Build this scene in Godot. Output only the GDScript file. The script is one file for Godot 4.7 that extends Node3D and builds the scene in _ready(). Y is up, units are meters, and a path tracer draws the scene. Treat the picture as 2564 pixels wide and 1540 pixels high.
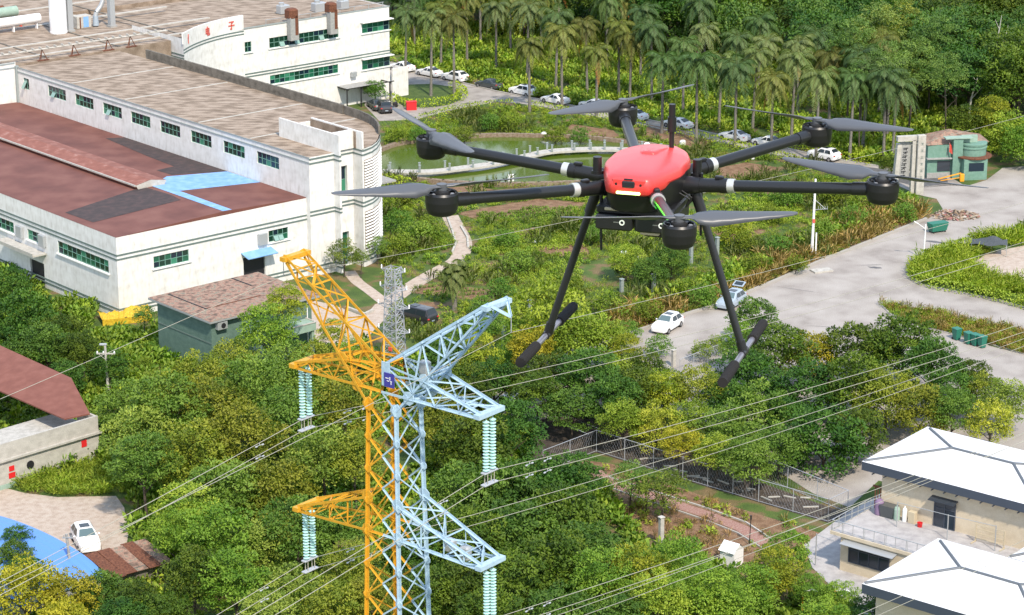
extends Node3D
# An inspection drone over a factory yard, a two-coloured lattice tower, gardens and a palm avenue.
# World axes: x to the right, z towards the viewer, y up, metres. Every position was surveyed on the ground plane.

var M := {}
var used := {}
var rng := RandomNumberGenerator.new()
var G := []          # where the plants may not stand: [polygon, margin]
var UNIT_BOX: BoxMesh


class MB:
	# collects triangles for one mesh
	var v := PackedVector3Array()
	var n := PackedVector3Array()
	var c := PackedColorArray()
	var col := Color.WHITE

	func tri(a: Vector3, b: Vector3, d: Vector3) -> void:
		var m := (b - a).cross(d - a).normalized()
		tri3(a, b, d, m, m, m)

	func tri3(a: Vector3, b: Vector3, d: Vector3, na: Vector3, nb: Vector3, nd: Vector3) -> void:
		v.append(a); v.append(d); v.append(b)
		n.append(na); n.append(nd); n.append(nb)
		c.append(col); c.append(col); c.append(col)

	func quad(a: Vector3, b: Vector3, d: Vector3, e: Vector3) -> void:
		tri(a, b, d)
		tri(a, d, e)

	func quad4(a: Vector3, b: Vector3, d: Vector3, e: Vector3, na: Vector3, nb: Vector3, nd: Vector3, ne: Vector3) -> void:
		tri3(a, b, d, na, nb, nd)
		tri3(a, d, e, na, nd, ne)

	func box(at: Vector3, s: Vector3, b := Basis()) -> void:
		var x := b.x * s.x * 0.5
		var y := b.y * s.y * 0.5
		var z := b.z * s.z * 0.5
		quad(at - x - y + z, at + x - y + z, at + x + y + z, at - x + y + z)
		quad(at + x - y - z, at - x - y - z, at - x + y - z, at + x + y - z)
		quad(at + x - y + z, at + x - y - z, at + x + y - z, at + x + y + z)
		quad(at - x - y - z, at - x - y + z, at - x + y + z, at - x + y - z)
		quad(at - x + y + z, at + x + y + z, at + x + y - z, at - x + y - z)
		quad(at - x - y - z, at + x - y - z, at + x - y + z, at - x - y + z)

	# a box whose edges are cut at 45 degrees
	func cbox(at: Vector3, s: Vector3, k: float, b := Basis()) -> void:
		var o := [Vector2(-s.x / 2 + k, -s.z / 2), Vector2(s.x / 2 - k, -s.z / 2), Vector2(s.x / 2, -s.z / 2 + k), Vector2(s.x / 2, s.z / 2 - k), Vector2(s.x / 2 - k, s.z / 2), Vector2(-s.x / 2 + k, s.z / 2), Vector2(-s.x / 2, s.z / 2 - k), Vector2(-s.x / 2, -s.z / 2 + k)]
		var inner := []
		for p in o:
			inner.append(Vector2(signf(p.x) * maxf(absf(p.x) - k, 0.0), signf(p.y) * maxf(absf(p.y) - k, 0.0)))
		var rings := [[inner, -s.y / 2], [o, -s.y / 2 + k], [o, s.y / 2 - k], [inner, s.y / 2]]
		loft(rings, at, b)

	# rings of equal length, each [points in x and z, y]; closed at both ends
	func loft(rings: Array, at: Vector3, b := Basis()) -> void:
		var g := []
		for r in rings:
			var row := []
			for p in r[0]:
				row.append(at + b * Vector3(p.x, r[1], p.y))
			g.append(row)
		var m: int = g[0].size()
		for i in g.size() - 1:
			for j in m:
				var k := (j + 1) % m
				quad(g[i][j], g[i + 1][j], g[i + 1][k], g[i][k])
		for j in range(1, m - 1):
			tri(g[0][0], g[0][j], g[0][j + 1])
			tri(g[-1][0], g[-1][j + 1], g[-1][j])

	func tube(p: Vector3, q: Vector3, r0: float, r1: float, sides := 8, caps := true) -> void:
		var d := (q - p).normalized()
		var x := d.cross(Vector3.UP if absf(d.y) < 0.9 else Vector3.RIGHT).normalized()
		var y := x.cross(d)
		for i in sides:
			var a := TAU * i / sides
			var e := TAU * (i + 1) / sides
			var na := x * cos(a) + y * sin(a)
			var ne := x * cos(e) + y * sin(e)
			quad4(p + na * r0, q + na * r1, q + ne * r1, p + ne * r0, na, na, ne, ne)
			if caps:
				tri(q, q + ne * r1, q + na * r1)
				tri(p, p + na * r0, p + ne * r0)

	func path(pts: Array, r: float, sides := 6) -> void:
		for i in pts.size() - 1:
			tube(pts[i], pts[i + 1], r, r, sides, i == 0 or i == pts.size() - 2)

	# a profile of Vector2(radius, height) turned about an axis
	func lathe(prof: Array, sides: int, at := Vector3.ZERO, b := Basis()) -> void:
		for i in prof.size() - 1:
			var p: Vector2 = prof[i]
			var q: Vector2 = prof[i + 1]
			var t := (q - p).normalized()
			for j in sides:
				var a := TAU * j / sides
				var e := TAU * (j + 1) / sides
				var ua := Vector3(cos(a), 0, sin(a))
				var ue := Vector3(cos(e), 0, sin(e))
				var na := b * (ua * t.y - Vector3.UP * t.x)
				var ne := b * (ue * t.y - Vector3.UP * t.x)
				var up := Vector3.UP
				quad4(at + b * (ua * p.x + up * p.y), at + b * (ua * q.x + up * q.y), at + b * (ue * q.x + up * q.y), at + b * (ue * p.x + up * p.y), na, na, ne, ne)

	# a flat sheet over a polygon in x and z
	func sheet(poly: PackedVector2Array, y: float) -> void:
		var t := Geometry2D.triangulate_polygon(poly)
		for i in range(0, t.size(), 3):
			var a := poly[t[i]]
			var b := poly[t[i + 1]]
			var d := poly[t[i + 2]]
			if (b - a).cross(d - a) > 0:
				var s := b
				b = d
				d = s
			tri3(Vector3(a.x, y, a.y), Vector3(b.x, y, b.y), Vector3(d.x, y, d.y), Vector3.UP, Vector3.UP, Vector3.UP)

	# a polygon in x and z raised from y0 to y1
	func prism(poly: PackedVector2Array, y0: float, y1: float) -> void:
		sheet(poly, y1)
		var cw := Geometry2D.is_polygon_clockwise(poly)
		for i in poly.size():
			var a := poly[i]
			var b := poly[(i + 1) % poly.size()]
			if cw:
				var s := a
				a = b
				b = s
			quad(Vector3(a.x, y0, a.y), Vector3(a.x, y1, a.y), Vector3(b.x, y1, b.y), Vector3(b.x, y0, b.y))

	# an upright wall with openings. org: lower left corner seen from outside; right: direction to the right seen from outside; holes: Rect2 in metres
	func wall(org: Vector3, right: Vector3, w: float, h: float, holes: Array, depth: float) -> void:
		var up := Vector3.UP
		var inn := -right.cross(up) * depth
		var xs := [0.0, w]
		var ys := [0.0, h]
		for r in holes:
			xs.append(r.position.x); xs.append(r.end.x)
			ys.append(r.position.y); ys.append(r.end.y)
		xs.sort(); ys.sort()
		for i in xs.size() - 1:
			for j in ys.size() - 1:
				if xs[i + 1] - xs[i] < 0.001 or ys[j + 1] - ys[j] < 0.001:
					continue
				var mid := Vector2((xs[i] + xs[i + 1]) / 2, (ys[j] + ys[j + 1]) / 2)
				var open := false
				for r in holes:
					open = open or r.has_point(mid)
				if not open:
					quad(org + right * xs[i] + up * ys[j], org + right * xs[i + 1] + up * ys[j], org + right * xs[i + 1] + up * ys[j + 1], org + right * xs[i] + up * ys[j + 1])
		for r in holes:
			var a: Vector3 = org + right * r.position.x + up * r.position.y
			var b: Vector3 = org + right * r.end.x + up * r.position.y
			var d: Vector3 = org + right * r.end.x + up * r.end.y
			var e: Vector3 = org + right * r.position.x + up * r.end.y
			quad(a, b, b + inn, a + inn)
			quad(b, d, d + inn, b + inn)
			quad(d, e, e + inn, d + inn)
			quad(e, a, a + inn, e + inn)

	func mesh() -> ArrayMesh:
		var a := []
		a.resize(Mesh.ARRAY_MAX)
		a[Mesh.ARRAY_VERTEX] = v
		a[Mesh.ARRAY_NORMAL] = n
		a[Mesh.ARRAY_COLOR] = c
		var m := ArrayMesh.new()
		m.add_surface_from_arrays(Mesh.PRIMITIVE_TRIANGLES, a)
		return m


func lin(r: float, g: float, b: float) -> Color:      # a real-world base colour
	return Color(r, g, b).linear_to_srgb()


func numbered(called: String) -> String:
	var k: int = used.get(called, 0)
	used[called] = k + 1
	return called if k == 0 else "%s_%03d" % [called, k]


func tag(o: Node3D, label: String, category: String, group := "", kind := "") -> void:
	if label:
		o.set_meta("label", label)
	if category:
		o.set_meta("category", category)
	if group:
		o.set_meta("group", group)
	if kind:
		o.set_meta("kind", kind)


func thing(called: String, label: String, category: String, at := Vector3.ZERO, turn := 0.0, group := "") -> Node3D:
	var o := Node3D.new()
	o.name = numbered(called)
	add_child(o, true)
	o.position = at
	o.rotation.y = turn
	tag(o, label, category, group)
	return o


func part(parent: Node3D, called: String, m: Variant, mat: Material, t := Transform3D()) -> MeshInstance3D:
	var o := MeshInstance3D.new()
	o.name = called
	o.mesh = m.mesh() if m is MB else m
	o.material_override = mat
	o.transform = t
	parent.add_child(o, true)
	return o


func solo(called: String, label: String, category: String, m: Variant, mat: Material, at := Vector3.ZERO, turn := 0.0, group := "") -> MeshInstance3D:
	var o := part(self, numbered(called), m, mat, Transform3D(Basis(Vector3.UP, turn), at))
	tag(o, label, category, group)
	return o


func struct(called: String, m: Variant, mat: Material) -> MeshInstance3D:
	var o := part(self, numbered(called), m, mat)
	o.set_meta("kind", "structure")
	return o


func holder(parent: Node3D, called: String, at := Vector3.ZERO) -> Node3D:
	var o := Node3D.new()
	o.name = called
	o.position = at
	parent.add_child(o, true)
	return o


func copy(o: Node3D, label: String, at: Vector3, turn := 0.0, size := 1.0) -> Node3D:
	var d: Node3D = o.duplicate()
	var base := RegEx.create_from_string("_\\d{3}$").sub(o.name, "")
	d.name = numbered(base)
	add_child(d, true)
	d.position = at
	d.rotation.y = turn
	d.scale = Vector3.ONE * size
	d.set_meta("label", label)
	return d


func boxes(parent: Node3D, called: String, mat: Material, at: Vector3, s: Vector3, b := Basis()) -> MeshInstance3D:
	return part(parent, called, UNIT_BOX, mat, Transform3D(Basis(b.x * s.x, b.y * s.y, b.z * s.z), at))


# ---- materials -------------------------------------------------------------------------------------------
func noise(sd: int, freq: float, octaves: int, cols: Array, size := 512, cells := false) -> NoiseTexture2D:
	var f := FastNoiseLite.new()
	f.seed = sd
	f.noise_type = FastNoiseLite.TYPE_CELLULAR if cells else FastNoiseLite.TYPE_SIMPLEX_SMOOTH
	f.frequency = freq
	f.fractal_octaves = octaves
	var g := Gradient.new()
	var offs := PackedFloat32Array()
	var cc := PackedColorArray()
	for i in cols.size():
		offs.append(cols[i][0])
		cc.append(cols[i][1])
	g.offsets = offs
	g.colors = cc
	var t := NoiseTexture2D.new()
	t.width = size
	t.height = size
	t.seamless = true
	t.noise = f
	t.color_ramp = g
	return t


func plain(c: Color, rough := 0.7, metal := 0.0) -> StandardMaterial3D:
	var m := StandardMaterial3D.new()
	m.albedo_color = c
	m.roughness = rough
	m.metallic = metal
	m.cull_mode = BaseMaterial3D.CULL_DISABLED
	return m


# a worn surface: broad patches over metres and a fine grain, laid in world space
func worn(sd: int, cols: Array, metres: float, rough := 0.85, fine := 0.12, freq := 0.012) -> StandardMaterial3D:
	var m := plain(Color.WHITE, rough)
	m.albedo_texture = noise(sd, freq, 5, cols)
	m.uv1_triplanar = true
	m.uv1_world_triplanar = true
	m.uv1_scale = Vector3.ONE / metres
	m.detail_enabled = true
	m.detail_blend_mode = BaseMaterial3D.BLEND_MODE_MUL
	m.detail_uv_layer = BaseMaterial3D.DETAIL_UV_2
	m.detail_albedo = grain(fine)
	m.uv2_triplanar = true
	m.uv2_world_triplanar = true
	m.uv2_scale = Vector3.ONE / 3.1
	return m


var grains := {}
func grain(k: float) -> NoiseTexture2D:
	if not grains.has(k):
		grains[k] = noise(77, 0.09, 3, [[0.0, Color(1 - 2 * k, 1 - 2 * k, 1 - 2 * k)], [0.5, Color(1 - k, 1 - k, 1 - k)], [1.0, Color.WHITE]], 256)
	return grains[k]


func leafy(back := 0.8) -> StandardMaterial3D:
	var m := plain(Color.WHITE, 0.55)
	m.vertex_color_use_as_albedo = true
	m.metallic_specular = 0.35
	m.backlight_enabled = true
	m.backlight = Color(back * 0.9, back, back * 0.35)
	return m


func make_materials() -> void:
	UNIT_BOX = BoxMesh.new()
	M.white = worn(1, [[0.0, lin(0.58, 0.57, 0.54)], [0.35, lin(0.68, 0.675, 0.65)], [0.6, lin(0.73, 0.725, 0.705)], [1.0, lin(0.76, 0.755, 0.74)]], 9.0, 0.8, 0.03)
	var streak := noise(51, 0.03, 4, [[0.0, Color(0.86, 0.85, 0.83)], [0.3, Color(0.96, 0.955, 0.95)], [0.55, Color.WHITE], [1.0, Color.WHITE]])
	M.white.detail_albedo = streak      # rain streaks, drawn out down the wall
	M.white.uv2_scale = Vector3(1.0 / 7.0, 1.0 / 30.0, 1.0 / 7.0)
	M.white_trim = plain(lin(0.76, 0.755, 0.73), 0.7)
	M.stripe = plain(lin(0.12, 0.165, 0.15), 0.7)
	M.edge = plain(lin(0.27, 0.31, 0.31), 0.7)
	M.concrete_roof = worn(2, [[0.0, lin(0.19, 0.135, 0.09)], [0.36, lin(0.34, 0.26, 0.19)], [0.55, lin(0.45, 0.35, 0.265)], [0.75, lin(0.51, 0.405, 0.315)], [1.0, lin(0.53, 0.445, 0.37)]], 16.0, 0.95, 0.16, 0.016)
	M.concrete_roof.uv1_scale = Vector3(1.0 / 24, 1.0 / 24, 1.0 / 12)
	M.parapet = worn(3, [[0.0, lin(0.09, 0.08, 0.065)], [0.45, lin(0.19, 0.17, 0.14)], [1.0, lin(0.33, 0.30, 0.25)]], 7.0, 0.95, 0.14)
	M.red_roof = worn(4, [[0.0, lin(0.125, 0.043, 0.031)], [0.5, lin(0.175, 0.064, 0.047)], [1.0, lin(0.225, 0.095, 0.07)]], 22.0, 0.75, 0.06, 0.008)
	M.red_cap = worn(5, [[0.0, lin(0.22, 0.075, 0.05)], [0.55, lin(0.29, 0.105, 0.07)], [0.8, lin(0.36, 0.16, 0.12)], [1.0, lin(0.5, 0.35, 0.3)]], 9.0, 0.7, 0.08)
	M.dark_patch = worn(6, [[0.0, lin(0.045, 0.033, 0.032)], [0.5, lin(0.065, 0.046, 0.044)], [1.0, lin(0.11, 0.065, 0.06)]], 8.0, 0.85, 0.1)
	M.blue_sheet = worn(7, [[0.0, lin(0.15, 0.33, 0.64)], [0.5, lin(0.21, 0.41, 0.72)], [1.0, lin(0.31, 0.51, 0.78)]], 10.0, 0.5, 0.03)
	M.glass_a = plain(lin(0.006, 0.035, 0.022), 0.12)
	M.glass_b = plain(lin(0.012, 0.10, 0.055), 0.15)
	M.glass_c = plain(lin(0.007, 0.02, 0.035), 0.12)
	M.glass_d = plain(lin(0.04, 0.20, 0.12), 0.25)
	M.glass_open = plain(lin(0.22, 0.36, 0.32), 0.2)
	M.frame_green = plain(lin(0.17, 0.34, 0.28), 0.5)
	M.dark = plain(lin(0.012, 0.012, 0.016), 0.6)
	M.black = plain(lin(0.02, 0.02, 0.021), 0.5)
	M.metal = plain(lin(0.42, 0.44, 0.45), 0.45, 0.4)
	M.grey = worn(8, [[0.0, lin(0.30, 0.30, 0.29)], [1.0, lin(0.46, 0.46, 0.44)]], 3.0, 0.85, 0.08)
	M.pale = worn(9, [[0.0, lin(0.40, 0.38, 0.34)], [0.5, lin(0.52, 0.50, 0.45)], [1.0, lin(0.62, 0.59, 0.54)]], 5.0, 0.9, 0.08)
	M.rust = worn(10, [[0.0, lin(0.07, 0.025, 0.015)], [0.5, lin(0.17, 0.06, 0.03)], [1.0, lin(0.30, 0.13, 0.07)]], 2.0, 0.9, 0.1)
	M.sign_red = plain(lin(0.62, 0.10, 0.07), 0.6)
	M.red = plain(lin(0.62, 0.02, 0.025), 0.45)
	M.orange = plain(lin(0.75, 0.33, 0.02), 0.5)
	M.ground = worn(11, [[0.0, lin(0.06, 0.12, 0.015)], [0.40, lin(0.105, 0.185, 0.025)], [0.56, lin(0.15, 0.22, 0.035)], [0.66, lin(0.24, 0.19, 0.07)], [1.0, lin(0.40, 0.25, 0.14)]], 30.0, 0.95, 0.25)
	M.grass = worn(12, [[0.0, lin(0.075, 0.15, 0.02)], [0.5, lin(0.12, 0.21, 0.03)], [1.0, lin(0.19, 0.26, 0.055)]], 11.0, 0.95, 0.3)
	M.soil = worn(13, [[0.0, lin(0.21, 0.115, 0.055)], [0.5, lin(0.36, 0.205, 0.11)], [0.8, lin(0.44, 0.28, 0.16)], [1.0, lin(0.20, 0.19, 0.06)]], 9.0, 0.95, 0.25)
	M.dark_soil = worn(14, [[0.0, lin(0.05, 0.038, 0.028)], [0.5, lin(0.11, 0.085, 0.065)], [1.0, lin(0.19, 0.15, 0.115)]], 7.0, 0.95, 0.25)
	M.road = worn(15, [[0.0, lin(0.29, 0.255, 0.225)], [0.35, lin(0.385, 0.345, 0.31)], [0.6, lin(0.435, 0.395, 0.355)], [1.0, lin(0.49, 0.45, 0.41)]], 34.0, 0.9, 0.1)
	M.avenue = worn(16, [[0.0, lin(0.27, 0.24, 0.215)], [0.5, lin(0.37, 0.335, 0.30)], [1.0, lin(0.46, 0.42, 0.38)]], 18.0, 0.9, 0.08)
	M.asphalt = worn(17, [[0.0, lin(0.10, 0.10, 0.105)], [1.0, lin(0.18, 0.178, 0.18)]], 9.0, 0.9, 0.1)
	M.pathway = worn(18, [[0.0, lin(0.43, 0.34, 0.27)], [0.5, lin(0.54, 0.44, 0.36)], [1.0, lin(0.60, 0.52, 0.44)]], 6.0, 0.95, 0.1)
	M.kerb = plain(lin(0.36, 0.34, 0.31), 0.9)
	M.brick_path = worn(19, [[0.0, lin(0.36, 0.17, 0.13)], [0.5, lin(0.44, 0.25, 0.20)], [1.0, lin(0.52, 0.36, 0.30)]], 2.0, 0.95, 0.15)
	M.paving = worn(20, [[0.0, lin(0.36, 0.34, 0.34)], [0.5, lin(0.45, 0.43, 0.42)], [1.0, lin(0.52, 0.50, 0.49)]], 8.0, 0.9, 0.06)
	M.bank = worn(21, [[0.0, lin(0.19, 0.12, 0.08)], [0.5, lin(0.32, 0.24, 0.17)], [1.0, lin(0.44, 0.36, 0.28)]], 4.0, 0.95, 0.15)
	M.leaf = leafy()
	M.leaves = []
	for c in [Color(1, 1, 1), Color(0.86, 0.93, 0.9), Color(1.0, 0.95, 0.8), Color(0.78, 0.88, 0.86), Color(0.93, 0.86, 0.72)]:
		var lm := leafy()
		lm.albedo_color = c
		M.leaves.append(lm)
	M.bark = worn(22, [[0.0, lin(0.07, 0.055, 0.04)], [1.0, lin(0.18, 0.145, 0.11)]], 1.0, 0.95, 0.2)
	M.palm_bark = worn(23, [[0.0, lin(0.16, 0.145, 0.125)], [0.6, lin(0.27, 0.25, 0.22)], [1.0, lin(0.36, 0.34, 0.30)]], 1.6, 0.9, 0.15)
	M.yellow_steel = worn(41, [[0.0, lin(0.60, 0.29, 0.02)], [0.4, lin(0.70, 0.36, 0.022)], [1.0, lin(0.76, 0.42, 0.04)]], 1.3, 0.5, 0.06)
	M.blue_steel = worn(42, [[0.0, lin(0.33, 0.46, 0.58)], [0.4, lin(0.40, 0.56, 0.69)], [1.0, lin(0.50, 0.64, 0.74)]], 1.3, 0.5, 0.05)
	M.galvanised = plain(lin(0.44, 0.46, 0.50), 0.45, 0.3)
	M.insulator = plain(lin(0.40, 0.66, 0.62), 0.15)
	M.insulator.clearcoat_enabled = true
	M.wire = plain(lin(0.42, 0.40, 0.33), 0.5, 0.2)
	M.water = plain(lin(0.075, 0.115, 0.012), 0.12)
	var wave := FastNoiseLite.new()
	wave.seed = 5
	wave.frequency = 0.02
	var wt := NoiseTexture2D.new()
	wt.noise = wave
	wt.seamless = true
	wt.as_normal_map = true
	wt.bump_strength = 1.2
	M.water.normal_enabled = true
	M.water.normal_texture = wt
	M.water.normal_scale = 0.12
	M.water.uv1_triplanar = true
	M.water.uv1_world_triplanar = true
	M.water.uv1_scale = Vector3.ONE / 5.0
	M.green_wall = worn(24, [[0.0, lin(0.085, 0.155, 0.125)], [0.5, lin(0.12, 0.20, 0.165)], [1.0, lin(0.155, 0.245, 0.205)]], 5.0, 0.8, 0.06)
	M.pale_green = worn(25, [[0.0, lin(0.25, 0.36, 0.29)], [1.0, lin(0.36, 0.49, 0.41)]], 5.0, 0.8, 0.05)
	M.guard_green = worn(26, [[0.0, lin(0.13, 0.26, 0.20)], [1.0, lin(0.20, 0.34, 0.275)]], 4.0, 0.75, 0.05)
	M.old_tile = worn(27, [[0.0, lin(0.10, 0.075, 0.055)], [0.3, lin(0.30, 0.20, 0.15)], [0.48, lin(0.48, 0.28, 0.20)], [0.62, lin(0.54, 0.35, 0.26)], [0.72, lin(0.36, 0.31, 0.23)], [1.0, lin(0.27, 0.24, 0.19)]], 9.0, 0.95, 0.2, 0.016)
	M.house_red = worn(28, [[0.0, lin(0.17, 0.055, 0.036)], [0.5, lin(0.215, 0.075, 0.05)], [1.0, lin(0.26, 0.10, 0.072)]], 10.0, 0.75, 0.05)
	M.cream = worn(29, [[0.0, lin(0.57, 0.48, 0.34)], [0.5, lin(0.66, 0.565, 0.42)], [1.0, lin(0.71, 0.62, 0.48)]], 6.0, 0.85, 0.05)
	M.tarp_white = worn(30, [[0.0, lin(0.58, 0.575, 0.57)], [0.3, lin(0.70, 0.70, 0.70)], [0.55, lin(0.76, 0.76, 0.765)], [1.0, lin(0.79, 0.79, 0.79)]], 8.0, 0.6, 0.03)
	M.fascia = plain(lin(0.05, 0.064, 0.09), 0.5)
	M.seam = plain(lin(0.10, 0.115, 0.13), 0.5)
	M.house_glass = plain(lin(0.035, 0.045, 0.06), 0.1)
	M.blue_roof = plain(lin(0.10, 0.25, 0.62), 0.5)
	M.teal = plain(lin(0.02, 0.16, 0.11), 0.5)
	M.post_grey = worn(31, [[0.0, lin(0.22, 0.27, 0.26)], [1.0, lin(0.42, 0.47, 0.46)]], 1.0, 0.9, 0.1)
	M.paint_white = plain(lin(0.80, 0.80, 0.80), 0.3)
	M.paint_white.clearcoat_enabled = true
	M.paint_dark = plain(lin(0.045, 0.055, 0.06), 0.25)
	M.paint_dark.clearcoat_enabled = true
	M.paint_black = plain(lin(0.015, 0.015, 0.02), 0.25)
	M.paint_black.clearcoat_enabled = true
	M.paint_blue = plain(lin(0.33, 0.40, 0.47), 0.3)
	M.paint_blue.clearcoat_enabled = true
	M.car_glass = plain(lin(0.02, 0.028, 0.032), 0.08)
	M.screen_glass = plain(lin(0.10, 0.15, 0.16), 0.08)
	M.tyre = plain(lin(0.018, 0.018, 0.018), 0.9)
	M.rim = plain(lin(0.35, 0.35, 0.36), 0.35, 0.6)
	M.lamp_red = plain(lin(0.45, 0.03, 0.03), 0.3)
	M.lamp_clear = plain(lin(0.7, 0.7, 0.68), 0.2)
	M.purple = plain(lin(0.22, 0.15, 0.25), 0.7)
	M.tent = worn(32, [[0.0, lin(0.05, 0.06, 0.07)], [1.0, lin(0.11, 0.125, 0.14)]], 2.0, 0.9, 0.1)
	M.carbon = plain(lin(0.016, 0.017, 0.019), 0.32)
	M.drone_black = plain(lin(0.011, 0.011, 0.012), 0.4)
	M.drone_red = plain(lin(0.70, 0.045, 0.04), 0.34)
	M.drone_red.clearcoat_enabled = true
	M.drone_red.clearcoat = 0.6
	M.ring = plain(lin(0.62, 0.62, 0.60), 0.35, 0.5)
	M.blade = plain(lin(0.085, 0.09, 0.10), 0.4)
	M.foam = plain(lin(0.014, 0.012, 0.012), 0.9)
	M.skid = plain(lin(0.20, 0.20, 0.24), 0.3, 0.3)
	M.beige = plain(lin(0.50, 0.43, 0.30), 0.6)


func _ready() -> void:
	rng.seed = 7
	var cam := Camera3D.new()
	cam.name = "camera"
	cam.fov = 13.935
	cam.near = 0.5
	cam.far = 3000.0
	cam.position = Vector3(0, 90, 0)
	cam.rotation_degrees = Vector3(-17.5, 0, 0)
	add_child(cam)
	cam.current = true
	var env := Environment.new()
	env.background_mode = Environment.BG_SKY
	var sky := Sky.new()
	var sm := ProceduralSkyMaterial.new()
	sm.sky_top_color = Color(0.58, 0.66, 0.78)
	sm.sky_horizon_color = Color(0.88, 0.90, 0.91)
	sm.sky_curve = 0.2
	sm.ground_bottom_color = Color(0.35, 0.38, 0.30)
	sm.ground_horizon_color = Color(0.75, 0.78, 0.78)
	sky.sky_material = sm
	env.sky = sky
	env.background_energy_multiplier = 1.4
	env.tonemap_mode = Environment.TONE_MAPPER_LINEAR
	env.tonemap_exposure = 1.6
	env.sdfgi_enabled = true
	env.ssao_enabled = true
	env.ssil_enabled = true
	var we := WorldEnvironment.new()
	we.name = "world_environment"
	we.environment = env
	add_child(we)
	var sun := DirectionalLight3D.new()
	sun.name = "sun"
	sun.light_energy = 1.1
	sun.light_color = Color(1.0, 0.95, 0.88)
	sun.light_angular_distance = 2.5
	sun.shadow_enabled = true
	add_child(sun)
	# the sun stands behind the viewer, to the right, half way up the sky
	sun.look_at_from_position(Vector3(0.32, 1.02, 0.87) * 100.0, Vector3.ZERO)
	make_materials()
	lay_ground()
	build_factory()
	build_houses()
	build_gatehouse()
	build_yard_things()
	build_vehicles()
	build_poles()
	build_fence()
	build_pylon()
	build_far_tower()
	build_wires()
	build_drone()
	build_trees()
	build_palms()
	build_plants()


# ---- ground, roads, pond ---------------------------------------------------------------------------------
func poly(a: Array) -> PackedVector2Array:
	return PackedVector2Array(a)


func sheet(called: String, a: Array, y: float, mat: Material, keep_out := 0.3) -> void:
	var m := MB.new()
	m.sheet(poly(a), y)
	struct(called, m, mat)
	if keep_out >= 0.0:
		G.append([poly(a), keep_out])


# a strip of even width along a line
func strip(pts: Array, half: float) -> Array:
	var l := []
	var r := []
	for i in pts.size():
		var d: Vector3 = (pts[mini(i + 1, pts.size() - 1)] - pts[maxi(i - 1, 0)]).normalized()
		var o := Vector3(-d.z, 0, d.x) * half
		l.append(Vector2(pts[i].x + o.x, pts[i].z + o.z))
		r.append(Vector2(pts[i].x - o.x, pts[i].z - o.z))
	r.reverse()
	return l + r


func smooth(pts: Array, n := 4) -> Array:
	var cv := Curve3D.new()
	for i in pts.size():
		var d: Vector3 = (pts[mini(i + 1, pts.size() - 1)] - pts[maxi(i - 1, 0)]) / 6.0
		cv.add_point(pts[i], -d, d)
	var out := []
	for i in (pts.size() - 1) * n + 1:
		out.append(cv.samplef(float(i) / n))
	return out


# a low kerb along an open line
func kerb(pts: Array, w: float, h: float, mat: Material, called := "kerb") -> void:
	var m := MB.new()
	for i in pts.size() - 1:
		var d: Vector3 = pts[i + 1] - pts[i]
		var b := Basis(d.normalized(), Vector3.UP, d.normalized().cross(Vector3.UP))
		m.box((pts[i] + pts[i + 1]) / 2 + Vector3.UP * (h / 2 - 0.05 + 0.001 * (i % 2)), Vector3(d.length() + 0.002, h + 0.1, w), b)
	struct(called, m, mat)


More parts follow.
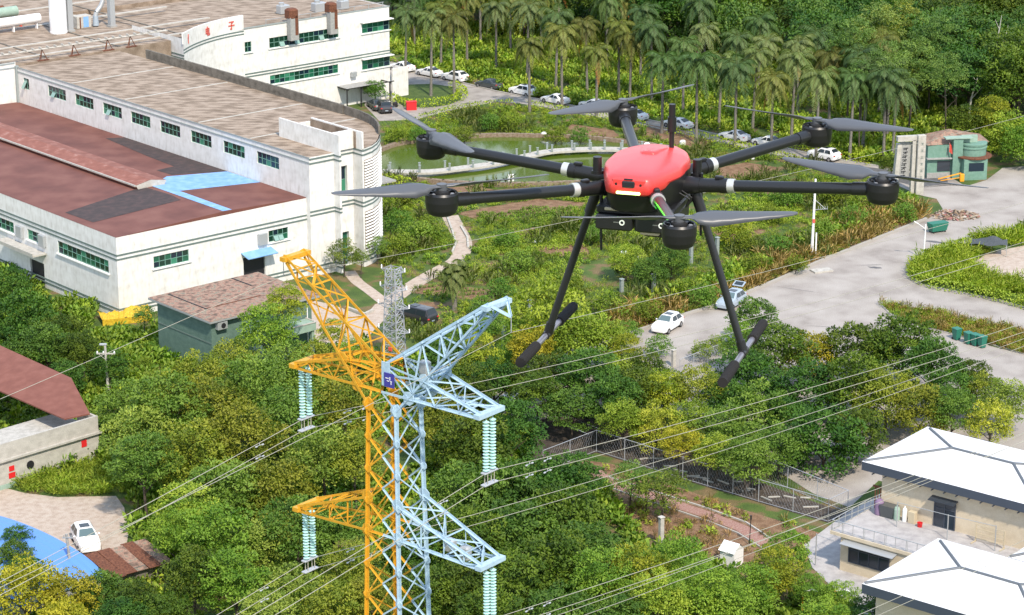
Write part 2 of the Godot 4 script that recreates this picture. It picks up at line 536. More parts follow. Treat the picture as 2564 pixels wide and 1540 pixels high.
func lay_ground() -> void:
	var m := MB.new()
	m.sheet(poly([Vector2(-1500, 500), Vector2(1500, 500), Vector2(1500, -2200), Vector2(-1500, -2200)]), 0.0)
	struct("ground", m, M.ground)
	# the wide concrete road on the right
	sheet("road", [Vector2(-3.74, -250.1), Vector2(-1.59, -256.71), Vector2(1.13, -264.35), Vector2(5.34, -268.69), Vector2(10.11, -271.66), Vector2(14.57, -276.23), Vector2(19.7, -281.73), Vector2(24.43, -286.11), Vector2(32.33, -295.96), Vector2(38.94, -304.59), Vector2(47.1, -314.47), Vector2(55.75, -324.95), Vector2(58.49, -329.8), Vector2(58.51, -335.22), Vector2(56.28, -337.43), Vector2(56.62, -341.49), Vector2(61.53, -343.09), Vector2(63.67, -341.94), Vector2(67.2, -345.4), Vector2(70.87, -352.51), Vector2(79.75, -354.94), Vector2(88.46, -356.17), Vector2(72.31, -248.18), Vector2(55.9, -214.62), Vector2(35.79, -229.21), Vector2(32.06, -222.22), Vector2(28.94, -225.94), Vector2(25.3, -233.7), Vector2(21.52, -243.18), Vector2(15.94, -250.1), Vector2(10.62, -248.18), Vector2(4.09, -246.91), Vector2(0.19, -244.41)], 0.02, M.road, 0.4)
	kerb([Vector3(9.63, 0, -271.36), Vector3(14.57, 0, -276.23), Vector3(19.7, 0, -281.73), Vector3(24.43, 0, -286.11), Vector3(32.33, 0, -295.96), Vector3(38.94, 0, -304.59), Vector3(47.1, 0, -314.47), Vector3(55.41, 0, -324.54)], 0.35, 0.3, M.kerb, "road_kerb")
	for q in [[Vector3(44.91, 0, -303.12), 1.6, 0.10, -0.1], [Vector3(45.49, 0, -302.02), 0.9, 0.45, 0.3], [Vector3(35, 0, -292.5), 3.2, 0.06, 0.5], [Vector3(37.25, 0, -277.78), 2.6, 0.08, 0.2], [Vector3(55.02, 0, -313.49), 1.4, 0.5, 0.4]]:
		m = MB.new()
		var rim2 := PackedVector2Array()
		for i in 18:
			var a := TAU * i / 18.0
			var p := Vector2(cos(a) * q[1], sin(a) * q[2]) * rng.randf_range(0.6, 1.25)
			rim2.append(Vector2(q[0].x, q[0].z) + p.rotated(q[3]))
		m.sheet(rim2, 0.026)
		struct("road_stain", m, M.asphalt)
	sheet("bank_soil", [Vector2(9.64, -271.66), Vector2(14.58, -276.54), Vector2(19.72, -282.05), Vector2(24.45, -286.44), Vector2(32.36, -296.31), Vector2(38.98, -304.96), Vector2(47.15, -314.86), Vector2(55.37, -325.37), Vector2(55.27, -330.87), Vector2(47.51, -321.46), Vector2(39.11, -310.6), Vector2(32.43, -302.21), Vector2(24.36, -291.64), Vector2(19.49, -286.11), Vector2(14.29, -280.61), Vector2(9.78, -276.23)], 0.012, M.bank, -1.0)
	# grass island and open plot inside the road
	sheet("grass_verge", [Vector2(49.25, -298.07), Vector2(50.54, -303.12), Vector2(52.83, -306.44), Vector2(56.68, -310.6), Vector2(60.02, -314.47), Vector2(65.62, -318.43), Vector2(75.2, -322.48), Vector2(82.5, -318.43), Vector2(72.83, -277.78), Vector2(61.25, -284.96), Vector2(58.01, -288.77), Vector2(53.57, -291.98), Vector2(50.2, -294.57)], 0.05, M.grass, -1.0)
	sheet("gravel_plot", [Vector2(56.99, -303.12), Vector2(61.13, -308.7), Vector2(66.57, -312.14), Vector2(74.56, -314.47), Vector2(77.98, -310.6), Vector2(73.23, -289.94), Vector2(63.06, -294.22), Vector2(59.49, -296.84)], 0.08, M.pathway, 0.4)
	sheet("grass_verge", [Vector2(43.91, -286.94), Vector2(47.55, -285.46), Vector2(50.24, -283.82), Vector2(53.12, -280.61), Vector2(59.12, -276.23), Vector2(68.68, -270.17), Vector2(65.58, -256.71), Vector2(57.51, -267.96), Vector2(54.67, -270.47), Vector2(51.97, -273.93), Vector2(48.66, -277), Vector2(45.77, -280.14), Vector2(44.66, -282.53)], 0.05, M.grass, -1.0)
	kerb([Vector3(43.91, 0, -286.94), Vector3(44.66, 0, -282.53), Vector3(48.66, 0, -277), Vector3(51.97, 0, -273.93), Vector3(57.51, 0, -267.96)], 0.2, 0.12, M.kerb, "verge_kerb")
	kerb([Vector3(49.25, 0, -298.07), Vector3(50.2, 0, -294.57), Vector3(53.57, 0, -291.98), Vector3(58.01, 0, -288.77), Vector3(61.25, 0, -284.96)], 0.2, 0.12, M.kerb, "verge_kerb")
	# the palm avenue
	sheet("avenue", [Vector2(-24.13, -429.43), Vector2(-19.63, -425.28), Vector2(-10.76, -411.98), Vector2(-2.4, -402.5), Vector2(10.84, -391.07), Vector2(23.4, -380.23), Vector2(32.32, -371.52), Vector2(40.92, -363.69), Vector2(46.39, -357.9), Vector2(53.55, -352.75), Vector2(62.3, -347.74), Vector2(63.67, -341.94), Vector2(61.42, -342.4), Vector2(56.51, -340.81), Vector2(56.28, -337.43), Vector2(53.53, -344.24), Vector2(45.83, -353.23), Vector2(40.4, -358.64), Vector2(34.83, -364.46), Vector2(29.1, -370.46), Vector2(20.13, -379.12), Vector2(10.73, -386.72), Vector2(2.29, -393.43), Vector2(-2.36, -395.21), Vector2(-6.96, -391.66), Vector2(-10.19, -388.74), Vector2(-15.2, -382.46), Vector2(-20.66, -381.9), Vector2(-23.5, -392.54), Vector2(-24.45, -409.41)], 0.02, M.avenue, 0.3)
	sheet("asphalt_apron", [Vector2(46.24, -354.21), Vector2(49.49, -353.72), Vector2(53.42, -351.79), Vector2(61.81, -346.57), Vector2(61.45, -343.32), Vector2(56.91, -341.49), Vector2(54.7, -344.24), Vector2(50.52, -347.98)], 0.028, M.asphalt, 0.3)
	kerb([Vector3(-19.63, 0, -425.28), Vector3(-10.76, 0, -411.98), Vector3(-2.4, 0, -402.5), Vector3(10.84, 0, -391.07), Vector3(23.4, 0, -380.23), Vector3(32.32, 0, -371.52), Vector3(40.92, 0, -363.69), Vector3(46.39, 0, -357.9), Vector3(53.55, 0, -352.75)], 0.25, 0.2, M.kerb, "avenue_kerb")
	kerb([Vector3(2.28, 0, -393.13), Vector3(10.72, 0, -386.44), Vector3(20.12, 0, -378.84), Vector3(29.08, 0, -370.2), Vector3(34.81, 0, -364.21), Vector3(40.37, 0, -358.39)], 0.25, 0.2, M.kerb, "avenue_kerb")
	sheet("planting_bed", [Vector2(-19.6, -405.61), Vector2(-17.16, -407.82), Vector2(-13.41, -408.45), Vector2(-9.8, -406.24), Vector2(-8.06, -401.27), Vector2(-8.24, -396.41), Vector2(-10.29, -392.83), Vector2(-13.54, -391.07), Vector2(-17.19, -391.66), Vector2(-19.08, -397.01)], 0.06, M.grass, -1.0)
	# the pond: bank, water, curved walkway
	var shore := [Vector2(-21.54, -357.4), Vector2(-19.35, -362.17), Vector2(-17.06, -365.75), Vector2(-14.03, -367.57), Vector2(-8.47, -369.67), Vector2(-2.86, -371.26), Vector2(3.42, -370.99), Vector2(10.3, -370.2), Vector2(15.23, -368.09), Vector2(20.09, -365.75), Vector2(23.86, -361.66), Vector2(24.46, -356.66), Vector2(23, -352.51), Vector2(19.17, -347.74), Vector2(14.33, -344.7), Vector2(9.6, -343.09), Vector2(3.75, -342.17), Vector2(-2.07, -341.94), Vector2(-7.9, -342.86), Vector2(-13.22, -344.7), Vector2(-18.02, -347.03), Vector2(-21.14, -350.11)]
	G.append([poly(shore), 0.2])
	m = MB.new()
	m.sheet(poly(shore), 0.06)
	struct("pond_water", m, M.water)
	var rim := []
	for p in shore:
		rim.append(Vector3(p.x, 0, p.y))
	rim.append(rim[0])
	m = MB.new()
	rim = smooth(rim, 3)
	for i in rim.size() - 1:
		var d: Vector3 = rim[i + 1] - rim[i]
		var b := Basis(d.normalized(), Vector3.UP, d.normalized().cross(Vector3.UP))
		m.box((rim[i] + rim[i + 1]) / 2 + Vector3.UP * 0.25, Vector3(d.length() + 0.25, 0.7, 0.7 + 0.004 * (i % 2)), b)
	struct("pond_bank", m, M.bank)
	var walk := smooth([Vector3(-20.44, 0, -348.21), Vector3(-17.46, 0, -347.74), Vector3(-11.73, 0, -347.74), Vector3(-6.98, 0, -349.87), Vector3(-3.14, 0, -352.03), Vector3(-0.03, 0, -354.69), Vector3(2.51, 0, -357.15), Vector3(5.52, 0, -359.64), Vector3(10.06, 0, -360.9), Vector3(12.88, 0, -361.15), Vector3(16.17, 0, -360.9), Vector3(19.79, 0, -359.89), Vector3(22.74, 0, -358.15)], 4)
	m = MB.new()
	for i in walk.size() - 1:
		var d: Vector3 = walk[i + 1] - walk[i]
		var b := Basis(d.normalized(), Vector3.UP, d.normalized().cross(Vector3.UP))
		m.box((walk[i] + walk[i + 1]) / 2 + Vector3.UP * (0.62 + 0.002 * (i % 2)), Vector3(d.length() + 0.3, 0.3, 1.9), b)
	var deck := solo("pond_walkway", "pale curved concrete walkway winding across the green pond", "walkway", m, M.pale)
	# posts along both edges of the walkway
	m = MB.new()
	m.cbox(Vector3(0, 0.5, 0), Vector3(0.3, 1.0, 0.3), 0.04)
	m.cbox(Vector3(0, 1.03, 0), Vector3(0.38, 0.1, 0.38), 0.03)
	var pm := m.mesh()
	var k := 0
	for i in range(1, walk.size() - 1, 3):
		var d: Vector3 = (walk[i + 1] - walk[i - 1]).normalized()
		for s in [-1.0, 1.0]:
			var at: Vector3 = walk[i] + d.cross(Vector3.UP) * 0.8 * s + Vector3.UP * 0.77
			k += 1
			part(deck, "post", pm, M.post_grey, Transform3D(Basis(), at))
	# garden paths
	sheet("garden_path", strip(smooth([Vector3(-8.39, 0, -326.63), Vector3(-7.43, 0, -320.85), Vector3(-6.44, 0, -314.86), Vector3(-6.35, 0, -309.65), Vector3(-7.09, 0, -304.96), Vector3(-9.08, 0, -300.94), Vector3(-11.49, 0, -295.96), Vector3(-13.56, 0, -290.79), Vector3(-15.09, 0, -286.11)]), 1.15), 0.03, M.pathway, 0.2)
	sheet("garden_path", strip(smooth([Vector3(-20.32, 0, -300.4), Vector3(-19.03, 0, -295.96), Vector3(-17.29, 0, -292.15), Vector3(-15.42, 0, -287.77)]), 0.8), 0.036, M.pathway, 0.2)
	sheet("courtyard", [Vector2(-24.93, -288.77), Vector2(-21.55, -286.61), Vector2(-17.32, -281.73), Vector2(-16.35, -286.61), Vector2(-14.92, -287.77), Vector2(-14.3, -284.96), Vector2(-15.05, -280.14), Vector2(-16.05, -276.23), Vector2(-17.14, -270.17), Vector2(-19.39, -268.69), Vector2(-21.88, -270.91), Vector2(-23.71, -276.23)], 0.042, M.pathway, 0.3)
	kerb([Vector3(-8.77, 0, -326.21), Vector3(-7.82, 0, -318.43), Vector3(-7.26, 0, -312.52), Vector3(-7.6, 0, -308.7)], 0.25, 0.25, M.pale, "path_kerb")
	kerb([Vector3(-6.77, 0, -320.85), Vector3(-5.81, 0, -315.45), Vector3(-5.62, 0, -310.6)], 0.25, 0.25, M.pale, "path_kerb")
	kerb([Vector3(-19.71, 0, -284.96), Vector3(-17.34, 0, -282.21), Vector3(-16.45, 0, -283.82)], 0.3, 0.35, M.pale, "courtyard_kerb")
	# bare soil beds in the garden
	for a in [[Vector2(-14.47, -294.22), Vector2(-10.44, -295.09), Vector2(-6.87, -294.22), Vector2(-2.29, -292.5), Vector2(0.23, -289.94), Vector2(-2.76, -287.77), Vector2(-7.77, -289.78), Vector2(-12.84, -291.47)], [Vector2(-7.58, -327.68), Vector2(-3.13, -330.87), Vector2(3.68, -335.22), Vector2(10.47, -333.03), Vector2(9.22, -328.31), Vector2(0.81, -326.63), Vector2(-4.74, -324.54)], [Vector2(-5.51, -339.22), Vector2(1.42, -340.81), Vector2(10.69, -340.58), Vector2(10.56, -336.1), Vector2(2.54, -335.66), Vector2(-4.32, -336.1)], [Vector2(-15.4, -340.81), Vector2(-13.13, -342.4), Vector2(-10.76, -341.03), Vector2(-12.38, -337.43)], [Vector2(20.8, -379.67), Vector2(25.67, -375.56), Vector2(30.23, -368.88), Vector2(28.61, -363.69), Vector2(23.84, -366.27), Vector2(20.38, -371.52)], [Vector2(1.84, -310.6), Vector2(5.6, -312.52), Vector2(9.88, -312.52), Vector2(9.76, -308.32), Vector2(4.97, -306.44)], [Vector2(28.93, -351.79), Vector2(34.05, -355.67), Vector2(38.56, -352.51), Vector2(35.01, -346.57), Vector2(29.53, -344.24)], [Vector2(9.26, -379.67), Vector2(15.51, -375.56), Vector2(16.56, -370.2), Vector2(11.57, -370.99), Vector2(7.87, -374.2)], [Vector2(25.53, -321.46), Vector2(31.29, -324.54), Vector2(33.48, -318.43), Vector2(28.09, -312.52)], [Vector2(-4.45, -303.12), Vector2(-0.29, -305.33), Vector2(2.84, -303.12), Vector2(0.23, -300.4), Vector2(-3.38, -300.22)], [Vector2(-10.18, -340.81), Vector2(-5.56, -342.4), Vector2(-2.05, -339.67), Vector2(-6.05, -336.99)], [Vector2(17.68, -318.43), Vector2(21.13, -321.46), Vector2(23.13, -318.43), Vector2(20.19, -314.86)], [Vector2(34.95, -339.67), Vector2(38.7, -342.4), Vector2(40.1, -339.22), Vector2(36.28, -335.66)], [Vector2(-12.39, -286.61), Vector2(-8.72, -287.77), Vector2(-7.67, -285.78), Vector2(-11.06, -283.82)], [Vector2(23.68, -344.24), Vector2(27.32, -346.1), Vector2(28.22, -342.4), Vector2(24.57, -340.13)], [Vector2(0.25, -319.43), Vector2(3.54, -320.85), Vector2(4.6, -318.03), Vector2(1.33, -316.04)]]:
		sheet("soil_bed", a, 0.025 + 0.004 * (used.get("soil_bed", 0) % 4), M.soil, 0.0)
	# the yard in the lower left and the fenced plot, paths and paving in the lower right
	sheet("yard_paving", [Vector2(-54.26, -226.48), Vector2(-48.76, -227.02), Vector2(-46.96, -225.94), Vector2(-43.58, -224.87), Vector2(-38.06, -225.19), Vector2(-36.83, -222.22), Vector2(-35.47, -215.61), Vector2(-35.14, -210.75), Vector2(-36.6, -203.37), Vector2(-40.71, -199.85), Vector2(-48.23, -198.13)], 0.02, M.pathway, 0.4)
	sheet("fenced_plot", [Vector2(2.35, -246.28), Vector2(9.38, -250.1), Vector2(13.81, -242.57), Vector2(19.29, -236.01), Vector2(24.76, -228.11), Vector2(31.67, -220.67), Vector2(29.56, -218.42), Vector2(16.66, -229.43), Vector2(8.48, -236.94), Vector2(3.04, -231.21), Vector2(1.85, -236.01)], 0.02, M.dark_soil, 0.3)
	sheet("soil_bed", [Vector2(6.8, -234.85), Vector2(10.07, -233.7), Vector2(15.49, -228.11), Vector2(20.69, -222.75), Vector2(28.92, -215.61), Vector2(25.68, -207.01), Vector2(20.71, -205.18), Vector2(15.63, -211.71), Vector2(10.22, -217.61), Vector2(8.17, -225.94)], 0.021, M.soil, -1.0)
	sheet("brick_path", strip([Vector3(7.77, 0, -232.57), Vector3(9.47, 0, -228.66), Vector3(12.94, 0, -225.4), Vector3(18.17, 0, -220.67), Vector3(21.38, 0, -217.1), Vector3(23.34, 0, -213.45)], 0.75), 0.034, M.brick_path, 0.1)
	kerb([Vector3(9.42, 0, -227.24), Vector3(12.86, 0, -223.91), Vector3(18.05, 0, -219.03), Vector3(20.89, 0, -215.81), Vector3(22.84, 0, -212.19)], 0.15, 0.15, M.kerb, "path_kerb")
	kerb([Vector3(9.52, 0, -229.98), Vector3(13.01, 0, -226.8), Vector3(18.28, 0, -222.12), Vector3(21.88, 0, -218.42), Vector3(23.98, 0, -214.13)], 0.15, 0.15, M.pale, "path_kerb")
	sheet("house_paving", [Vector2(31.47, -220.67), Vector2(35.73, -225.94), Vector2(41.47, -219.64), Vector2(49.67, -203.37), Vector2(44.83, -180.78), Vector2(33.33, -180.78), Vector2(29.2, -199.85), Vector2(26.89, -207.93), Vector2(26.73, -213.16)], 0.03, M.paving, 0.3)
	# far hillside behind the forest
	m = MB.new()
	var rows := []
	for i in 13:
		var row := []
		for j in 25:
			var x := -900.0 + 75.0 * j
			row.append(Vector3(x, -0.5 + 44.0 * pow(i / 12.0, 1.6) * (0.75 + 0.25 * sin(j * 0.9) + 0.12 * sin(j * 2.3 + i)), -560.0 - 60.0 * i))
		rows.append(row)
	for i in 12:
		for j in 24:
			m.quad(rows[i][j], rows[i][j + 1], rows[i + 1][j + 1], rows[i + 1][j])
	struct("hills", m, M.grass)


# ---- the factory -----------------------------------------------------------------------------------------
# A window in a wall: frame, sill and each pane. org/right as in MB.wall; r in metres on the wall
func window(parent: Node3D, org: Vector3, right: Vector3, r: Rect2, nx: int, ny: int, inset := 0.14, sill := true, split := 0.5, curtains := 0.3, opened := 0.12) -> Node3D:
	var nrm := right.cross(Vector3.UP)
	var b := Basis(right, Vector3.UP, nrm)
	var o := holder(parent, "window", org + right * (r.position.x + r.size.x / 2) + Vector3.UP * (r.position.y + r.size.y / 2) - nrm * inset)
	o.basis = b
	var f := MB.new()
	var w := r.size.x
	var h := r.size.y
	var t := 0.055
	for i in nx + 1:
		f.box(Vector3(-w / 2 + t / 2 + (w - t) * i / nx, 0, 0), Vector3(t, h, 0.07))
	var ys := [-h / 2, h / 2]
	if ny == 2:
		ys = [-h / 2, -h / 2 + h * split, h / 2]
	for i in ys.size():
		f.box(Vector3(0, clampf(ys[i], -h / 2 + t / 2, h / 2 - t / 2), 0.001), Vector3(w - 0.004, t, 0.076))
	part(o, "frame", f, M.frame_green)
	for i in nx:
		for j in ys.size() - 1:
			var pw := (w - t) / nx - t
			var ph: float = ys[j + 1] - ys[j] - t
			var at := Vector3(-w / 2 + t / 2 + (w - t) * (i + 0.5) / nx, (ys[j] + ys[j + 1]) / 2, -0.01)
			var q := rng.randf()
			var mt: Material = M.glass_a
			if q < curtains:
				mt = M.glass_d if rng.randf() < 0.35 else M.glass_b
			elif q > 0.75:
				mt = M.glass_c
			if j == 0 and rng.randf() < opened:
				boxes(o, "pane", M.glass_open, at + Vector3(0, 0.0, 0.22), Vector3(pw, ph, 0.02), Basis(Vector3.RIGHT, -0.55))
			else:
				boxes(o, "pane", mt, at, Vector3(pw, ph, 0.02))
	if sill:
		boxes(o, "sill", M.white_trim, Vector3(0, -h / 2 - 0.09, inset + 0.06), Vector3(w + 0.5, 0.12, 0.3))
	return o


# dark painted bands that run along a wall, a few centimetres proud
func band(parent: Node3D, pts: Array, hs: Array, mat: Material, w := 0.19) -> void:
	for h in hs:
		var m := MB.new()
		for i in pts.size() - 1:
			var d: Vector3 = pts[i + 1] - pts[i]
			var r := d.normalized()
			m.box((pts[i] + pts[i + 1]) / 2 + Vector3.UP * h, Vector3(d.length() + 0.05, w, 0.08 + 0.002 * (i % 2)), Basis(r, Vector3.UP, r.cross(Vector3.UP)))
		part(parent, "band", m, mat)


func L(u: float, h: float, w: float) -> Vector3:     # factory coordinates: u along the bright front, w along the shaded side
	return Vector3(u, h, -w)


func walls_along(parent: Node3D, pts: Array, h0: float, h1: float, mat: Material, called := "wall") -> void:
	for i in pts.size() - 1:
		var d: Vector3 = pts[i + 1] - pts[i]
		var m := MB.new()
		m.wall(Vector3(pts[i].x, h0, pts[i].z), d.normalized(), d.length(), h1 - h0, [], 0.1)
		part(parent, called, m, mat)


func build_factory() -> void:
	var O := Vector3(-45.96, 0, -280.77)
	var turn := deg_to_rad(40.7)
	var right := Vector3.RIGHT           # along a bright front, to the right
	var fwd := Vector3.BACK              # along a shaded side, towards the viewer
	# ---- low hall with the brown-red roof
	var o := thing("factory_hall", "low white factory hall with brown-red roof and long green windows", "factory hall", O, turn)
	var m := MB.new()
	var hs := 9.95
	var ln := 75.0
	var side := [Rect2(ln - 13.3, 5.2, 11.4, 1.55), Rect2(ln - 20.4, 5.4, 3.1, 1.3), Rect2(ln - 30.2, 5.35, 6.5, 1.4), Rect2(ln - 20.15, -0.5, 3.3, 3.5), Rect2(ln - 41, 5.3, 7.0, 1.4)]
	m.wall(L(0, 0, ln), fwd, ln, hs, side, 0.3)
	part(o, "wall", m, M.white)
	var front := [Rect2(5.0, 5.25, 4.95, 1.45), Rect2(21.55, 5.35, 2.9, 1.45), Rect2(17.7, -0.5, 3.2, 4.6)]
	m = MB.new()
	m.wall(L(0, 0, 0), right, 27.3, hs, front, 0.3)
	part(o, "wall", m, M.white)
	for r in [side[0], side[1], side[2], side[4]]:
		window(o, L(0, 0, ln), fwd, r, int(round(r.size.x / 1.05)), 2)
	window(o, L(0, 0, 0), right, front[0], 6, 2, 0.14, true, 0.5, 0.35, 0.0)
	window(o, L(0, 0, 0), right, front[1], 4, 2, 0.14, true, 0.5, 0.15, 0.2)
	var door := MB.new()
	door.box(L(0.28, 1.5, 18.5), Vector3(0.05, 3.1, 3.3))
	part(o, "door", door, M.dark)  # near-black slab: the open doorway's inner shade put into its colour
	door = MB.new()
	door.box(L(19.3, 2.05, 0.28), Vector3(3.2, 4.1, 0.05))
	part(o, "door", door, M.dark)  # likewise an open doorway, its darkness painted on a slab
	m = MB.new()
	m.box(L(-1.0, 4.45, 20.7), Vector3(1.9, 0.22, 9.3))
	m.box(L(-1.9, 4.66, 20.7), Vector3(0.12, 0.24, 9.3))
	part(o, "canopy", m, M.pale)
	m = MB.new()
	m.box(L(19.6, 4.55, -0.75), Vector3(4.4, 0.1, 1.7), Basis(Vector3.RIGHT, 0.28))
	part(o, "door_awning", m, M.blue_sheet)
	for q in [L(-0.2, 6.0, 22.0), L(-0.2, 6.0, 16.7), L(20.5, 6.0, -0.2)]:
		var ac := MB.new()
		ac.cbox(q, Vector3(0.4, 1.5, 1.3) if q.x < 0 else Vector3(1.3, 1.5, 0.4), 0.05)
		part(o, "air_conditioner", ac, M.metal)
	var corner := [L(-0.02, 0, ln), L(-0.02, 0, -0.02), L(27.3, 0, -0.02)]
	band(o, corner, [7.27, 7.78], M.stripe)
	band(o, corner, [0.75, 1.2], M.stripe)
	# roof: two gentle slopes up to the ridge, painted repair patches laid on the sheet
	var rg := 15.0
	var peak := 0.45
	var up := func(u: float, w: float, lift := 0.0) -> Vector3: return L(u, hs + 0.02 + peak * (1.0 - absf(u - rg) / 15.0) + lift, w)
	m = MB.new()
	for s in [[0.0, rg], [rg, 27.28]]:
		m.quad(up.call(s[0], 0.0), up.call(s[1], 0.0), up.call(s[1], ln), up.call(s[0], ln))
	m.quad(L(0, hs, 0), L(27.28, hs, 0), up.call(27.28, 0.0), up.call(0.0, 0.0))
	m.tri(up.call(0.0, 0.0), up.call(27.28, 0.0), up.call(rg, 0.0))
	part(o, "roof", m, M.red_roof)
	var patches := [
		[[[1.2, 13.2], [1.4, 7.2], [14.2, 7.8], [14.6, 10.5], [14.2, 16.2]], M.dark_patch],
		[[[24.8, 42.0], [27.2, 41.0], [27.25, 16.9], [20.4, 19.2], [20.2, 22.5], [23.2, 23.0], [23.6, 30.0]], M.dark_patch],
		[[[15.1, 15.8], [19.4, 18.9], [27.2, 16.8], [27.25, 9.6], [16.5, 11.6], [16.4, 0.15], [15.1, 0.15]], M.blue_sheet]]
	for p in patches:
		var pp := PackedVector2Array()
		for q in p[0]:
			pp.append(Vector2(q[0], q[1]))
		m = MB.new()
		for piece in [Rect2(-1, -1, 16.0, 90), Rect2(15.0, -1, 14, 90)]:
			var box := PackedVector2Array([piece.position, Vector2(piece.end.x, piece.position.y), piece.end, Vector2(piece.position.x, piece.end.y)])
			for cut in Geometry2D.intersect_polygons(pp, box):
				var t := Geometry2D.triangulate_polygon(cut)
				for i in range(0, t.size(), 3):
					var a: Vector3 = up.call(cut[t[i]].x, cut[t[i]].y, 0.025)
					var b: Vector3 = up.call(cut[t[i + 1]].x, cut[t[i + 1]].y, 0.025)
					var d: Vector3 = up.call(cut[t[i + 2]].x, cut[t[i + 2]].y, 0.025)
					if (b - a).cross(d - a).y > 0:
						m.tri(a, b, d)
					else:
						m.tri(a, d, b)
		part(o, "roof_patch", m, p[1])
	# ridge monitor
	m = MB.new()
	var cap := [Vector2(13.1, 0.35), Vector2(12.7, 0.95), Vector2(14.9, 1.35), Vector2(17.2, 0.95), Vector2(16.9, 0.35)]
	for i in cap.size():
		var a: Vector2 = cap[i]
		var b: Vector2 = cap[(i + 1) % cap.size()]
		m.quad(L(a.x, hs + a.y, 15.6), L(a.x, hs + a.y, ln), L(b.x, hs + b.y, ln), L(b.x, hs + b.y, 15.6))
	part(o, "ridge_cap", m, M.red_cap)
	m = MB.new()
	for i in range(1, cap.size() - 1):
		m.tri(L(cap[0].x, hs + cap[0].y, 15.55), L(cap[i + 1].x, hs + cap[i + 1].y, 15.55), L(cap[i].x, hs + cap[i].y, 15.55))
	m.box(L(12.68, hs + 0.9, 45.3), Vector3(0.16, 0.2, 59.4))
	part(o, "ridge_trim", m, M.pale)

	walls_along(o, [L(27.2, 0, 0.1), L(27.2, 0, 68.9), L(0, 0, 68.9)], 0, 9.6, M.grey, "inner_wall")
	boxes(o, "floor", M.grey, L(13.6, 0.1, 37.0), Vector3(27.0, 0.1, 73.5))

	# ---- tall block with flat concrete roof, stepped fins and the curved louvred end
	o = thing("factory_block", "tall white factory block with flat stained concrete roof and row of eight green windows", "factory block", O, turn)
	var ht := 15.2
	var wins := []
	for c in [58.35, 51.15, 44.0, 37.0, 29.9, 22.7, 15.3, 7.9]:
		wins.append(Rect2(69.0 - c - 2.35, 12.42, 4.7, 1.55))
	wins.append(Rect2(69.0 - 67.4, 12.3, 1.5, 1.6))
	m = MB.new()
	m.wall(L(27.3, 0, 69), fwd, 69.8, ht, wins, 0.3)
	part(o, "wall", m, M.white)
	for i in 8:
		window(o, L(27.3, 0, 69), fwd, wins[i], 5, 2, 0.14, false, 0.5, 0.2, 0.14)
	window(o, L(27.3, 0, 69), fwd, wins[8], 2, 1, 0.14, false)
	var fins := [L(27.3, 0, -0.8), L(31.0, 0, -0.8), L(31.0, 0, -2.0), L(31.25, 0, -2.0), L(31.25, 0, 0.45), L(34.9, 0, 0.45), L(34.9, 0, -1.5), L(35.15, 0, -1.5)]
	walls_along(o, [fins[0], fins[1], fins[2], fins[3], fins[4]], 0, ht, M.white)
	walls_along(o, [fins[5], fins[6], fins[7]], 0, ht, M.white)
	m = MB.new()
	var slot := [Rect2(1.55, 9.3, 1.2, 3.6), Rect2(1.55, 0.0, 1.3, 4.4)]
	m.wall(fins[4], right, 3.65, ht, slot, 0.6)
	part(o, "wall", m, M.white)
	window(o, fins[4], right, slot[0], 1, 2, 0.45, false)
	window(o, fins[4], right, slot[1], 1, 2, 0.45, false)
	var arc := [L(35.15, 0, -1.5), L(36.9, 0, -0.9), L(38.5, 0, 0.2), L(40.0, 0, 1.6), L(41.3, 0, 3.1), L(42.4, 0, 4.8), L(43.3, 0, 6.6), L(44.1, 0, 8.8), L(44.6, 0, 11.4), L(44.8, 0, 15.0)]
	walls_along(o, arc, 0, ht, M.white, "curved_wall")
	# louvre slats in tall recesses on each storey of the curved wall, one bay to a facet
	for i in 7:
		var a: Vector3 = arc[i]
		var b: Vector3 = arc[i + 1]
		var r := (b - a).normalized()
		var nrm := r.cross(Vector3.UP)
		var bs := Basis(r, Vector3.UP, nrm)
		var wd := (b - a).length() * (0.99 if i % 3 < 2 else 0.8)
		for h in [[1.9, 7.1], [9.0, 13.7]]:
			var c: Vector3 = (a + b) / 2
			boxes(o, "louvre_bay", M.bank, c + Vector3.UP * (h[0] + h[1]) / 2 + nrm * 0.01, Vector3(wd, h[1] - h[0], 0.03), bs)
			var k := 13
			for q in k:
				boxes(o, "louvre_slat", M.white_trim, c + nrm * 0.09 + Vector3.UP * (h[0] + (h[1] - h[0]) * (q + 0.5) / k), Vector3(wd, 0.2, 0.05), bs * Basis(Vector3.RIGHT, -0.5))
	var line := [L(27.28, 0, 69), L(27.28, 0, -0.82)]
	band(o, line, [14.5], M.edge)
	band(o, line, [15.12], M.edge, 0.16)
	var skin := []
	for q in [fins[0], fins[1], fins[2], fins[3], fins[4], fins[5], fins[6], fins[7]]:
		skin.append(q + Vector3(0, 0, 0.03))
	band(o, skin + arc.slice(1), [14.4, 14.95, 7.85, 8.32, 0.75, 1.25], M.stripe)
	# roof slab and its joints
	m = MB.new()
	var rp := [Vector2(27.3, 0.8), Vector2(31, 0.8), Vector2(31.25, -0.45), Vector2(34.9, -0.45), Vector2(35.15, 1.4)]
	for q in arc.slice(1):
		rp.append(Vector2(q.x - 0.2, q.z))
	rp.append_array([Vector2(44.3, -62), Vector2(44.3, -69), Vector2(27.3, -69)])
	m.sheet(poly(rp), ht)
	part(o, "roof", m, M.concrete_roof)
	for w in [12.0, 23.5, 41.0, 54.5]:
		m = MB.new()
		m.box(L(35.8, ht + 0.0, w), Vector3(16.6, 0.09, 0.3))
		part(o, "roof_joint", m, M.pale)
	walls_along(o, [L(44.3, 0, 15), L(44.3, 0, 69), L(27.3, 0, 69)], 0, ht, M.grey, "rear_wall")
	boxes(o, "floor", M.grey, L(35.8, 0.1, 36.0), Vector3(16.6, 0.1, 65.0))
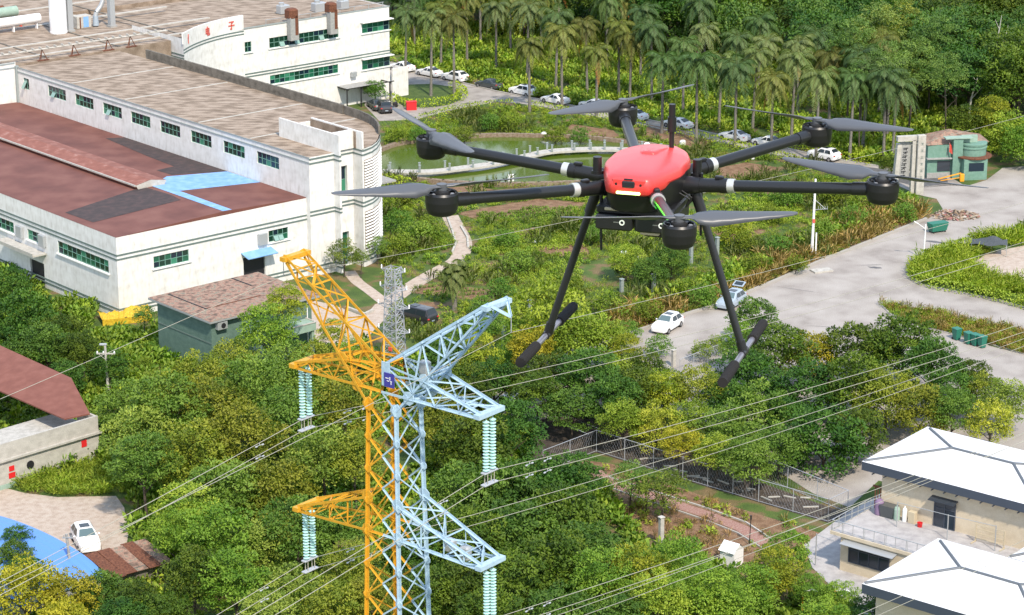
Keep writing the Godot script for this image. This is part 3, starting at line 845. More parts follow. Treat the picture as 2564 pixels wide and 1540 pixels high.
	boxes(o, "floor", M.grey, L(35.8, 8.6, 36.0), Vector3(16.6, 0.2, 65.0))
	# parapets
	m = MB.new()
	for i in range(4, arc.size() - 1):
		var d: Vector3 = arc[i + 1] - arc[i]
		var r := d.normalized()
		m.box((arc[i] + arc[i + 1]) / 2 + Vector3.UP * (ht + 0.55) + r.cross(Vector3.UP) * -0.12, Vector3(d.length() + 0.1, 1.2, 0.22 + 0.004 * (i % 2)), Basis(r, Vector3.UP, r.cross(Vector3.UP)))
	m.box(L(44.55, ht + 0.6, 38.6), Vector3(0.3, 1.3, 47))
	part(o, "parapet", m, M.parapet)
	m = MB.new()
	m.box(L(31.12, 16.3, 4.3), Vector3(0.26, 2.6, 12.5))
	m.box(L(33.0, 16.2, 0.32), Vector3(3.7, 2.4, 0.26))
	m.box(L(35.02, 16.15, 3.8), Vector3(0.26, 2.3, 10.6))
	m.box(L(33.1, 16.0, 9.3), Vector3(3.6, 1.6, 0.24))
	part(o, "roof_screen", m, M.white)
	m = MB.new()
	m.box(L(34.87, 16.1, 4.4), Vector3(0.06, 2.1, 9.4))
	part(o, "screen_lining", m, M.concrete_roof)
	m = MB.new()
	m.box(L(27.25, 7.6, 69.1), Vector3(0.5, 15.5, 0.5))
	part(o, "corner_pipe", m, M.edge)

	# ---- the wide roof behind, with its plant
	o = thing("factory_rear_block", "white rear factory block with wide beige roof behind the row of eight windows", "factory block", O, turn)
	m = MB.new()
	m.wall(L(-30, 0, 69.2), right, 57.2, 15.9, [], 0.2)
	part(o, "wall", m, M.white)
	band(o, [L(-30, 0, 69.17), L(27.0, 0, 69.17)], [15.1, 15.75], M.edge)
	m = MB.new()
	m.prism(poly([Vector2(-30, -69.3), Vector2(53.4, -69.3), Vector2(53.4, -98.1), Vector2(96.5, -98.1), Vector2(96.5, -150), Vector2(-30, -150)]), -0.3, 15.5)
	part(o, "roof", m, M.concrete_roof)
	for w in [72.5, 80.0, 92.0, 104.0]:
		m = MB.new()
		m.box(L(20, 15.56, w), Vector3(95, 0.16, 0.5))
		part(o, "roof_joint", m, M.pale)
	for u in [33.0, 45.0, 57.0]:
		m = MB.new()
		m.box(L(u, 15.55, 100), Vector3(0.3, 0.12, 60))
		part(o, "roof_joint", m, M.parapet)

	# ---- front wing with the curved sign wall
	o = thing("office_wing", "white two-storey office wing with curved sign wall and green ribbon windows", "office building", O, turn)
	var we := 15.0
	var rw := [Rect2(73.1 - 68.4, 11.24, 13.35, 1.6), Rect2(73.05 - 68.4, 5.55, 13.2, 1.4), Rect2(91.1 - 68.4, 11.2, 5.5, 1.5), Rect2(91.0 - 68.4, 5.3, 5.6, 1.55), Rect2(68.5 - 68.4, 11.2, 1.25, 1.6)]
	m = MB.new()
	m.wall(L(68.4, 0, 72), right, 28.2, we, rw, 0.3)
	part(o, "wall", m, M.white)
	window(o, L(68.4, 0, 72), right, rw[0], 14, 2, 0.14, true, 0.5, 0.12, 0.3)
	window(o, L(68.4, 0, 72), right, rw[1], 14, 2, 0.14, true, 0.5, 0.3, 0.0)
	window(o, L(68.4, 0, 72), right, rw[2], 5, 2, 0.14, true, 0.5, 0.6, 0.0)
	window(o, L(68.4, 0, 72), right, rw[3], 5, 2, 0.14, true, 0.5, 0.6, 0.0)
	window(o, L(68.4, 0, 72), right, rw[4], 2, 2, 0.14, true)
	for q in [[96.6, 13.0], [96.6, 7.1]]:
		boxes(o, "window_hood", M.white_trim, L(93.9, q[1], 71.7), Vector3(6.2, 0.12, 0.9))
	m = MB.new()
	m.wall(L(96.6, 0, 72), Vector3.FORWARD, 26, we, [], 0.2)
	part(o, "wall", m, M.white)
	m = MB.new()
	var wing := [Vector2(53.5, -66), Vector2(56.0, -68.9), Vector2(60.0, -71.0), Vector2(64.0, -71.9), Vector2(96.6, -72.05), Vector2(96.6, -98), Vector2(53.5, -98)]
	m.sheet(poly(wing), 14.8)
	part(o, "roof", m, M.concrete_roof)
	m = MB.new()
	m.wall(L(53.5, 0, 80), fwd, 14, 16.2, [Rect2(6.6, 12.3, 1.3, 2.0)], 0.2)
	part(o, "wall", m, M.white)
	window(o, L(53.5, 0, 80), fwd, Rect2(6.6, 12.3, 1.3, 2.0), 2, 1, 0.1, false)
	var bow := []
	for i in 11:
		var t := i / 10.0
		bow.append(L(lerpf(53.5, 68.4, t), 0, 72.0 - 6.0 * pow(1.0 - t, 2.0)))
	walls_along(o, bow, 0, 17.0, M.white, "curved_wall")
	m = MB.new()
	for i in 10:
		var d: Vector3 = bow[i + 1] - bow[i]
		var r := d.normalized()
		m.box((bow[i] + bow[i + 1]) / 2 + Vector3.UP * 16.2 - r.cross(Vector3.UP) * 0.14, Vector3(d.length() + 0.05, 1.62, 0.24 + 0.003 * (i % 2)), Basis(r, Vector3.UP, r.cross(Vector3.UP)))
	part(o, "sign_wall", m, M.white)
	band(o, bow, [14.1, 14.55], M.stripe)
	band(o, [L(53.48, 0, 80), L(53.48, 0, 66)], [13.2, 13.7, 12.2], M.stripe)
	band(o, [L(68.4, 0, 71.98), L(96.65, 0, 71.98)], [7.35, 7.8], M.stripe)
	band(o, [L(68.4, 0, 71.98), L(96.65, 0, 71.98)], [14.95], M.edge, 0.2)
	boxes(o, "floor", M.grey, L(80.0, 0.1, 85.0), Vector3(32.0, 0.1, 25.0))
	boxes(o, "floor", M.grey, L(82.5, 8.2, 85.0), Vector3(27.0, 0.2, 25.0))
	# red characters on the sign wall
	for s in [["电", 4.8], ["子", 8.4], ["亻", 1.1]]:
		var i := int(s[1])
		var a: Vector3 = bow[i].lerp(bow[i + 1], s[1] - i)
		var r: Vector3 = (bow[i + 1] - bow[i]).normalized()
		glyph(o, s[0], a + r.cross(Vector3.UP) * 0.06 + Vector3.UP * 15.75, r)
	# rust streaked ducts that climb over the eaves
	for q in [[76.4, 78.0], [84.1, 85.5]]:
		m = MB.new()
		m.box(L((q[0] + q[1]) / 2, 13.9, 71.35), Vector3(q[1] - q[0], 3.6, 0.9))
		part(o, "duct", m, M.grey)
		m = MB.new()
		m.cbox(L((q[0] + q[1]) / 2, 16.2, 71.7), Vector3(q[1] - q[0] + 0.1, 1.7, 1.7), 0.25)
		m.box(L((q[0] + q[1]) / 2 + 0.4, 14.4, 71.0), Vector3(0.55, 3.0, 0.3))
		part(o, "duct_head", m, M.rust)
	m = MB.new()
	m.tube(L(73.0, 15.6, 72.6), L(96.0, 15.6, 72.6), 0.05, 0.05, 5)
	for i in 9:
		m.tube(L(73.0 + 2.85 * i, 14.8, 72.6), L(73.0 + 2.85 * i, 15.6, 72.6), 0.05, 0.05, 5)
	part(o, "roof_rail", m, M.metal)
	for q in [[86.0, 76.5, 2.2], [90.0, 75.5, 1.6], [80.5, 78.5, 1.8]]:
		m = MB.new()
		m.cbox(L(q[0], 15.5, q[1]), Vector3(q[2], 1.4, 1.4), 0.1)
		m.tube(L(q[0] - 0.3, 16.1, q[1]), L(q[0] - 0.3, 16.6, q[1]), 0.45, 0.45, 10)
		part(o, "roof_fan", m, M.metal)
	m = MB.new()
	m.cbox(L(89.0, 5.0, 71.6), Vector3(1.0, 0.8, 0.5), 0.04)
	part(o, "air_conditioner", m, M.metal)
	m = MB.new()
	m.box(L(98.3, 2.4, 71.6), Vector3(3.2, 4.8, 0.3))
	part(o, "side_wall", m, M.white)
	roof_plant(O, turn)


# strokes of a character as raised bars: each stroke [x0, y0, x1, y1] in tenths of the character's size
func glyph(parent: Node3D, ch: String, at: Vector3, r: Vector3) -> void:
	var strokes := {
		"电": [[2, 8, 8, 8], [2, 8, 2, 3], [8, 8, 8, 3], [2, 5.5, 8, 5.5], [2, 3, 8, 3], [5, 10, 5, 1], [5, 1, 9, 1], [9, 1, 9, 2]],
		"子": [[2, 9, 8, 9], [8, 9, 5, 7], [5, 7, 5, 1], [5, 1, 3.5, 1.5], [1, 5, 9, 5]],
		"亻": [[5.5, 10, 4, 6.5], [4.8, 8, 4.8, 1]]}
	var m := MB.new()
	var n := r.cross(Vector3.UP)
	for s in strokes[ch]:
		var a: Vector3 = r * (s[0] - 5.0) * 0.14 + Vector3.UP * (s[1] - 5.0) * 0.14
		var b: Vector3 = r * (s[2] - 5.0) * 0.14 + Vector3.UP * (s[3] - 5.0) * 0.14
		var d: Vector3 = (b - a).normalized()
		m.box((a + b) / 2, Vector3((b - a).length() + 0.1, 0.17, 0.06), Basis(d, n.cross(d), n))
	part(parent, "character", m, M.sign_red, Transform3D(Basis(), at))


func roof_plant(O: Vector3, turn: float) -> void:
	var up := Transform3D(Basis(Vector3.UP, turn), O)
	var m := MB.new()
	m.lathe([Vector2(0, 0), Vector2(1.3, 0), Vector2(1.3, 8.5), Vector2(1.15, 9.0), Vector2(0, 9.1)], 24)
	m.tube(Vector3(0, 8.9, 0), Vector3(0, 9.7, 0), 0.3, 0.3, 10)
	m.lathe([Vector2(1.34, 0.1), Vector2(1.34, 0.3), Vector2(1.3, 0.3)], 24)
	solo("white_tank", "tall white cylindrical tank standing on the factory roof", "tank", m, M.paint_white, up * L(43.8, 15.5, 85.1))
	var o := thing("steel_stack", "grey steel duct rising beside the tall white roof tank", "duct", up * L(45.6, 15.5, 84.9), turn, "grey ducts on the factory roof")
	m = MB.new()
	m.box(Vector3(0, 4.5, 0), Vector3(0.85, 9, 0.85))
	part(o, "shaft", m, M.metal)
	m = MB.new()
	m.box(Vector3(0, 0.15, 0), Vector3(1.2, 0.3, 1.2))
	part(o, "base", m, M.grey)
	copy(o, "grey steel duct rising to the right of the rooftop cabinet", up * L(52.3, 15.5, 83.8), turn)
	o = thing("roof_cabinet", "cream rooftop cabinet with pale blue door between two grey ducts", "cabinet", up * L(48.6, 15.5, 86.4), turn)
	m = MB.new()
	m.cbox(Vector3(0, 0.95, 0), Vector3(2.5, 1.9, 1.6), 0.06)
	part(o, "body", m, M.pale)
	boxes(o, "door", M.blue_sheet, Vector3(0.3, 0.95, 0.81), Vector3(0.9, 1.6, 0.04))
	boxes(o, "side_panel", M.rust, Vector3(-0.7, 0.9, 0.81), Vector3(0.22, 1.7, 0.04))
	o = thing("roof_blower", "pale blue rooftop blower with bent outlet pipe", "blower", up * L(50.6, 15.5, 85.6), turn)
	m = MB.new()
	m.tube(Vector3(0, 0.2, 0), Vector3(0, 1.7, 0), 0.5, 0.4, 12)
	part(o, "casing", m, M.paint_blue)
	m = MB.new()
	m.path([Vector3(0, 1.6, 0), Vector3(0.2, 2.2, 0), Vector3(1.0, 3.0, 0), Vector3(1.5, 3.9, 0)], 0.36, 10)
	part(o, "outlet", m, M.metal)
	# thick pipes behind the tank
	var pipes := [["white", 36.0, 90.2, 0.9, M.paint_white], ["pale green", 36.0, 97.0, 1.0, M.pale_green], ["red", 35.0, 93.2, 0.35, M.sign_red], ["rusty pink", 36.0, 101.0, 0.7, M.rust]]
	for p in pipes:
		m = MB.new()
		m.tube(Vector3(-14, p[3] + 0.7, 0), Vector3(7.5, p[3] + 0.7, 0), p[3] * 0.8, p[3] * 0.8, 12)
		for i in 6:
			m.box(Vector3(-13 + 4.0 * i, (p[3] + 0.7) / 2, 0), Vector3(0.2, p[3] + 0.7, 0.5))
		solo("roof_pipe", "thick %s pipe lying on low stands left of the white roof tank" % p[0], "pipe", m, p[4], up * L(p[1], 15.5, p[2]), turn)
	for q in [[30.0, 95.0, "leftmost"], [35.5, 99.0, "middle"], [40.0, 100.0, "rightmost"]]:
		m = MB.new()
		m.cbox(Vector3(0, 0.8, 0), Vector3(2.2, 1.6, 1.4), 0.1)
		m.tube(Vector3(0.5, 1.5, 0), Vector3(0.5, 2.3, 0), 0.35, 0.35, 10)
		solo("filter_unit", "white filter unit among the roof pipes, %s of three" % q[2], "filter unit", m, M.paint_white, up * L(q[0], 15.5, q[1]), turn)
	# pipe rack along the edge of the roof
	o = thing("pipe_rack", "low rusty pipe rack on trestles crossing the beige factory roof", "pipe rack", up * L(38.0, 15.4, 69.6), turn)
	m = MB.new()
	for d in [-0.25, 0.0, 0.25]:
		m.tube(Vector3(-16, 1.65, d), Vector3(15.0, 1.65, d), 0.07, 0.07, 6)
	part(o, "pipe", m, M.pale)
	for x in [-6.2, -1.0, 4.7, 8.6]:
		m = MB.new()
		m.tube(Vector3(x - 0.7, 0, 0.3), Vector3(x, 1.6, 0), 0.06, 0.06, 5)
		m.tube(Vector3(x + 0.7, 0, 0.3), Vector3(x, 1.6, 0), 0.06, 0.06, 5)
		m.tube(Vector3(x, 0, -0.4), Vector3(x, 1.7, 0), 0.06, 0.06, 5)
		m.box(Vector3(x, 0.06, 0.1), Vector3(1.9, 0.12, 0.5))
		part(o, "trestle", m, M.rust)
	for i in 24:
		m = MB.new()
		m.box(Vector3(-15 + 1.22 * i, 1.85, 0), Vector3(0.18, 0.22, 0.7))
		part(o, "clip", m, M.pale)


# ---- houses ----------------------------------------------------------------------------------------------
# a hipped roof with raised seams: local box x0..x1, z0..z1 (z towards the viewer), ridge along x
func hip_roof(o: Node3D, x0: float, x1: float, z0: float, z1: float, e: float, rise: float, r0: float, r1: float) -> void:
	var a := Vector3(x0, e, z1)
	var b := Vector3(x1, e, z1)
	var c := Vector3(x1, e, z0)
	var d := Vector3(x0, e, z0)
	var zm := (z0 + z1) / 2
	var p := Vector3(r0, e + rise, zm)
	var q := Vector3(r1, e + rise, zm)
	var m := MB.new()
	m.quad(a, b, q, p)
	part(o, "roof_slope", m, M.tarp_white)
	m = MB.new()
	m.quad(c, d, p, q)
	part(o, "roof_slope", m, M.tarp_white)
	m = MB.new()
	m.tri(d, a, p)
	part(o, "roof_slope", m, M.tarp_white)
	m = MB.new()
	m.tri(b, c, q)
	part(o, "roof_slope", m, M.tarp_white)
	for s in [[a.lerp(p, 0.03), p], [d.lerp(p, 0.1), p], [b.lerp(q, 0.03), q], [c.lerp(q, 0.03), q], [p, q]]:
		m = MB.new()
		m.tube(s[0], s[1], 0.15, 0.15, 6)
		part(o, "seam", m, M.seam)
	m = MB.new()
	m.box(Vector3((x0 + x1) / 2, e - 0.42, z1 - 0.06), Vector3(x1 - x0, 0.8, 0.1))
	m.box(Vector3((x0 + x1) / 2, e - 0.42, z0 + 0.06), Vector3(x1 - x0, 0.8, 0.1))
	m.box(Vector3(x0 + 0.06, e - 0.43, zm), Vector3(0.1, 0.8, z1 - z0 - 0.2))
	m.box(Vector3(x1 - 0.06, e - 0.43, zm), Vector3(0.1, 0.8, z1 - z0 - 0.2))
	part(o, "fascia", m, M.fascia)
	m = MB.new()
	m.box(Vector3((x0 + x1) / 2, e - 0.75, zm), Vector3(x1 - x0 - 0.3, 0.08, z1 - z0 - 0.3))
	part(o, "soffit", m, M.cream)


func plain_window(o: Node3D, at: Vector3, w: float, h: float, n: int, b := Basis()) -> void:
	var t := holder(o, "window", at)
	t.basis = b
	var m := MB.new()
	for i in n + 1:
		m.box(Vector3(-w / 2 + w * i / n, 0, 0.03), Vector3(0.09, h, 0.08))
	for y in [-h / 2, h * 0.22, h / 2]:
		m.box(Vector3(0, y, 0.032), Vector3(w, 0.08, 0.084))
	part(t, "frame", m, M.fascia)
	for i in n:
		boxes(t, "pane", M.house_glass if i % 2 == 0 else M.glass_c, Vector3(-w / 2 + w * (i + 0.5) / n, -h * 0.14, 0.01), Vector3(w / n - 0.09, h * 0.72 - 0.08, 0.03))
		boxes(t, "pane", M.house_glass, Vector3(-w / 2 + w * (i + 0.5) / n, h * 0.36, 0.01), Vector3(w / n - 0.09, h * 0.28 - 0.08, 0.03))


func rail(o: Node3D, a: Vector3, b: Vector3, h: float, n: int, mat: Material) -> void:
	var m := MB.new()
	m.tube(a + Vector3.UP * h, b + Vector3.UP * h, 0.04, 0.04, 6)
	m.tube(a + Vector3.UP * h * 0.12, b + Vector3.UP * h * 0.12, 0.025, 0.025, 5)
	part(o, "handrail", m, mat)
	for i in n + 1:
		m = MB.new()
		var p := a.lerp(b, float(i) / n)
		m.tube(p, p + Vector3.UP * h, 0.03, 0.03, 5)
		if i % 2 == 1:
			var d := (b - a).normalized() * 0.14
			m.tube(p + d, p + d + Vector3.UP * h, 0.02, 0.02, 5)
		part(o, "baluster", m, mat)


func build_houses() -> void:
	# ---- white-roofed house with terrace
	var A := Vector3(28.88, 0, -208.22)
	var turn := deg_to_rad(-39)
	var X := Transform3D(Basis(Vector3.UP, turn), A)
	var o := thing("white_roofed_house", "cream house with white hipped roof and tiled first-floor terrace", "house", A, turn)
	var m := MB.new()
	m.box(Vector3(8.6, 1.7, -2.95), Vector3(15.6, 3.4, 6.6))
	part(o, "ground_floor", m, M.cream)
	m = MB.new()
	m.box(Vector3(8.1, 3.45, -3.1), Vector3(16.6, 0.22, 7.0))
	part(o, "terrace_slab", m, M.paving)
	m = MB.new()
	m.box(Vector3(8.1, 3.42, 0.46), Vector3(16.7, 0.3, 0.12))
	m.box(Vector3(-0.24, 3.42, -3.0), Vector3(0.1, 0.3, 6.9))
	part(o, "slab_edge", m, M.cream)
	m = MB.new()
	m.box(Vector3(8.7, 5.7, -11.7), Vector3(15.8, 4.4, 10.6))
	m.box(Vector3(8.7, 1.8, -11.7), Vector3(15.78, 3.58, 10.58))
	part(o, "upper_floor", m, M.cream)
	hip_roof(o, -0.9, 16.8, -17.3, -5.55, 8.2, 0.95, 5.0, 11.2)
	for i in 14:
		boxes(o, "eave_bracket", M.fascia, Vector3(0.2 + 1.22 * i, 7.2, -6.0), Vector3(0.08, 0.1, 0.85))
	plain_window(o, Vector3(3.75, 1.95, 0.37), 4.1, 1.75, 4)
	m = MB.new()
	m.box(Vector3(3.9, 3.0, 0.8), Vector3(5.4, 0.05, 1.0), Basis(Vector3.RIGHT, 0.15))
	part(o, "window_awning", m, M.metal)
	plain_window(o, Vector3(7.35, 4.85, -6.38), 2.1, 2.5, 2)
	m = MB.new()
	m.box(Vector3(7.35, 6.35, -5.9), Vector3(2.6, 0.06, 0.9), Basis(Vector3.RIGHT, 0.2))
	part(o, "door_awning", m, M.house_glass)
	m = MB.new()
	for i in 5:
		m.box(Vector3(0.1 + 0.28 * i, 4.7, -6.5), Vector3(0.08, 2.2, 0.08))
	m.box(Vector3(0.6, 5.75, -6.5), Vector3(1.5, 0.18, 0.12))
	part(o, "slat_door", m, M.rust)
	rail(o, Vector3(-0.15, 3.56, 0.38), Vector3(9.6, 3.56, 0.38), 1.05, 9, M.metal)
	rail(o, Vector3(-0.15, 3.56, 0.38), Vector3(-0.15, 3.56, -6.2), 1.05, 6, M.metal)
	for q in [Vector3(3.9, 3.56, -4.0), Vector3(8.9, 3.56, -4.2), Vector3(13.4, 3.56, -4.6)]:
		m = MB.new()
		m.tube(q, q + Vector3.UP * 2.4, 0.05, 0.05, 6)
		part(o, "line_post", m, M.metal)
	m = MB.new()
	m.tube(Vector3(3.9, 5.9, -4.0), Vector3(8.9, 5.9, -4.2), 0.03, 0.03, 5)
	m.tube(Vector3(8.9, 5.9, -4.2), Vector3(13.4, 5.9, -4.6), 0.03, 0.03, 5)
	part(o, "drying_line", m, M.metal)
	m = MB.new()
	m.tube(Vector3(-1.4, 0, 0.9), Vector3(-1.4, 3.1, 0.9), 0.05, 0.05, 6)
	m.tube(Vector3(-1.4, 3.0, 0.9), Vector3(0.4, 2.9, 0.9), 0.03, 0.03, 5)
	part(o, "washing_post", m, M.metal)
	# things on the terrace
	var things := [["water_barrel", "tall purple barrel at the left end of the terrace wall", "barrel", M.purple, Vector3(1.1, 3.56, -5.6), 0.42, 1.5], ["gas_bottle", "pale gas bottle with a wider body beside the black terrace tub", "gas bottle", M.pale_green, Vector3(3.0, 3.56, -5.5), 0.3, 1.25], ["gas_bottle", "thin white gas bottle with dark cap on the terrace", "gas bottle", M.paint_white, Vector3(3.75, 3.56, -5.6), 0.22, 1.3]]
	for t in things:
		m = MB.new()
		m.lathe([Vector2(0, 0), Vector2(t[5] * 0.94, 0), Vector2(t[5], 0.1), Vector2(t[5], t[6] * 0.8), Vector2(t[5] * 0.7, t[6] * 0.95), Vector2(0.08, t[6]), Vector2(0, t[6] + 0.02)], 16)
		m.tube(Vector3(0, t[6], 0), Vector3(0, t[6] + 0.14, 0), 0.07, 0.07, 8)
		solo(t[0], t[1], t[2], m, t[3], X * t[4], turn)
	m = MB.new()
	m.loft([[[Vector2(-0.6, -0.4), Vector2(0.6, -0.4), Vector2(0.6, 0.4), Vector2(-0.6, 0.4)], 0.0], [[Vector2(-0.75, -0.52), Vector2(0.75, -0.52), Vector2(0.75, 0.52), Vector2(-0.75, 0.52)], 1.15]], Vector3.ZERO)
	solo("black_tub", "black tub between the purple barrel and gas bottle on terrace", "tub", m, M.paint_dark, X * Vector3(2.1, 3.56, -5.6), turn)
	m = MB.new()
	m.lathe([Vector2(0, 0), Vector2(0.2, 0), Vector2(0.26, 0.42), Vector2(0.23, 0.42), Vector2(0.18, 0.05), Vector2(0, 0.05)], 14)
	solo("bucket", "small bright red bucket on the tiled terrace", "bucket", m, M.red, X * Vector3(5.5, 3.56, -5.3), turn)
	m = MB.new()
	m.cbox(Vector3(0, 0.55, 0), Vector3(0.7, 1.1, 0.5), 0.03)
	solo("crate", "pale orange crate beside the white gas bottle on terrace", "crate", m, M.beige, X * Vector3(4.5, 3.56, -5.7), turn)
	o = thing("drying_rack", "wooden drying rack frame leaning on the cream terrace wall", "rack", X * Vector3(12.4, 3.56, -5.5), turn)
	for h in [0.35, 0.8, 1.25, 1.6]:
		boxes(o, "bar", M.beige, Vector3(0, h, 0), Vector3(2.8, 0.07, 0.07))
	for x in [-1.4, 1.4]:
		boxes(o, "leg", M.beige, Vector3(x, 0.85, 0.02), Vector3(0.09, 1.7, 0.09))
		boxes(o, "foot", M.beige, Vector3(x, 0.06, 0.35), Vector3(0.09, 0.09, 0.9))
	# ---- the second white roof, cut by the corner of the frame
	o = thing("white_roofed_house", "lower white hipped roof with dark fascia at the bottom corner", "house", X * Vector3(11.4, 0, 14.4), turn)
	m = MB.new()
	m.box(Vector3(8.0, 2.85, -6.0), Vector3(14.4, 5.7, 10.0))
	part(o, "wall", m, M.cream)
	hip_roof(o, 0, 16.5, -12.4, 0, 6.4, 0.85, 5.6, 11.0)
	o = thing("white_roofed_house", "white roof corner touching the right edge beside the terrace", "house", Vector3(42.29, 5.2, -198.18), turn)
	o.position.y = 0
	m = MB.new()
	m.box(Vector3(5.2, 2.2, -4.4), Vector3(9.0, 4.4, 7.4))
	part(o, "wall", m, M.cream)
	hip_roof(o, 0, 10.0, -9.0, 0, 5.2, 0.9, 4.2, 6.0)

	# ---- green house with the rusty roof
	turn = deg_to_rad(41.5)
	o = thing("green_house", "small green two-storey house with flat rust-stained roof", "house", Vector3(-32.65, 0, -259.3), turn)
	m = MB.new()
	m.box(Vector3(7.15, 3.27, -5.6), Vector3(13.6, 6.54, 10.4))
	part(o, "wall", m, M.green_wall)
	m = MB.new()
	m.box(Vector3(7.3, 6.62, -5.7), Vector3(15.0, 0.2, 11.9))
	part(o, "roof", m, M.old_tile)
	m = MB.new()
	m.box(Vector3(7.3, 6.56, 0.27), Vector3(15.06, 0.2, 0.06))
	m.box(Vector3(-0.22, 6.56, -5.7), Vector3(0.06, 0.2, 12.0))
	part(o, "roof_edge", m, M.metal)
	for q in [[2.1, -7.4, 0.14, 7.6], [11.0, -9.6, 0.14, 3.8]]:
		boxes(o, "roof_seam", M.dark, Vector3(q[0], 6.74, q[1]), Vector3(q[2], 0.08, q[3]))
	boxes(o, "roof_seam", M.rust, Vector3(5.8, 6.74, -3.9), Vector3(7.4, 0.08, 0.14))
	boxes(o, "band", M.stripe, Vector3(0.33, 3.9, -5.6), Vector3(0.06, 0.12, 10.3))
	m = MB.new()
	m.box(Vector3(11.0, 3.75, 0.7), Vector3(4.0, 0.9, 1.9))
	part(o, "balcony", m, M.pale_green)
	m = MB.new()
	m.box(Vector3(11.0, 4.24, 1.62), Vector3(4.2, 0.1, 0.2))
	m.box(Vector3(13.0, 4.242, 0.7), Vector3(0.2, 0.1, 1.9))
	part(o, "balcony_rim", m, M.pale)
	m = MB.new()
	m.box(Vector3(12.7, 1.65, 1.3), Vector3(0.35, 3.3, 0.35))
	part(o, "balcony_post", m, M.pale_green)
	m = MB.new()
	m.tube(Vector3(13.2, 0.0, -0.2), Vector3(13.2, 6.5, -0.2), 0.07, 0.07, 6)
	part(o, "drainpipe", m, M.paint_white)
	m = MB.new()
	m.cbox(Vector3(1.5, 5.9, -0.1), Vector3(1.3, 0.9, 0.6), 0.05)
	part(o, "air_conditioner", m, M.metal)
	m = MB.new()
	m.tube(Vector3(1.57, 5.9, 0.2), Vector3(1.57, 5.9, 0.23), 0.3, 0.3, 12)
	part(o, "fan_grille", m, M.dark)

	# ---- house with the red sheet roof on the left
	turn = deg_to_rad(45)
	A = Vector3(-48.7, 0, -227.4)
	o = thing("red_roofed_house", "grey concrete house under brown-red sheet roof at left edge", "house", A, turn)
	m = MB.new()
	m.box(Vector3(1.2, 1.43, -3.6), Vector3(19.0, 2.86, 7.2))
	part(o, "ground_floor", m, M.pale)
	m = MB.new()
	m.box(Vector3(1.2, 0.2, 0.02), Vector3(19.06, 0.55, 0.08))
	part(o, "plinth", m, M.pale_green)
	m = MB.new()
	m.box(Vector3(1.2, 2.95, -3.5), Vector3(19.6, 0.2, 7.6))
	part(o, "ledge", m, M.pale)
	m = MB.new()
	m.box(Vector3(1.2, 3.85, -0.1), Vector3(19.0, 1.6, 0.25))
	m.box(Vector3(10.55, 3.85, -1.7), Vector3(0.25, 1.58, 3.0))
	part(o, "parapet", m, M.pale)
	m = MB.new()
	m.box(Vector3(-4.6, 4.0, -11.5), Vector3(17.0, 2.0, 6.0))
	part(o, "shaded_interior", m, M.dark_patch)  # solid dark block, its colour stands in for shade under the open roof
	m = MB.new()
	m.box(Vector3(0.4, 4.15, -4.0), Vector3(1.6, 2.1, 0.3))
	part(o, "shed_wall", m, M.grey)
	for q in [[8.9, 2.2, 0.62, 0.55], [0.35, 1.9, 0.6, 0.4], [0.35, 1.2, 0.75, 0.42]]:
		boxes(o, "poster", M.red, Vector3(q[0], q[1], 0.03), Vector3(q[2], q[3] * 1.3, 0.03))
	m = MB.new()
	m.tube(Vector3(2.5, 1.7, -0.1), Vector3(2.5, 1.7, 0.07), 0.42, 0.42, 18)
	part(o, "round_vent", m, M.dark)
	for q in [Vector3(6.1, 3.4, -1.0), Vector3(8.7, 3.5, -1.0)]:
		m = MB.new()
		m.cbox(q, Vector3(0.9, 0.6, 0.7), 0.1)
		part(o, "roof_box", m, M.paint_white)
	m = MB.new()
	m.tube(Vector3(-6.0, 3.9, -0.9), Vector3(6.0, 3.9, -0.9), 0.05, 0.05, 6)
	part(o, "pipe", m, M.metal)
	var inv := o.transform.affine_inverse()
	var pts := [Vector3(-62.0, 5, -251.8), Vector3(-44.08, 5, -233.14), Vector3(-41.84, 5, -234.7), Vector3(-44.85, 6.2, -242.0), Vector3(-64.2, 6.2, -263.9)]
	m = MB.new()
	var q5 := []
	for p in pts:
		q5.append(inv * p)
	for k in [0.0, -0.14]:
		var dn: Vector3 = Vector3.UP * k
		m.quad(q5[0] + dn, q5[1] + dn, q5[3] + dn, q5[4] + dn)
		m.tri(q5[1] + dn, q5[2] + dn, q5[3] + dn)
	for i in 5:
		var a: Vector3 = q5[i]
		var b: Vector3 = q5[(i + 1) % 5]
		m.quad(a - Vector3.UP * 0.14, b - Vector3.UP * 0.14, b, a)
	part(o, "roof", m, M.house_red)
	for p in [[Vector3(-45.87, 3, -240.22), 5.0], [Vector3(-50.3, 3, -244.45), 5.0]]:
		m = MB.new()
		m.tube(inv * Vector3(p[0].x, 3.0, p[0].z), inv * Vector3(p[0].x, 5.2, p[0].z), 0.07, 0.07, 6)
		part(o, "roof_post", m, M.metal)

	# ---- blue arched sheet roof, lower left: a barrel vault seen over its far end
	var e0 := Vector3(-49.88, 2, -214.56)
	var e1 := Vector3(-35.46, 2, -201.33)
	var ax := Vector3(e1.z - e0.z, 0, e0.x - e1.x).normalized() * -1.0
	if ax.z < 0:
		ax = -ax
	var mid := (e0 + e1) / 2
	o = thing("blue_roofed_shed", "shed with bright blue corrugated barrel roof in the lower left", "shed", Vector3(mid.x, 0, mid.z))
	m = MB.new()
	var half := (e1 - e0) / 2
	var n := 44
	var f := func(a: float, b: float, k: int) -> Vector3: return -half * cos(PI * a) + Vector3.UP * (2.0 + 1.9 * sin(PI * a) + 0.045 * (k % 2)) + ax * 13.0 * b
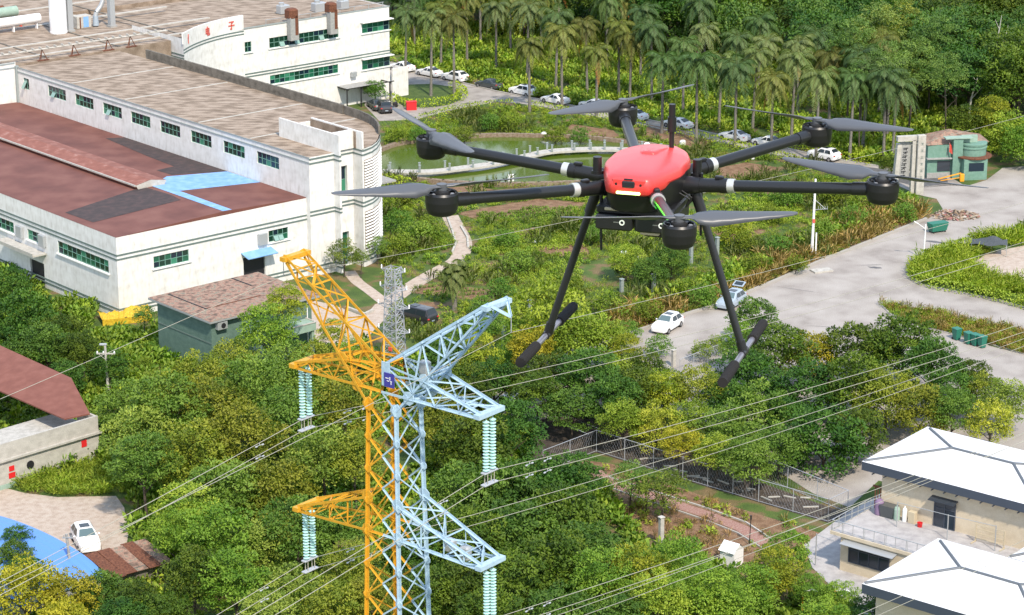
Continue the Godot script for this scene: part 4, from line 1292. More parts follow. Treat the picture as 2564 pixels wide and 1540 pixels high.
	for i in n:
		for j in 34:
			m.quad(f.call(i / float(n), (j + 1) / 34.0, j + 1), f.call((i + 1) / float(n), (j + 1) / 34.0, j + 1), f.call((i + 1) / float(n), j / 34.0, j), f.call(i / float(n), j / 34.0, j))
	part(o, "roof", m, M.blue_roof)
	m = MB.new()
	var wb := Basis(half.normalized(), Vector3.UP, ax)
	m.box(ax * 6.5 + Vector3.UP * 1.0, Vector3(half.length() * 2 - 0.4, 2.0, 12.6), wb)
	part(o, "wall", m, M.grey)
	m = MB.new()
	for i in n:
		m.tri(f.call(i / float(n), 0.02, 0), f.call((i + 1) / float(n), 0.02, 0), Vector3.UP * 1.9 + ax * 0.26)
	part(o, "gable", m, M.grey)
	# ---- rusty lean-to
	A = Vector3(-33.78, 2, -205.14)
	o = thing("rusty_shed", "low shed with torn rusty sheet roof beside the blue arch", "shed", Vector3(A.x, 0, A.z), deg_to_rad(38))
	m = MB.new()
	m.box(Vector3(0, 0.95, -0.3), Vector3(4.6, 1.9, 4.2))
	part(o, "wall", m, M.parapet)
	for i in 5:
		m = MB.new()
		m.box(Vector3(-2.4 + 1.2 * i, 2.1 + 0.05 * (i % 2), 0), Vector3(1.24, 0.05, 5.2 - 0.3 * (i % 3)), Basis(Vector3.RIGHT, 0.1 + 0.02 * (i % 3)))
		part(o, "roof_sheet", m, [M.rust, M.rust, M.old_tile, M.rust, M.old_tile][i])
	# ---- white hut in the lower right garden
	A = Vector3(19.72, 0, -208.68)
	o = thing("white_hut", "tiny white garden hut with pitched roof in the allotment", "hut", A, deg_to_rad(-39))
	m = MB.new()
	m.box(Vector3(0, 0.8, 0), Vector3(1.5, 1.6, 1.5))
	m.tri(Vector3(0.75, 1.6, 0.75), Vector3(0.75, 1.6, -0.75), Vector3(0.75, 2.15, 0))
	m.tri(Vector3(-0.75, 1.6, -0.75), Vector3(-0.75, 1.6, 0.75), Vector3(-0.75, 2.15, 0))
	part(o, "wall", m, M.paint_white)
	m = MB.new()
	m.quad(Vector3(-0.85, 1.5, 0.95), Vector3(0.85, 1.5, 0.95), Vector3(0.85, 2.2, 0), Vector3(-0.85, 2.2, 0))
	m.quad(Vector3(0.85, 1.5, -0.95), Vector3(-0.85, 1.5, -0.95), Vector3(-0.85, 2.2, 0), Vector3(0.85, 2.2, 0))
	part(o, "roof", m, M.paint_white)
	boxes(o, "door", M.dark, Vector3(-0.76, 0.6, 0.1), Vector3(0.03, 1.1, 0.7))  # near-black sheet, the dark of the hut opening painted as colour
	G.append([poly([Vector2(A.x - 1.5, A.z - 1.5), Vector2(A.x + 1.5, A.z - 1.5), Vector2(A.x + 1.5, A.z + 2.5), Vector2(A.x - 1.5, A.z + 2.5)]), 0.0])


func build_gatehouse() -> void:
	var X := Basis(Vector3.UP, deg_to_rad(8))
	var A := Vector3(63.92, 0, -345.26)
	var o := thing("gatehouse", "small green gatehouse with curved upper bay and brown pyramid roof", "gatehouse", A, deg_to_rad(8))
	var m := MB.new()
	m.box(Vector3(1.7, 1.5, -2.6), Vector3(3.4, 3.0, 5.2))
	part(o, "wall", m, M.guard_green)
	m = MB.new()
	m.box(Vector3(-0.6, 2.85, -1.9), Vector3(1.4, 5.7, 1.4))
	part(o, "tower", m, M.guard_green)
	m = MB.new()
	m.box(Vector3(-0.5, 5.85, -1.8), Vector3(4.0, 0.14, 1.5))
	m.box(Vector3(1.3, 4.9, -2.4), Vector3(2.4, 2.2, 0.4))
	part(o, "parapet", m, M.pale_green)
	m = MB.new()
	m.lathe([Vector2(0, 3.2), Vector2(2.0, 3.2), Vector2(2.0, 4.2), Vector2(2.1, 4.25), Vector2(2.1, 4.45), Vector2(2.0, 4.5), Vector2(2.1, 4.75), Vector2(2.1, 4.95), Vector2(2.0, 5.0), Vector2(0, 5.0)], 24, Vector3(1.9, 0, -2.6))
	part(o, "curved_bay", m, M.guard_green)
	m = MB.new()
	m.lathe([Vector2(0, 2.98), Vector2(2.7, 2.98), Vector2(2.75, 3.1), Vector2(2.7, 3.22), Vector2(0, 3.25)], 28, Vector3(1.9, 0, -2.3))
	part(o, "canopy", m, M.rust)
	m = MB.new()
	m.box(Vector3(-2.6, 2.4, -3.6), Vector3(4.4, 4.8, 3.4))
	part(o, "side_wing", m, M.guard_green)
	boxes(o, "window", M.house_glass, Vector3(-2.4, 1.7, -1.88), Vector3(1.9, 1.5, 0.06))
	boxes(o, "ledge", M.grey, Vector3(-2.9, 2.9, -1.7), Vector3(4.2, 0.15, 0.7))
	boxes(o, "plinth", M.grey, Vector3(-2.6, 0.4, -1.86), Vector3(4.4, 0.8, 0.1))
	boxes(o, "window", M.glass_c, Vector3(1.8, 1.9, 0.01), Vector3(2.2, 1.2, 0.08))
	boxes(o, "window", M.glass_a, Vector3(3.42, 1.9, -3.4), Vector3(0.06, 1.3, 2.2))
	m = MB.new()
	m.box(Vector3(3.6, 2.4, -4.6), Vector3(0.5, 4.8, 4.6))
	part(o, "trellis_wall", m, M.pale_green)
	m = MB.new()
	var c := [Vector3(-5.0, 4.85, -1.7), Vector3(4.4, 4.85, -2.6), Vector3(4.6, 4.85, -7.5), Vector3(-5.0, 4.85, -7.5)]
	var top := Vector3(-1.0, 6.4, -4.8)
	for i in 4:
		m.tri(c[i], c[(i + 1) % 4], top)
	part(o, "roof", m, M.old_tile)
	G.append([poly([Vector2(A.x - 6, A.z + 1), Vector2(A.x + 6, A.z + 1), Vector2(A.x + 6, A.z - 8), Vector2(A.x - 6, A.z - 8)]), 0.0])
	o = thing("flag", "drooping red flag hanging on the green gatehouse wall", "flag", Vector3(64.73, 0, -367.57) + Vector3(1.0, 0, 5.0))
	o.position = A + X * Vector3(-2.0, 3.3, -1.55)
	m = MB.new()
	m.tube(Vector3(0, -0.1, -0.25), Vector3(0.15, 2.0, 0.2), 0.03, 0.03, 6)
	part(o, "pole", m, M.metal)
	m = MB.new()
	for i in 8:
		var f := func(a: float, b: float) -> Vector3: return Vector3(0.15 + 0.5 * a * (0.6 + 0.4 * b), 1.9 - 1.3 * b - 0.35 * a, 0.22 + 0.10 * sin(a * 7.0 + b * 3.0))
		for j in 5:
			m.quad(f.call(i / 8.0, (j + 1) / 5.0), f.call((i + 1) / 8.0, (j + 1) / 5.0), f.call((i + 1) / 8.0, j / 5.0), f.call(i / 8.0, j / 5.0))
	part(o, "cloth", m, M.sign_red)
	# gate pillar: a tall flat frame with a slanted dark panel
	A = Vector3(56.4, 0, -337.58)
	o = thing("gate_pillar", "tall cream gate pillar with open frame and dark lettered panel", "gate pillar", A, deg_to_rad(12))
	m = MB.new()
	m.cbox(Vector3(0.0, 4.25, 0), Vector3(1.15, 8.5, 0.8), 0.06)
	part(o, "pillar", m, M.pale)
	m = MB.new()
	m.box(Vector3(-1.9, 8.0, -0.4), Vector3(3.0, 0.7, 0.8))
	m.box(Vector3(-3.1, 3.6, -0.9), Vector3(0.6, 7.2, 0.8), Basis(Vector3.FORWARD, 0.06))
	m.box(Vector3(-0.95, 4.0, -0.3), Vector3(0.5, 7.6, 0.6))
	part(o, "frame", m, M.pale)
	m = MB.new()
	m.box(Vector3(-2.05, 4.9, -0.7), Vector3(1.7, 5.0, 0.3), Basis(Vector3.FORWARD, 0.08))
	part(o, "panel", m, M.grey)
	for i in 8:
		m = MB.new()
		m.box(Vector3(0, 0, 0), Vector3(0.7, 0.07, 0.05))
		m.box(Vector3(0.1, -0.14, 0), Vector3(0.07, 0.4, 0.05))
		m.box(Vector3(-0.1 - 0.03 * (i % 3), -0.2, 0.004), Vector3(0.5, 0.06, 0.05), Basis(Vector3.BACK, 0.5 * (i % 2)))
		part(o, "character", m, M.dark, Transform3D(Basis(), Vector3(-2.0 - 0.035 * i, 6.6 - 0.55 * i, -0.5)))
	for i in 6:
		m = MB.new()
		m.box(Vector3(0, 0, 0), Vector3(0.34, 0.06, 0.04))
		m.box(Vector3(0.02 * (i % 2), -0.12, 0), Vector3(0.06, 0.3, 0.04))
		m.box(Vector3(0, -0.24, 0), Vector3(0.4 - 0.06 * (i % 2), 0.06, 0.04))
		part(o, "character", m, M.stripe, Transform3D(Basis(), Vector3(0.05, 7.4 - 0.95 * i, 0.41)))
	# barrier
	A = Vector3(60.75, 0, -344.59)
	o = thing("gate_barrier", "orange barrier machine with lowered boom at the gatehouse", "barrier", Vector3(63.52, 0, -345.26), deg_to_rad(8))
	m = MB.new()
	m.cbox(Vector3(0, 0.55, 0.5), Vector3(0.6, 1.1, 0.5), 0.04)
	part(o, "cabinet", m, M.orange)
	m = MB.new()
	m.box(Vector3(-1.8, 0.85, 0.5), Vector3(3.4, 0.16, 0.1), Basis(Vector3.BACK, 0.22))
	m.box(Vector3(-1.6, 0.4, 0.5), Vector3(3.0, 0.1, 0.08), Basis(Vector3.BACK, 0.12))
	part(o, "boom", m, M.orange)


# ---- bins, tent, carport and other small things -----------------------------------------------------------
func make_bin() -> Node3D:
	var o := thing("wheelie_bin", "leftmost of the four green wheelie bins beside the grass verge", "wheelie bin", Vector3.ZERO, 0.0, "green wheelie bins by the verge")
	var m := MB.new()
	m.loft([[[Vector2(-0.24, -0.26), Vector2(0.24, -0.26), Vector2(0.24, 0.26), Vector2(-0.24, 0.26)], 0.08], [[Vector2(-0.32, -0.36), Vector2(0.32, -0.36), Vector2(0.32, 0.36), Vector2(-0.32, 0.36)], 1.05]], Vector3.ZERO)
	part(o, "body", m, M.teal)
	m = MB.new()
	m.cbox(Vector3(0, 1.1, 0), Vector3(0.7, 0.09, 0.78), 0.03)
	part(o, "lid", m, M.teal)
	for s in [-0.26, 0.26]:
		m = MB.new()
		m.tube(Vector3(s - 0.03, 0.13, -0.26), Vector3(s + 0.03, 0.13, -0.26), 0.13, 0.13, 10)
		part(o, "wheel", m, M.tyre)
	return o


func build_yard_things() -> void:
	var b := make_bin()
	b.position = Vector3(50.8, 0, -273.17)
	b.rotation.y = 0.5
	b.scale = Vector3.ONE * 1.25
	copy(b, "second green wheelie bin from the left beside the grass verge", Vector3(51.87, 0, -271.66), 0.45, 1.25)
	copy(b, "third green wheelie bin from the left beside the grass verge", Vector3(52.52, 0, -271.06), 0.55, 1.25)
	copy(b, "rightmost of the four green wheelie bins beside the grass verge", Vector3(53.18, 0, -270.32), 0.5, 1.25)
	var o := thing("skip_container", "dark green wheeled refuse container under the white street lamp", "refuse container", Vector3(55.92, 0, -318.43), deg_to_rad(25))
	var m := MB.new()
	m.loft([[[Vector2(-1.1, -0.5), Vector2(1.1, -0.5), Vector2(1.1, 0.5), Vector2(-1.1, 0.5)], 0.25], [[Vector2(-1.3, -0.65), Vector2(1.3, -0.65), Vector2(1.3, 0.65), Vector2(-1.3, 0.65)], 1.35]], Vector3.ZERO)
	part(o, "body", m, M.teal)
	for x in [-1.32, 1.32]:
		boxes(o, "side_arm", M.teal, Vector3(x, 1.1, 0), Vector3(0.1, 0.5, 0.9))
	for x in [-0.9, 0.9]:
		for z in [-0.45, 0.45]:
			m = MB.new()
			m.tube(Vector3(x - 0.05, 0.12, z), Vector3(x + 0.05, 0.12, z), 0.12, 0.12, 8)
			part(o, "wheel", m, M.tyre)
	# rubbish heap by the gate
	m = MB.new()
	var cols := [lin(0.25, 0.17, 0.12), lin(0.35, 0.28, 0.2), lin(0.3, 0.13, 0.12), lin(0.10, 0.08, 0.07), lin(0.42, 0.38, 0.33), lin(0.2, 0.14, 0.09)]
	for i in 260:
		var r := 2.3 * sqrt(rng.randf())
		var a := rng.randf() * TAU
		m.col = cols[rng.randi() % 6].srgb_to_linear()
		m.box(Vector3(r * 1.4 * cos(a), 0.1 + 0.9 * maxf(0.0, 1.0 - r / 2.2) * rng.randf(), r * sin(a)), Vector3(0.15 + 0.7 * rng.randf(), 0.06 + 0.15 * rng.randf(), 0.1 + 0.35 * rng.randf()), Basis.from_euler(Vector3(rng.randf_range(-0.5, 0.5), rng.randf() * TAU, rng.randf_range(-0.5, 0.5))))
	var hm := plain(Color.WHITE, 0.9)
	hm.vertex_color_use_as_albedo = true
	var h := solo("rubbish_heap", "brown heap of rubbish and twigs beside the green container", "rubbish heap", m, hm, Vector3(59.57, 0, -326.21))
	h.set_meta("kind", "stuff")
	# dark tent
	o = thing("dark_canopy", "dark grey sagging tarpaulin canopy on poles on the island plot", "canopy", Vector3(60.8, 0, -308.32), deg_to_rad(-10))
	m = MB.new()
	var f := func(a: float, c: float) -> Vector3: return Vector3(-2.3 + 4.6 * a, 1.55 + 0.75 * (1.0 - pow(absf(2 * a - 1.15), 1.4)) * (1.0 - absf(2 * c - 1)) + 0.12 * sin(a * 9.0 + c * 4.0), 1.5 - 3.0 * c)
	for i in 14:
		for j in 8:
			m.quad(f.call(i / 14.0, j / 8.0), f.call((i + 1) / 14.0, j / 8.0), f.call((i + 1) / 14.0, (j + 1) / 8.0), f.call(i / 14.0, (j + 1) / 8.0))
	m.quad(f.call(0.0, 0.0), f.call(0.0, 0.5), Vector3(-2.5, 0.2, 0.0), Vector3(-2.4, 0.2, 1.6))
	part(o, "cloth", m, M.tent)
	for q in [Vector3(-2.2, 0, 1.4), Vector3(2.2, 0, 1.4), Vector3(2.2, 0, -1.4), Vector3(-2.2, 0, -1.4), Vector3(0.3, 0, 0)]:
		m = MB.new()
		m.tube(q, q + Vector3.UP * (1.6 if absf(q.x) > 1 else 2.3), 0.04, 0.04, 6)
		part(o, "pole", m, M.metal)
	m = MB.new()
	m.lathe([Vector2(0, 0), Vector2(0.28, 0), Vector2(0.3, 0.5), Vector2(0.12, 0.8), Vector2(0, 1.1)], 10)
	solo("covered_barrel", "small dark covered barrel on the pale island plot", "barrel", m, M.paint_black, Vector3(68.36, 0, -302.21))
	# carport by the office wing
	o = thing("carport", "black steel carport frame with thin flat roof by the office wing", "carport", Vector3(-24.38, 0, -394.02), deg_to_rad(40.7))
	for x in [-4.0, -1.2, 1.6, 4.6]:
		for z in [-2.2, 2.0]:
			boxes(o, "post", M.black, Vector3(x, 1.55, z), Vector3(0.16, 3.1, 0.16))
		boxes(o, "rafter", M.black, Vector3(x, 3.15, -0.1), Vector3(0.14, 0.16, 5.0))
	for z in [-2.4, 2.2]:
		boxes(o, "beam", M.black, Vector3(0.3, 3.3, z), Vector3(10.0, 0.14, 0.14))
	boxes(o, "roof_sheet", M.grey, Vector3(-1.2, 3.42, -0.1), Vector3(6.2, 0.06, 5.0))
	o = thing("red_booth", "bright red box standing at the end of the round hedge bed", "box", Vector3(-15.95, 0, -389.6), deg_to_rad(10))
	m = MB.new()
	m.cbox(Vector3(0, 0.65, 0), Vector3(1.6, 1.3, 1.0), 0.04)
	part(o, "body", m, M.red)
	boxes(o, "lid", M.red, Vector3(0, 1.34, 0), Vector3(1.7, 0.08, 1.1))
	# motor scooters beside it
	var sc := make_scooter("black scooter parked between the dark car and the red box", Vector3(-18.86, 0, -391.01), 0.6, M.paint_black)
	make_scooter("white and pink scooter parked nearest the dark car by the carport", Vector3(-19.99, 0, -392.14), 0.8, M.paint_white)
	# white lumps, boxes and slabs scattered in the garden
	var junk := [["white_sack", "white sack on the bare soil above the pond walkway", Vector3(4.86, 0, -370.99)], ["white_sack", "larger white sack lying left of the drone antenna", Vector3(20.07, 0, -364.21)], ["white_sack", "white plastic drum on the soil right of the drone antenna", Vector3(25.48, 0, -365.75)], ["white_board", "small white board standing at the near shore of the pond", Vector3(-0.15, 0, -344.7)], ["white_sack", "pale bundle at the foot of the avenue hedge", Vector3(34.97, 0, -357.15)]]
	for j in junk:
		m = MB.new()
		var s := 0.5
		m.cbox(Vector3(0, 0.45, 0), Vector3(0.9, 0.9, 0.7) if j[0] == "white_sack" else Vector3(0.9, 1.2, 0.12), 0.18 if j[0] == "white_sack" else 0.03)
		solo(j[0], j[1], "board" if j[0] == "white_board" else "sack", m, M.paint_white, j[2], 0.4)
	for j in [["white slab lying among the vegetables left of the drone leg", Vector3(3.19, 0, -312.52)], ["white chunk in the garden under the drone batteries", Vector3(14.23, 0, -307.76)], ["pale slab beside the bare soil under the drone", Vector3(15.7, 0, -305.33)]]:
		m = MB.new()
		m.cbox(Vector3(0, 0.25, 0), Vector3(1.2, 0.4, 0.8), 0.08)
		solo("white_slab", j[0], "slab", m, M.paint_white, j[1], 0.7)
	# concrete posts standing in the garden
	var posts := [[Vector3(22.47, 0, -303.12), 2.6, "concrete post in the garden just inside the right drone leg", 640], [Vector3(26.07, 0, -307.19), 2.4, "pale concrete post beside the bare patch right of the drone leg", 618], [Vector3(17.17, 0, -291.64), 2.2, "short concrete post between the drone legs, among bushes", 705], [Vector3(13.3, 0, -291.64), 1.6, "squat concrete post left of the bush between the drone legs", 705], [Vector3(2.07, 0, -281.73), 2.0, "pale green concrete post above the blue horn of the pylon", 765], [Vector3(-0.91, 0, -269.87), 2.6, "concrete post just behind the tip of the blue pylon horn", 842], [Vector3(13.62, 0, -212.87), 2.8, "white concrete post at the edge of the allotment trees", 1318], [Vector3(17.87, 0, -263.64), 1.9, "white square gate post left of the garden fence", 885], [Vector3(23.64, 0, -268.69), 1.6, "white gate post at the right end of the garden fence", 850]]
	for p in posts:
		m = MB.new()
		m.cbox(Vector3(0, p[1] / 2, 0), Vector3(0.42, p[1], 0.42), 0.04)
		m.cbox(Vector3(0, p[1] + 0.06, 0), Vector3(0.54, 0.12, 0.54), 0.04)
		solo("concrete_post", p[2], "post", m, M.pale if p[3] > 860 else M.post_grey, p[0], 0.6, "concrete posts in the gardens")
	m = MB.new()
	var e := func(x: float, z: float) -> Vector3: return Vector3(x, 0.95 + 0.25 * sin(x * 0.9) + 0.2 * cos(z * 1.7) + 0.12 * sin(x * 3.0 + z * 2.0) + 0.13 * sin(x * 7.3 - z * 4.1) * cos(z * 6.0 + x * 2.2), z)
	for i in 44:
		for j in 20:
			var x0 := -2.9 + 5.8 * i / 44.0
			var x1 := -2.9 + 5.8 * (i + 1) / 44.0
			var z0 := 1.7 - 3.4 * j / 20.0
			var z1 := 1.7 - 3.4 * (j + 1) / 20.0
			m.quad(e.call(x0, z0), e.call(x1, z0), e.call(x1, z1), e.call(x0, z1))
	m.quad(e.call(-2.9, 1.7) - Vector3(0, 1.1, 0), e.call(2.9, 1.7) - Vector3(0, 1.1, 0), e.call(2.9, 1.7), e.call(-2.9, 1.7))
	solo("yellow_tarpaulin", "crumpled bright yellow tarpaulin beside the green house", "tarpaulin", m, worn(61, [[0.0, lin(0.45, 0.24, 0.02)], [0.4, lin(0.78, 0.50, 0.02)], [1.0, lin(0.88, 0.66, 0.06)]], 2.5, 0.6, 0.15), Vector3(-45.4, 0, -280.77), 0.35)
	var tp := Vector3(-45.4, 0, -280.77)
	G.append([poly([Vector2(tp.x - 3.5, tp.z - 3), Vector2(tp.x + 3.5, tp.z - 3), Vector2(tp.x + 3.5, tp.z + 5), Vector2(tp.x - 3.5, tp.z + 5)]), 0.0])


func make_scooter(label: String, at: Vector3, turn: float, mat: Material) -> Node3D:
	var o := thing("scooter", label, "scooter", at, turn)
	for x in [-0.6, 0.6]:
		var w := MB.new()
		w.tube(Vector3(x, 0.25, -0.06), Vector3(x, 0.25, 0.06), 0.25, 0.25, 12)
		part(o, "wheel", w, M.tyre)
	var m := MB.new()
	m.cbox(Vector3(0.35, 0.6, 0), Vector3(0.9, 0.4, 0.3), 0.08)
	m.cbox(Vector3(-0.1, 0.32, 0), Vector3(0.7, 0.12, 0.3), 0.04)
	m.box(Vector3(-0.5, 0.65, 0), Vector3(0.12, 0.8, 0.32), Basis(Vector3.BACK, 0.3))
	part(o, "body", m, mat)
	m = MB.new()
	m.cbox(Vector3(0.35, 0.84, 0), Vector3(0.8, 0.1, 0.28), 0.04)
	part(o, "seat", m, M.black)
	m = MB.new()
	m.tube(Vector3(-0.42, 1.05, -0.33), Vector3(-0.42, 1.05, 0.33), 0.03, 0.03, 6)
	part(o, "handlebar", m, M.metal)
	return o


# ---- vehicles ---------------------------------------------------------------------------------------------
# stations from the nose (-x) to the tail: [x, half width, belt height, half width of the roof, roof height, underside]
func make_car(called: String, label: String, category: String, kind: String, paint: Material) -> Node3D:
	var o := thing(called, label, category)
	var st := []
	var a := 0     # index of windscreen foot, windscreen top, rear window top, rear window foot
	if kind == "sedan":
		st = [[-2.32, 0.60, 0.52, 0.45, 0.54, 0.32], [-2.22, 0.78, 0.66, 0.62, 0.70, 0.22], [-1.75, 0.87, 0.80, 0.70, 0.84, 0.20], [-0.95, 0.90, 0.90, 0.72, 0.95, 0.20], [-0.10, 0.90, 0.93, 0.58, 1.42, 0.20], [0.75, 0.90, 0.95, 0.57, 1.44, 0.20], [1.62, 0.89, 0.97, 0.68, 1.04, 0.20], [2.15, 0.84, 0.95, 0.66, 1.0, 0.24], [2.32, 0.72, 0.70, 0.60, 0.74, 0.34]]
	elif kind == "suv":
		st = [[-2.28, 0.62, 0.62, 0.5, 0.66, 0.36], [-2.18, 0.82, 0.82, 0.66, 0.88, 0.28], [-1.7, 0.91, 0.96, 0.74, 1.02, 0.25], [-0.92, 0.93, 1.04, 0.76, 1.10, 0.25], [-0.15, 0.93, 1.06, 0.64, 1.62, 0.25], [1.45, 0.92, 1.10, 0.62, 1.63, 0.25], [2.0, 0.90, 1.12, 0.68, 1.2, 0.25], [2.2, 0.86, 1.0, 0.7, 1.05, 0.3], [2.28, 0.76, 0.75, 0.62, 0.78, 0.4]]
	else:
		st = [[-2.45, 0.66, 0.66, 0.5, 0.7, 0.36], [-2.35, 0.86, 0.9, 0.7, 0.95, 0.28], [-1.95, 0.93, 1.0, 0.76, 1.06, 0.25], [-1.45, 0.94, 1.06, 0.78, 1.14, 0.25], [-0.55, 0.95, 1.08, 0.70, 1.76, 0.25], [2.05, 0.94, 1.1, 0.70, 1.78, 0.25], [2.36, 0.92, 1.1, 0.74, 1.16, 0.25], [2.42, 0.88, 0.95, 0.72, 1.0, 0.3], [2.46, 0.8, 0.75, 0.66, 0.78, 0.4]]
	var rings := []
	for s in st:
		var half := [Vector2(0.0, s[5]), Vector2(s[1] * 0.86, s[5]), Vector2(s[1] * 0.98, s[5] + 0.1), Vector2(s[1], s[2] * 0.72), Vector2(s[1] * 0.96, s[2]), Vector2(s[3] + 0.02, s[4] - 0.06), Vector2(s[3] - 0.08, s[4]), Vector2(0.0, s[4] + 0.03)]
		var ring := []
		for p in half:
			ring.append(Vector3(s[0], p.y, p.x))
		for i in range(half.size() - 2, 0, -1):
			ring.append(Vector3(s[0], half[i].y, -half[i].x))
		rings.append(ring)
	var m := MB.new()
	var n: int = rings[0].size()
	for i in rings.size() - 1:
		for j in n:
			var k := (j + 1) % n
			m.quad(rings[i][j], rings[i + 1][j], rings[i + 1][k], rings[i][k])
	for j in range(1, n - 1):
		m.tri(rings[0][0], rings[0][j], rings[0][j + 1])
		m.tri(rings[-1][0], rings[-1][j + 1], rings[-1][j])
	part(o, "body", m, paint)
	# windscreen and rear window
	for g in [[3, 4, "windscreen"], [6, 5, "rear_window"]]:
		var f: Array = st[g[0]]
		var t: Array = st[g[1]]
		var d := Vector3(t[0] - f[0], t[4] - f[4], 0)
		var nn := Vector3(-d.y, d.x, 0).normalized() * (1.0 if g[0] == 3 else -1.0) * 0.02
		if g[0] == 3:
			nn = Vector3(-absf(nn.x), absf(nn.y), 0)
		else:
			nn = Vector3(absf(nn.x), absf(nn.y), 0)
		var lo := Vector3(f[0], f[4] + 0.02, 0) + d * 0.10 + nn
		var hi := Vector3(f[0], f[4] + 0.02, 0) + d * 0.90 + nn
		m = MB.new()
		m.quad(lo + Vector3(0, 0, f[3] - 0.06), lo - Vector3(0, 0, f[3] - 0.06), hi - Vector3(0, 0, t[3] - 0.1), hi + Vector3(0, 0, t[3] - 0.1))
		part(o, g[2], m, M.screen_glass if g[0] == 3 else M.car_glass)
	# side windows, two to a side
	for s in [-1.0, 1.0]:
		var ft: Array = st[4]
		var rt: Array = st[5]
		var x0: float = st[3][0] + 0.35
		var x3: float = st[6][0] - 0.3
		var xm: float = (ft[0] + rt[0]) / 2.0
		var y0: float = ft[2] + 0.03
		var y1: float = ft[4] - 0.10
		var zb: float = (ft[1] * 0.96 + 0.012) * s
		var zt: float = (ft[3] + 0.055) * s
		for q in [[x0, xm - 0.05, ft[0] + 0.08, xm - 0.05], [xm + 0.05, x3, xm + 0.05, rt[0] - 0.02]]:
			m = MB.new()
			m.quad(Vector3(q[0], y0, zb), Vector3(q[1], y0, zb), Vector3(q[3], y1, zt), Vector3(q[2], y1, zt))
			part(o, "side_window", m, M.car_glass)
		for x in [st[1][0] + 0.75, st[7][0] - 0.75]:
			var w := holder(o, "wheel", Vector3(x, 0.33, s * (st[3][1] - 0.11)))
			m = MB.new()
			m.tube(Vector3(0, 0, -0.12), Vector3(0, 0, 0.12), 0.33, 0.33, 18)
			part(w, "tyre", m, M.tyre)
			m = MB.new()
			m.tube(Vector3(0, 0, s * 0.10), Vector3(0, 0, s * 0.13), 0.21, 0.19, 12)
			part(w, "rim", m, M.rim)
		m = MB.new()
		m.cbox(Vector3(st[1][0] + 0.06, st[1][2] - 0.08, s * (st[1][1] - 0.14)), Vector3(0.2, 0.14, 0.3), 0.04)
		part(o, "headlight", m, M.lamp_clear)
		m = MB.new()
		m.cbox(Vector3(st[7][0] + 0.03, st[7][2] - 0.12, s * (st[7][1] - 0.12)), Vector3(0.14, 0.16, 0.3), 0.04)
		part(o, "tail_light", m, M.lamp_red)
		m = MB.new()
		m.cbox(Vector3(st[3][0] + 0.42, ft[2] + 0.08, s * (ft[1] + 0.09)), Vector3(0.14, 0.14, 0.2), 0.04)
		part(o, "mirror", m, paint)
	m = MB.new()
	m.box(Vector3(st[8][0] + 0.005, 0.55, 0), Vector3(0.03, 0.12, 0.44))
	part(o, "number_plate", m, M.paint_blue)
	if kind != "sedan":
		m = MB.new()
		m.box(Vector3(st[4][0] + 0.55, st[4][4] + 0.045, 0), Vector3(0.75, 0.03, 0.8))
		part(o, "sunroof", m, M.car_glass)
	return o


func face(o: Node3D, at: Vector3, nose: Vector3) -> void:     # stand at a place with the nose (-x) towards a point
	var d := (nose - at).normalized()
	o.position = at
	o.rotation.y = atan2(d.z, -d.x)
	o.scale = Vector3.ONE * 1.1


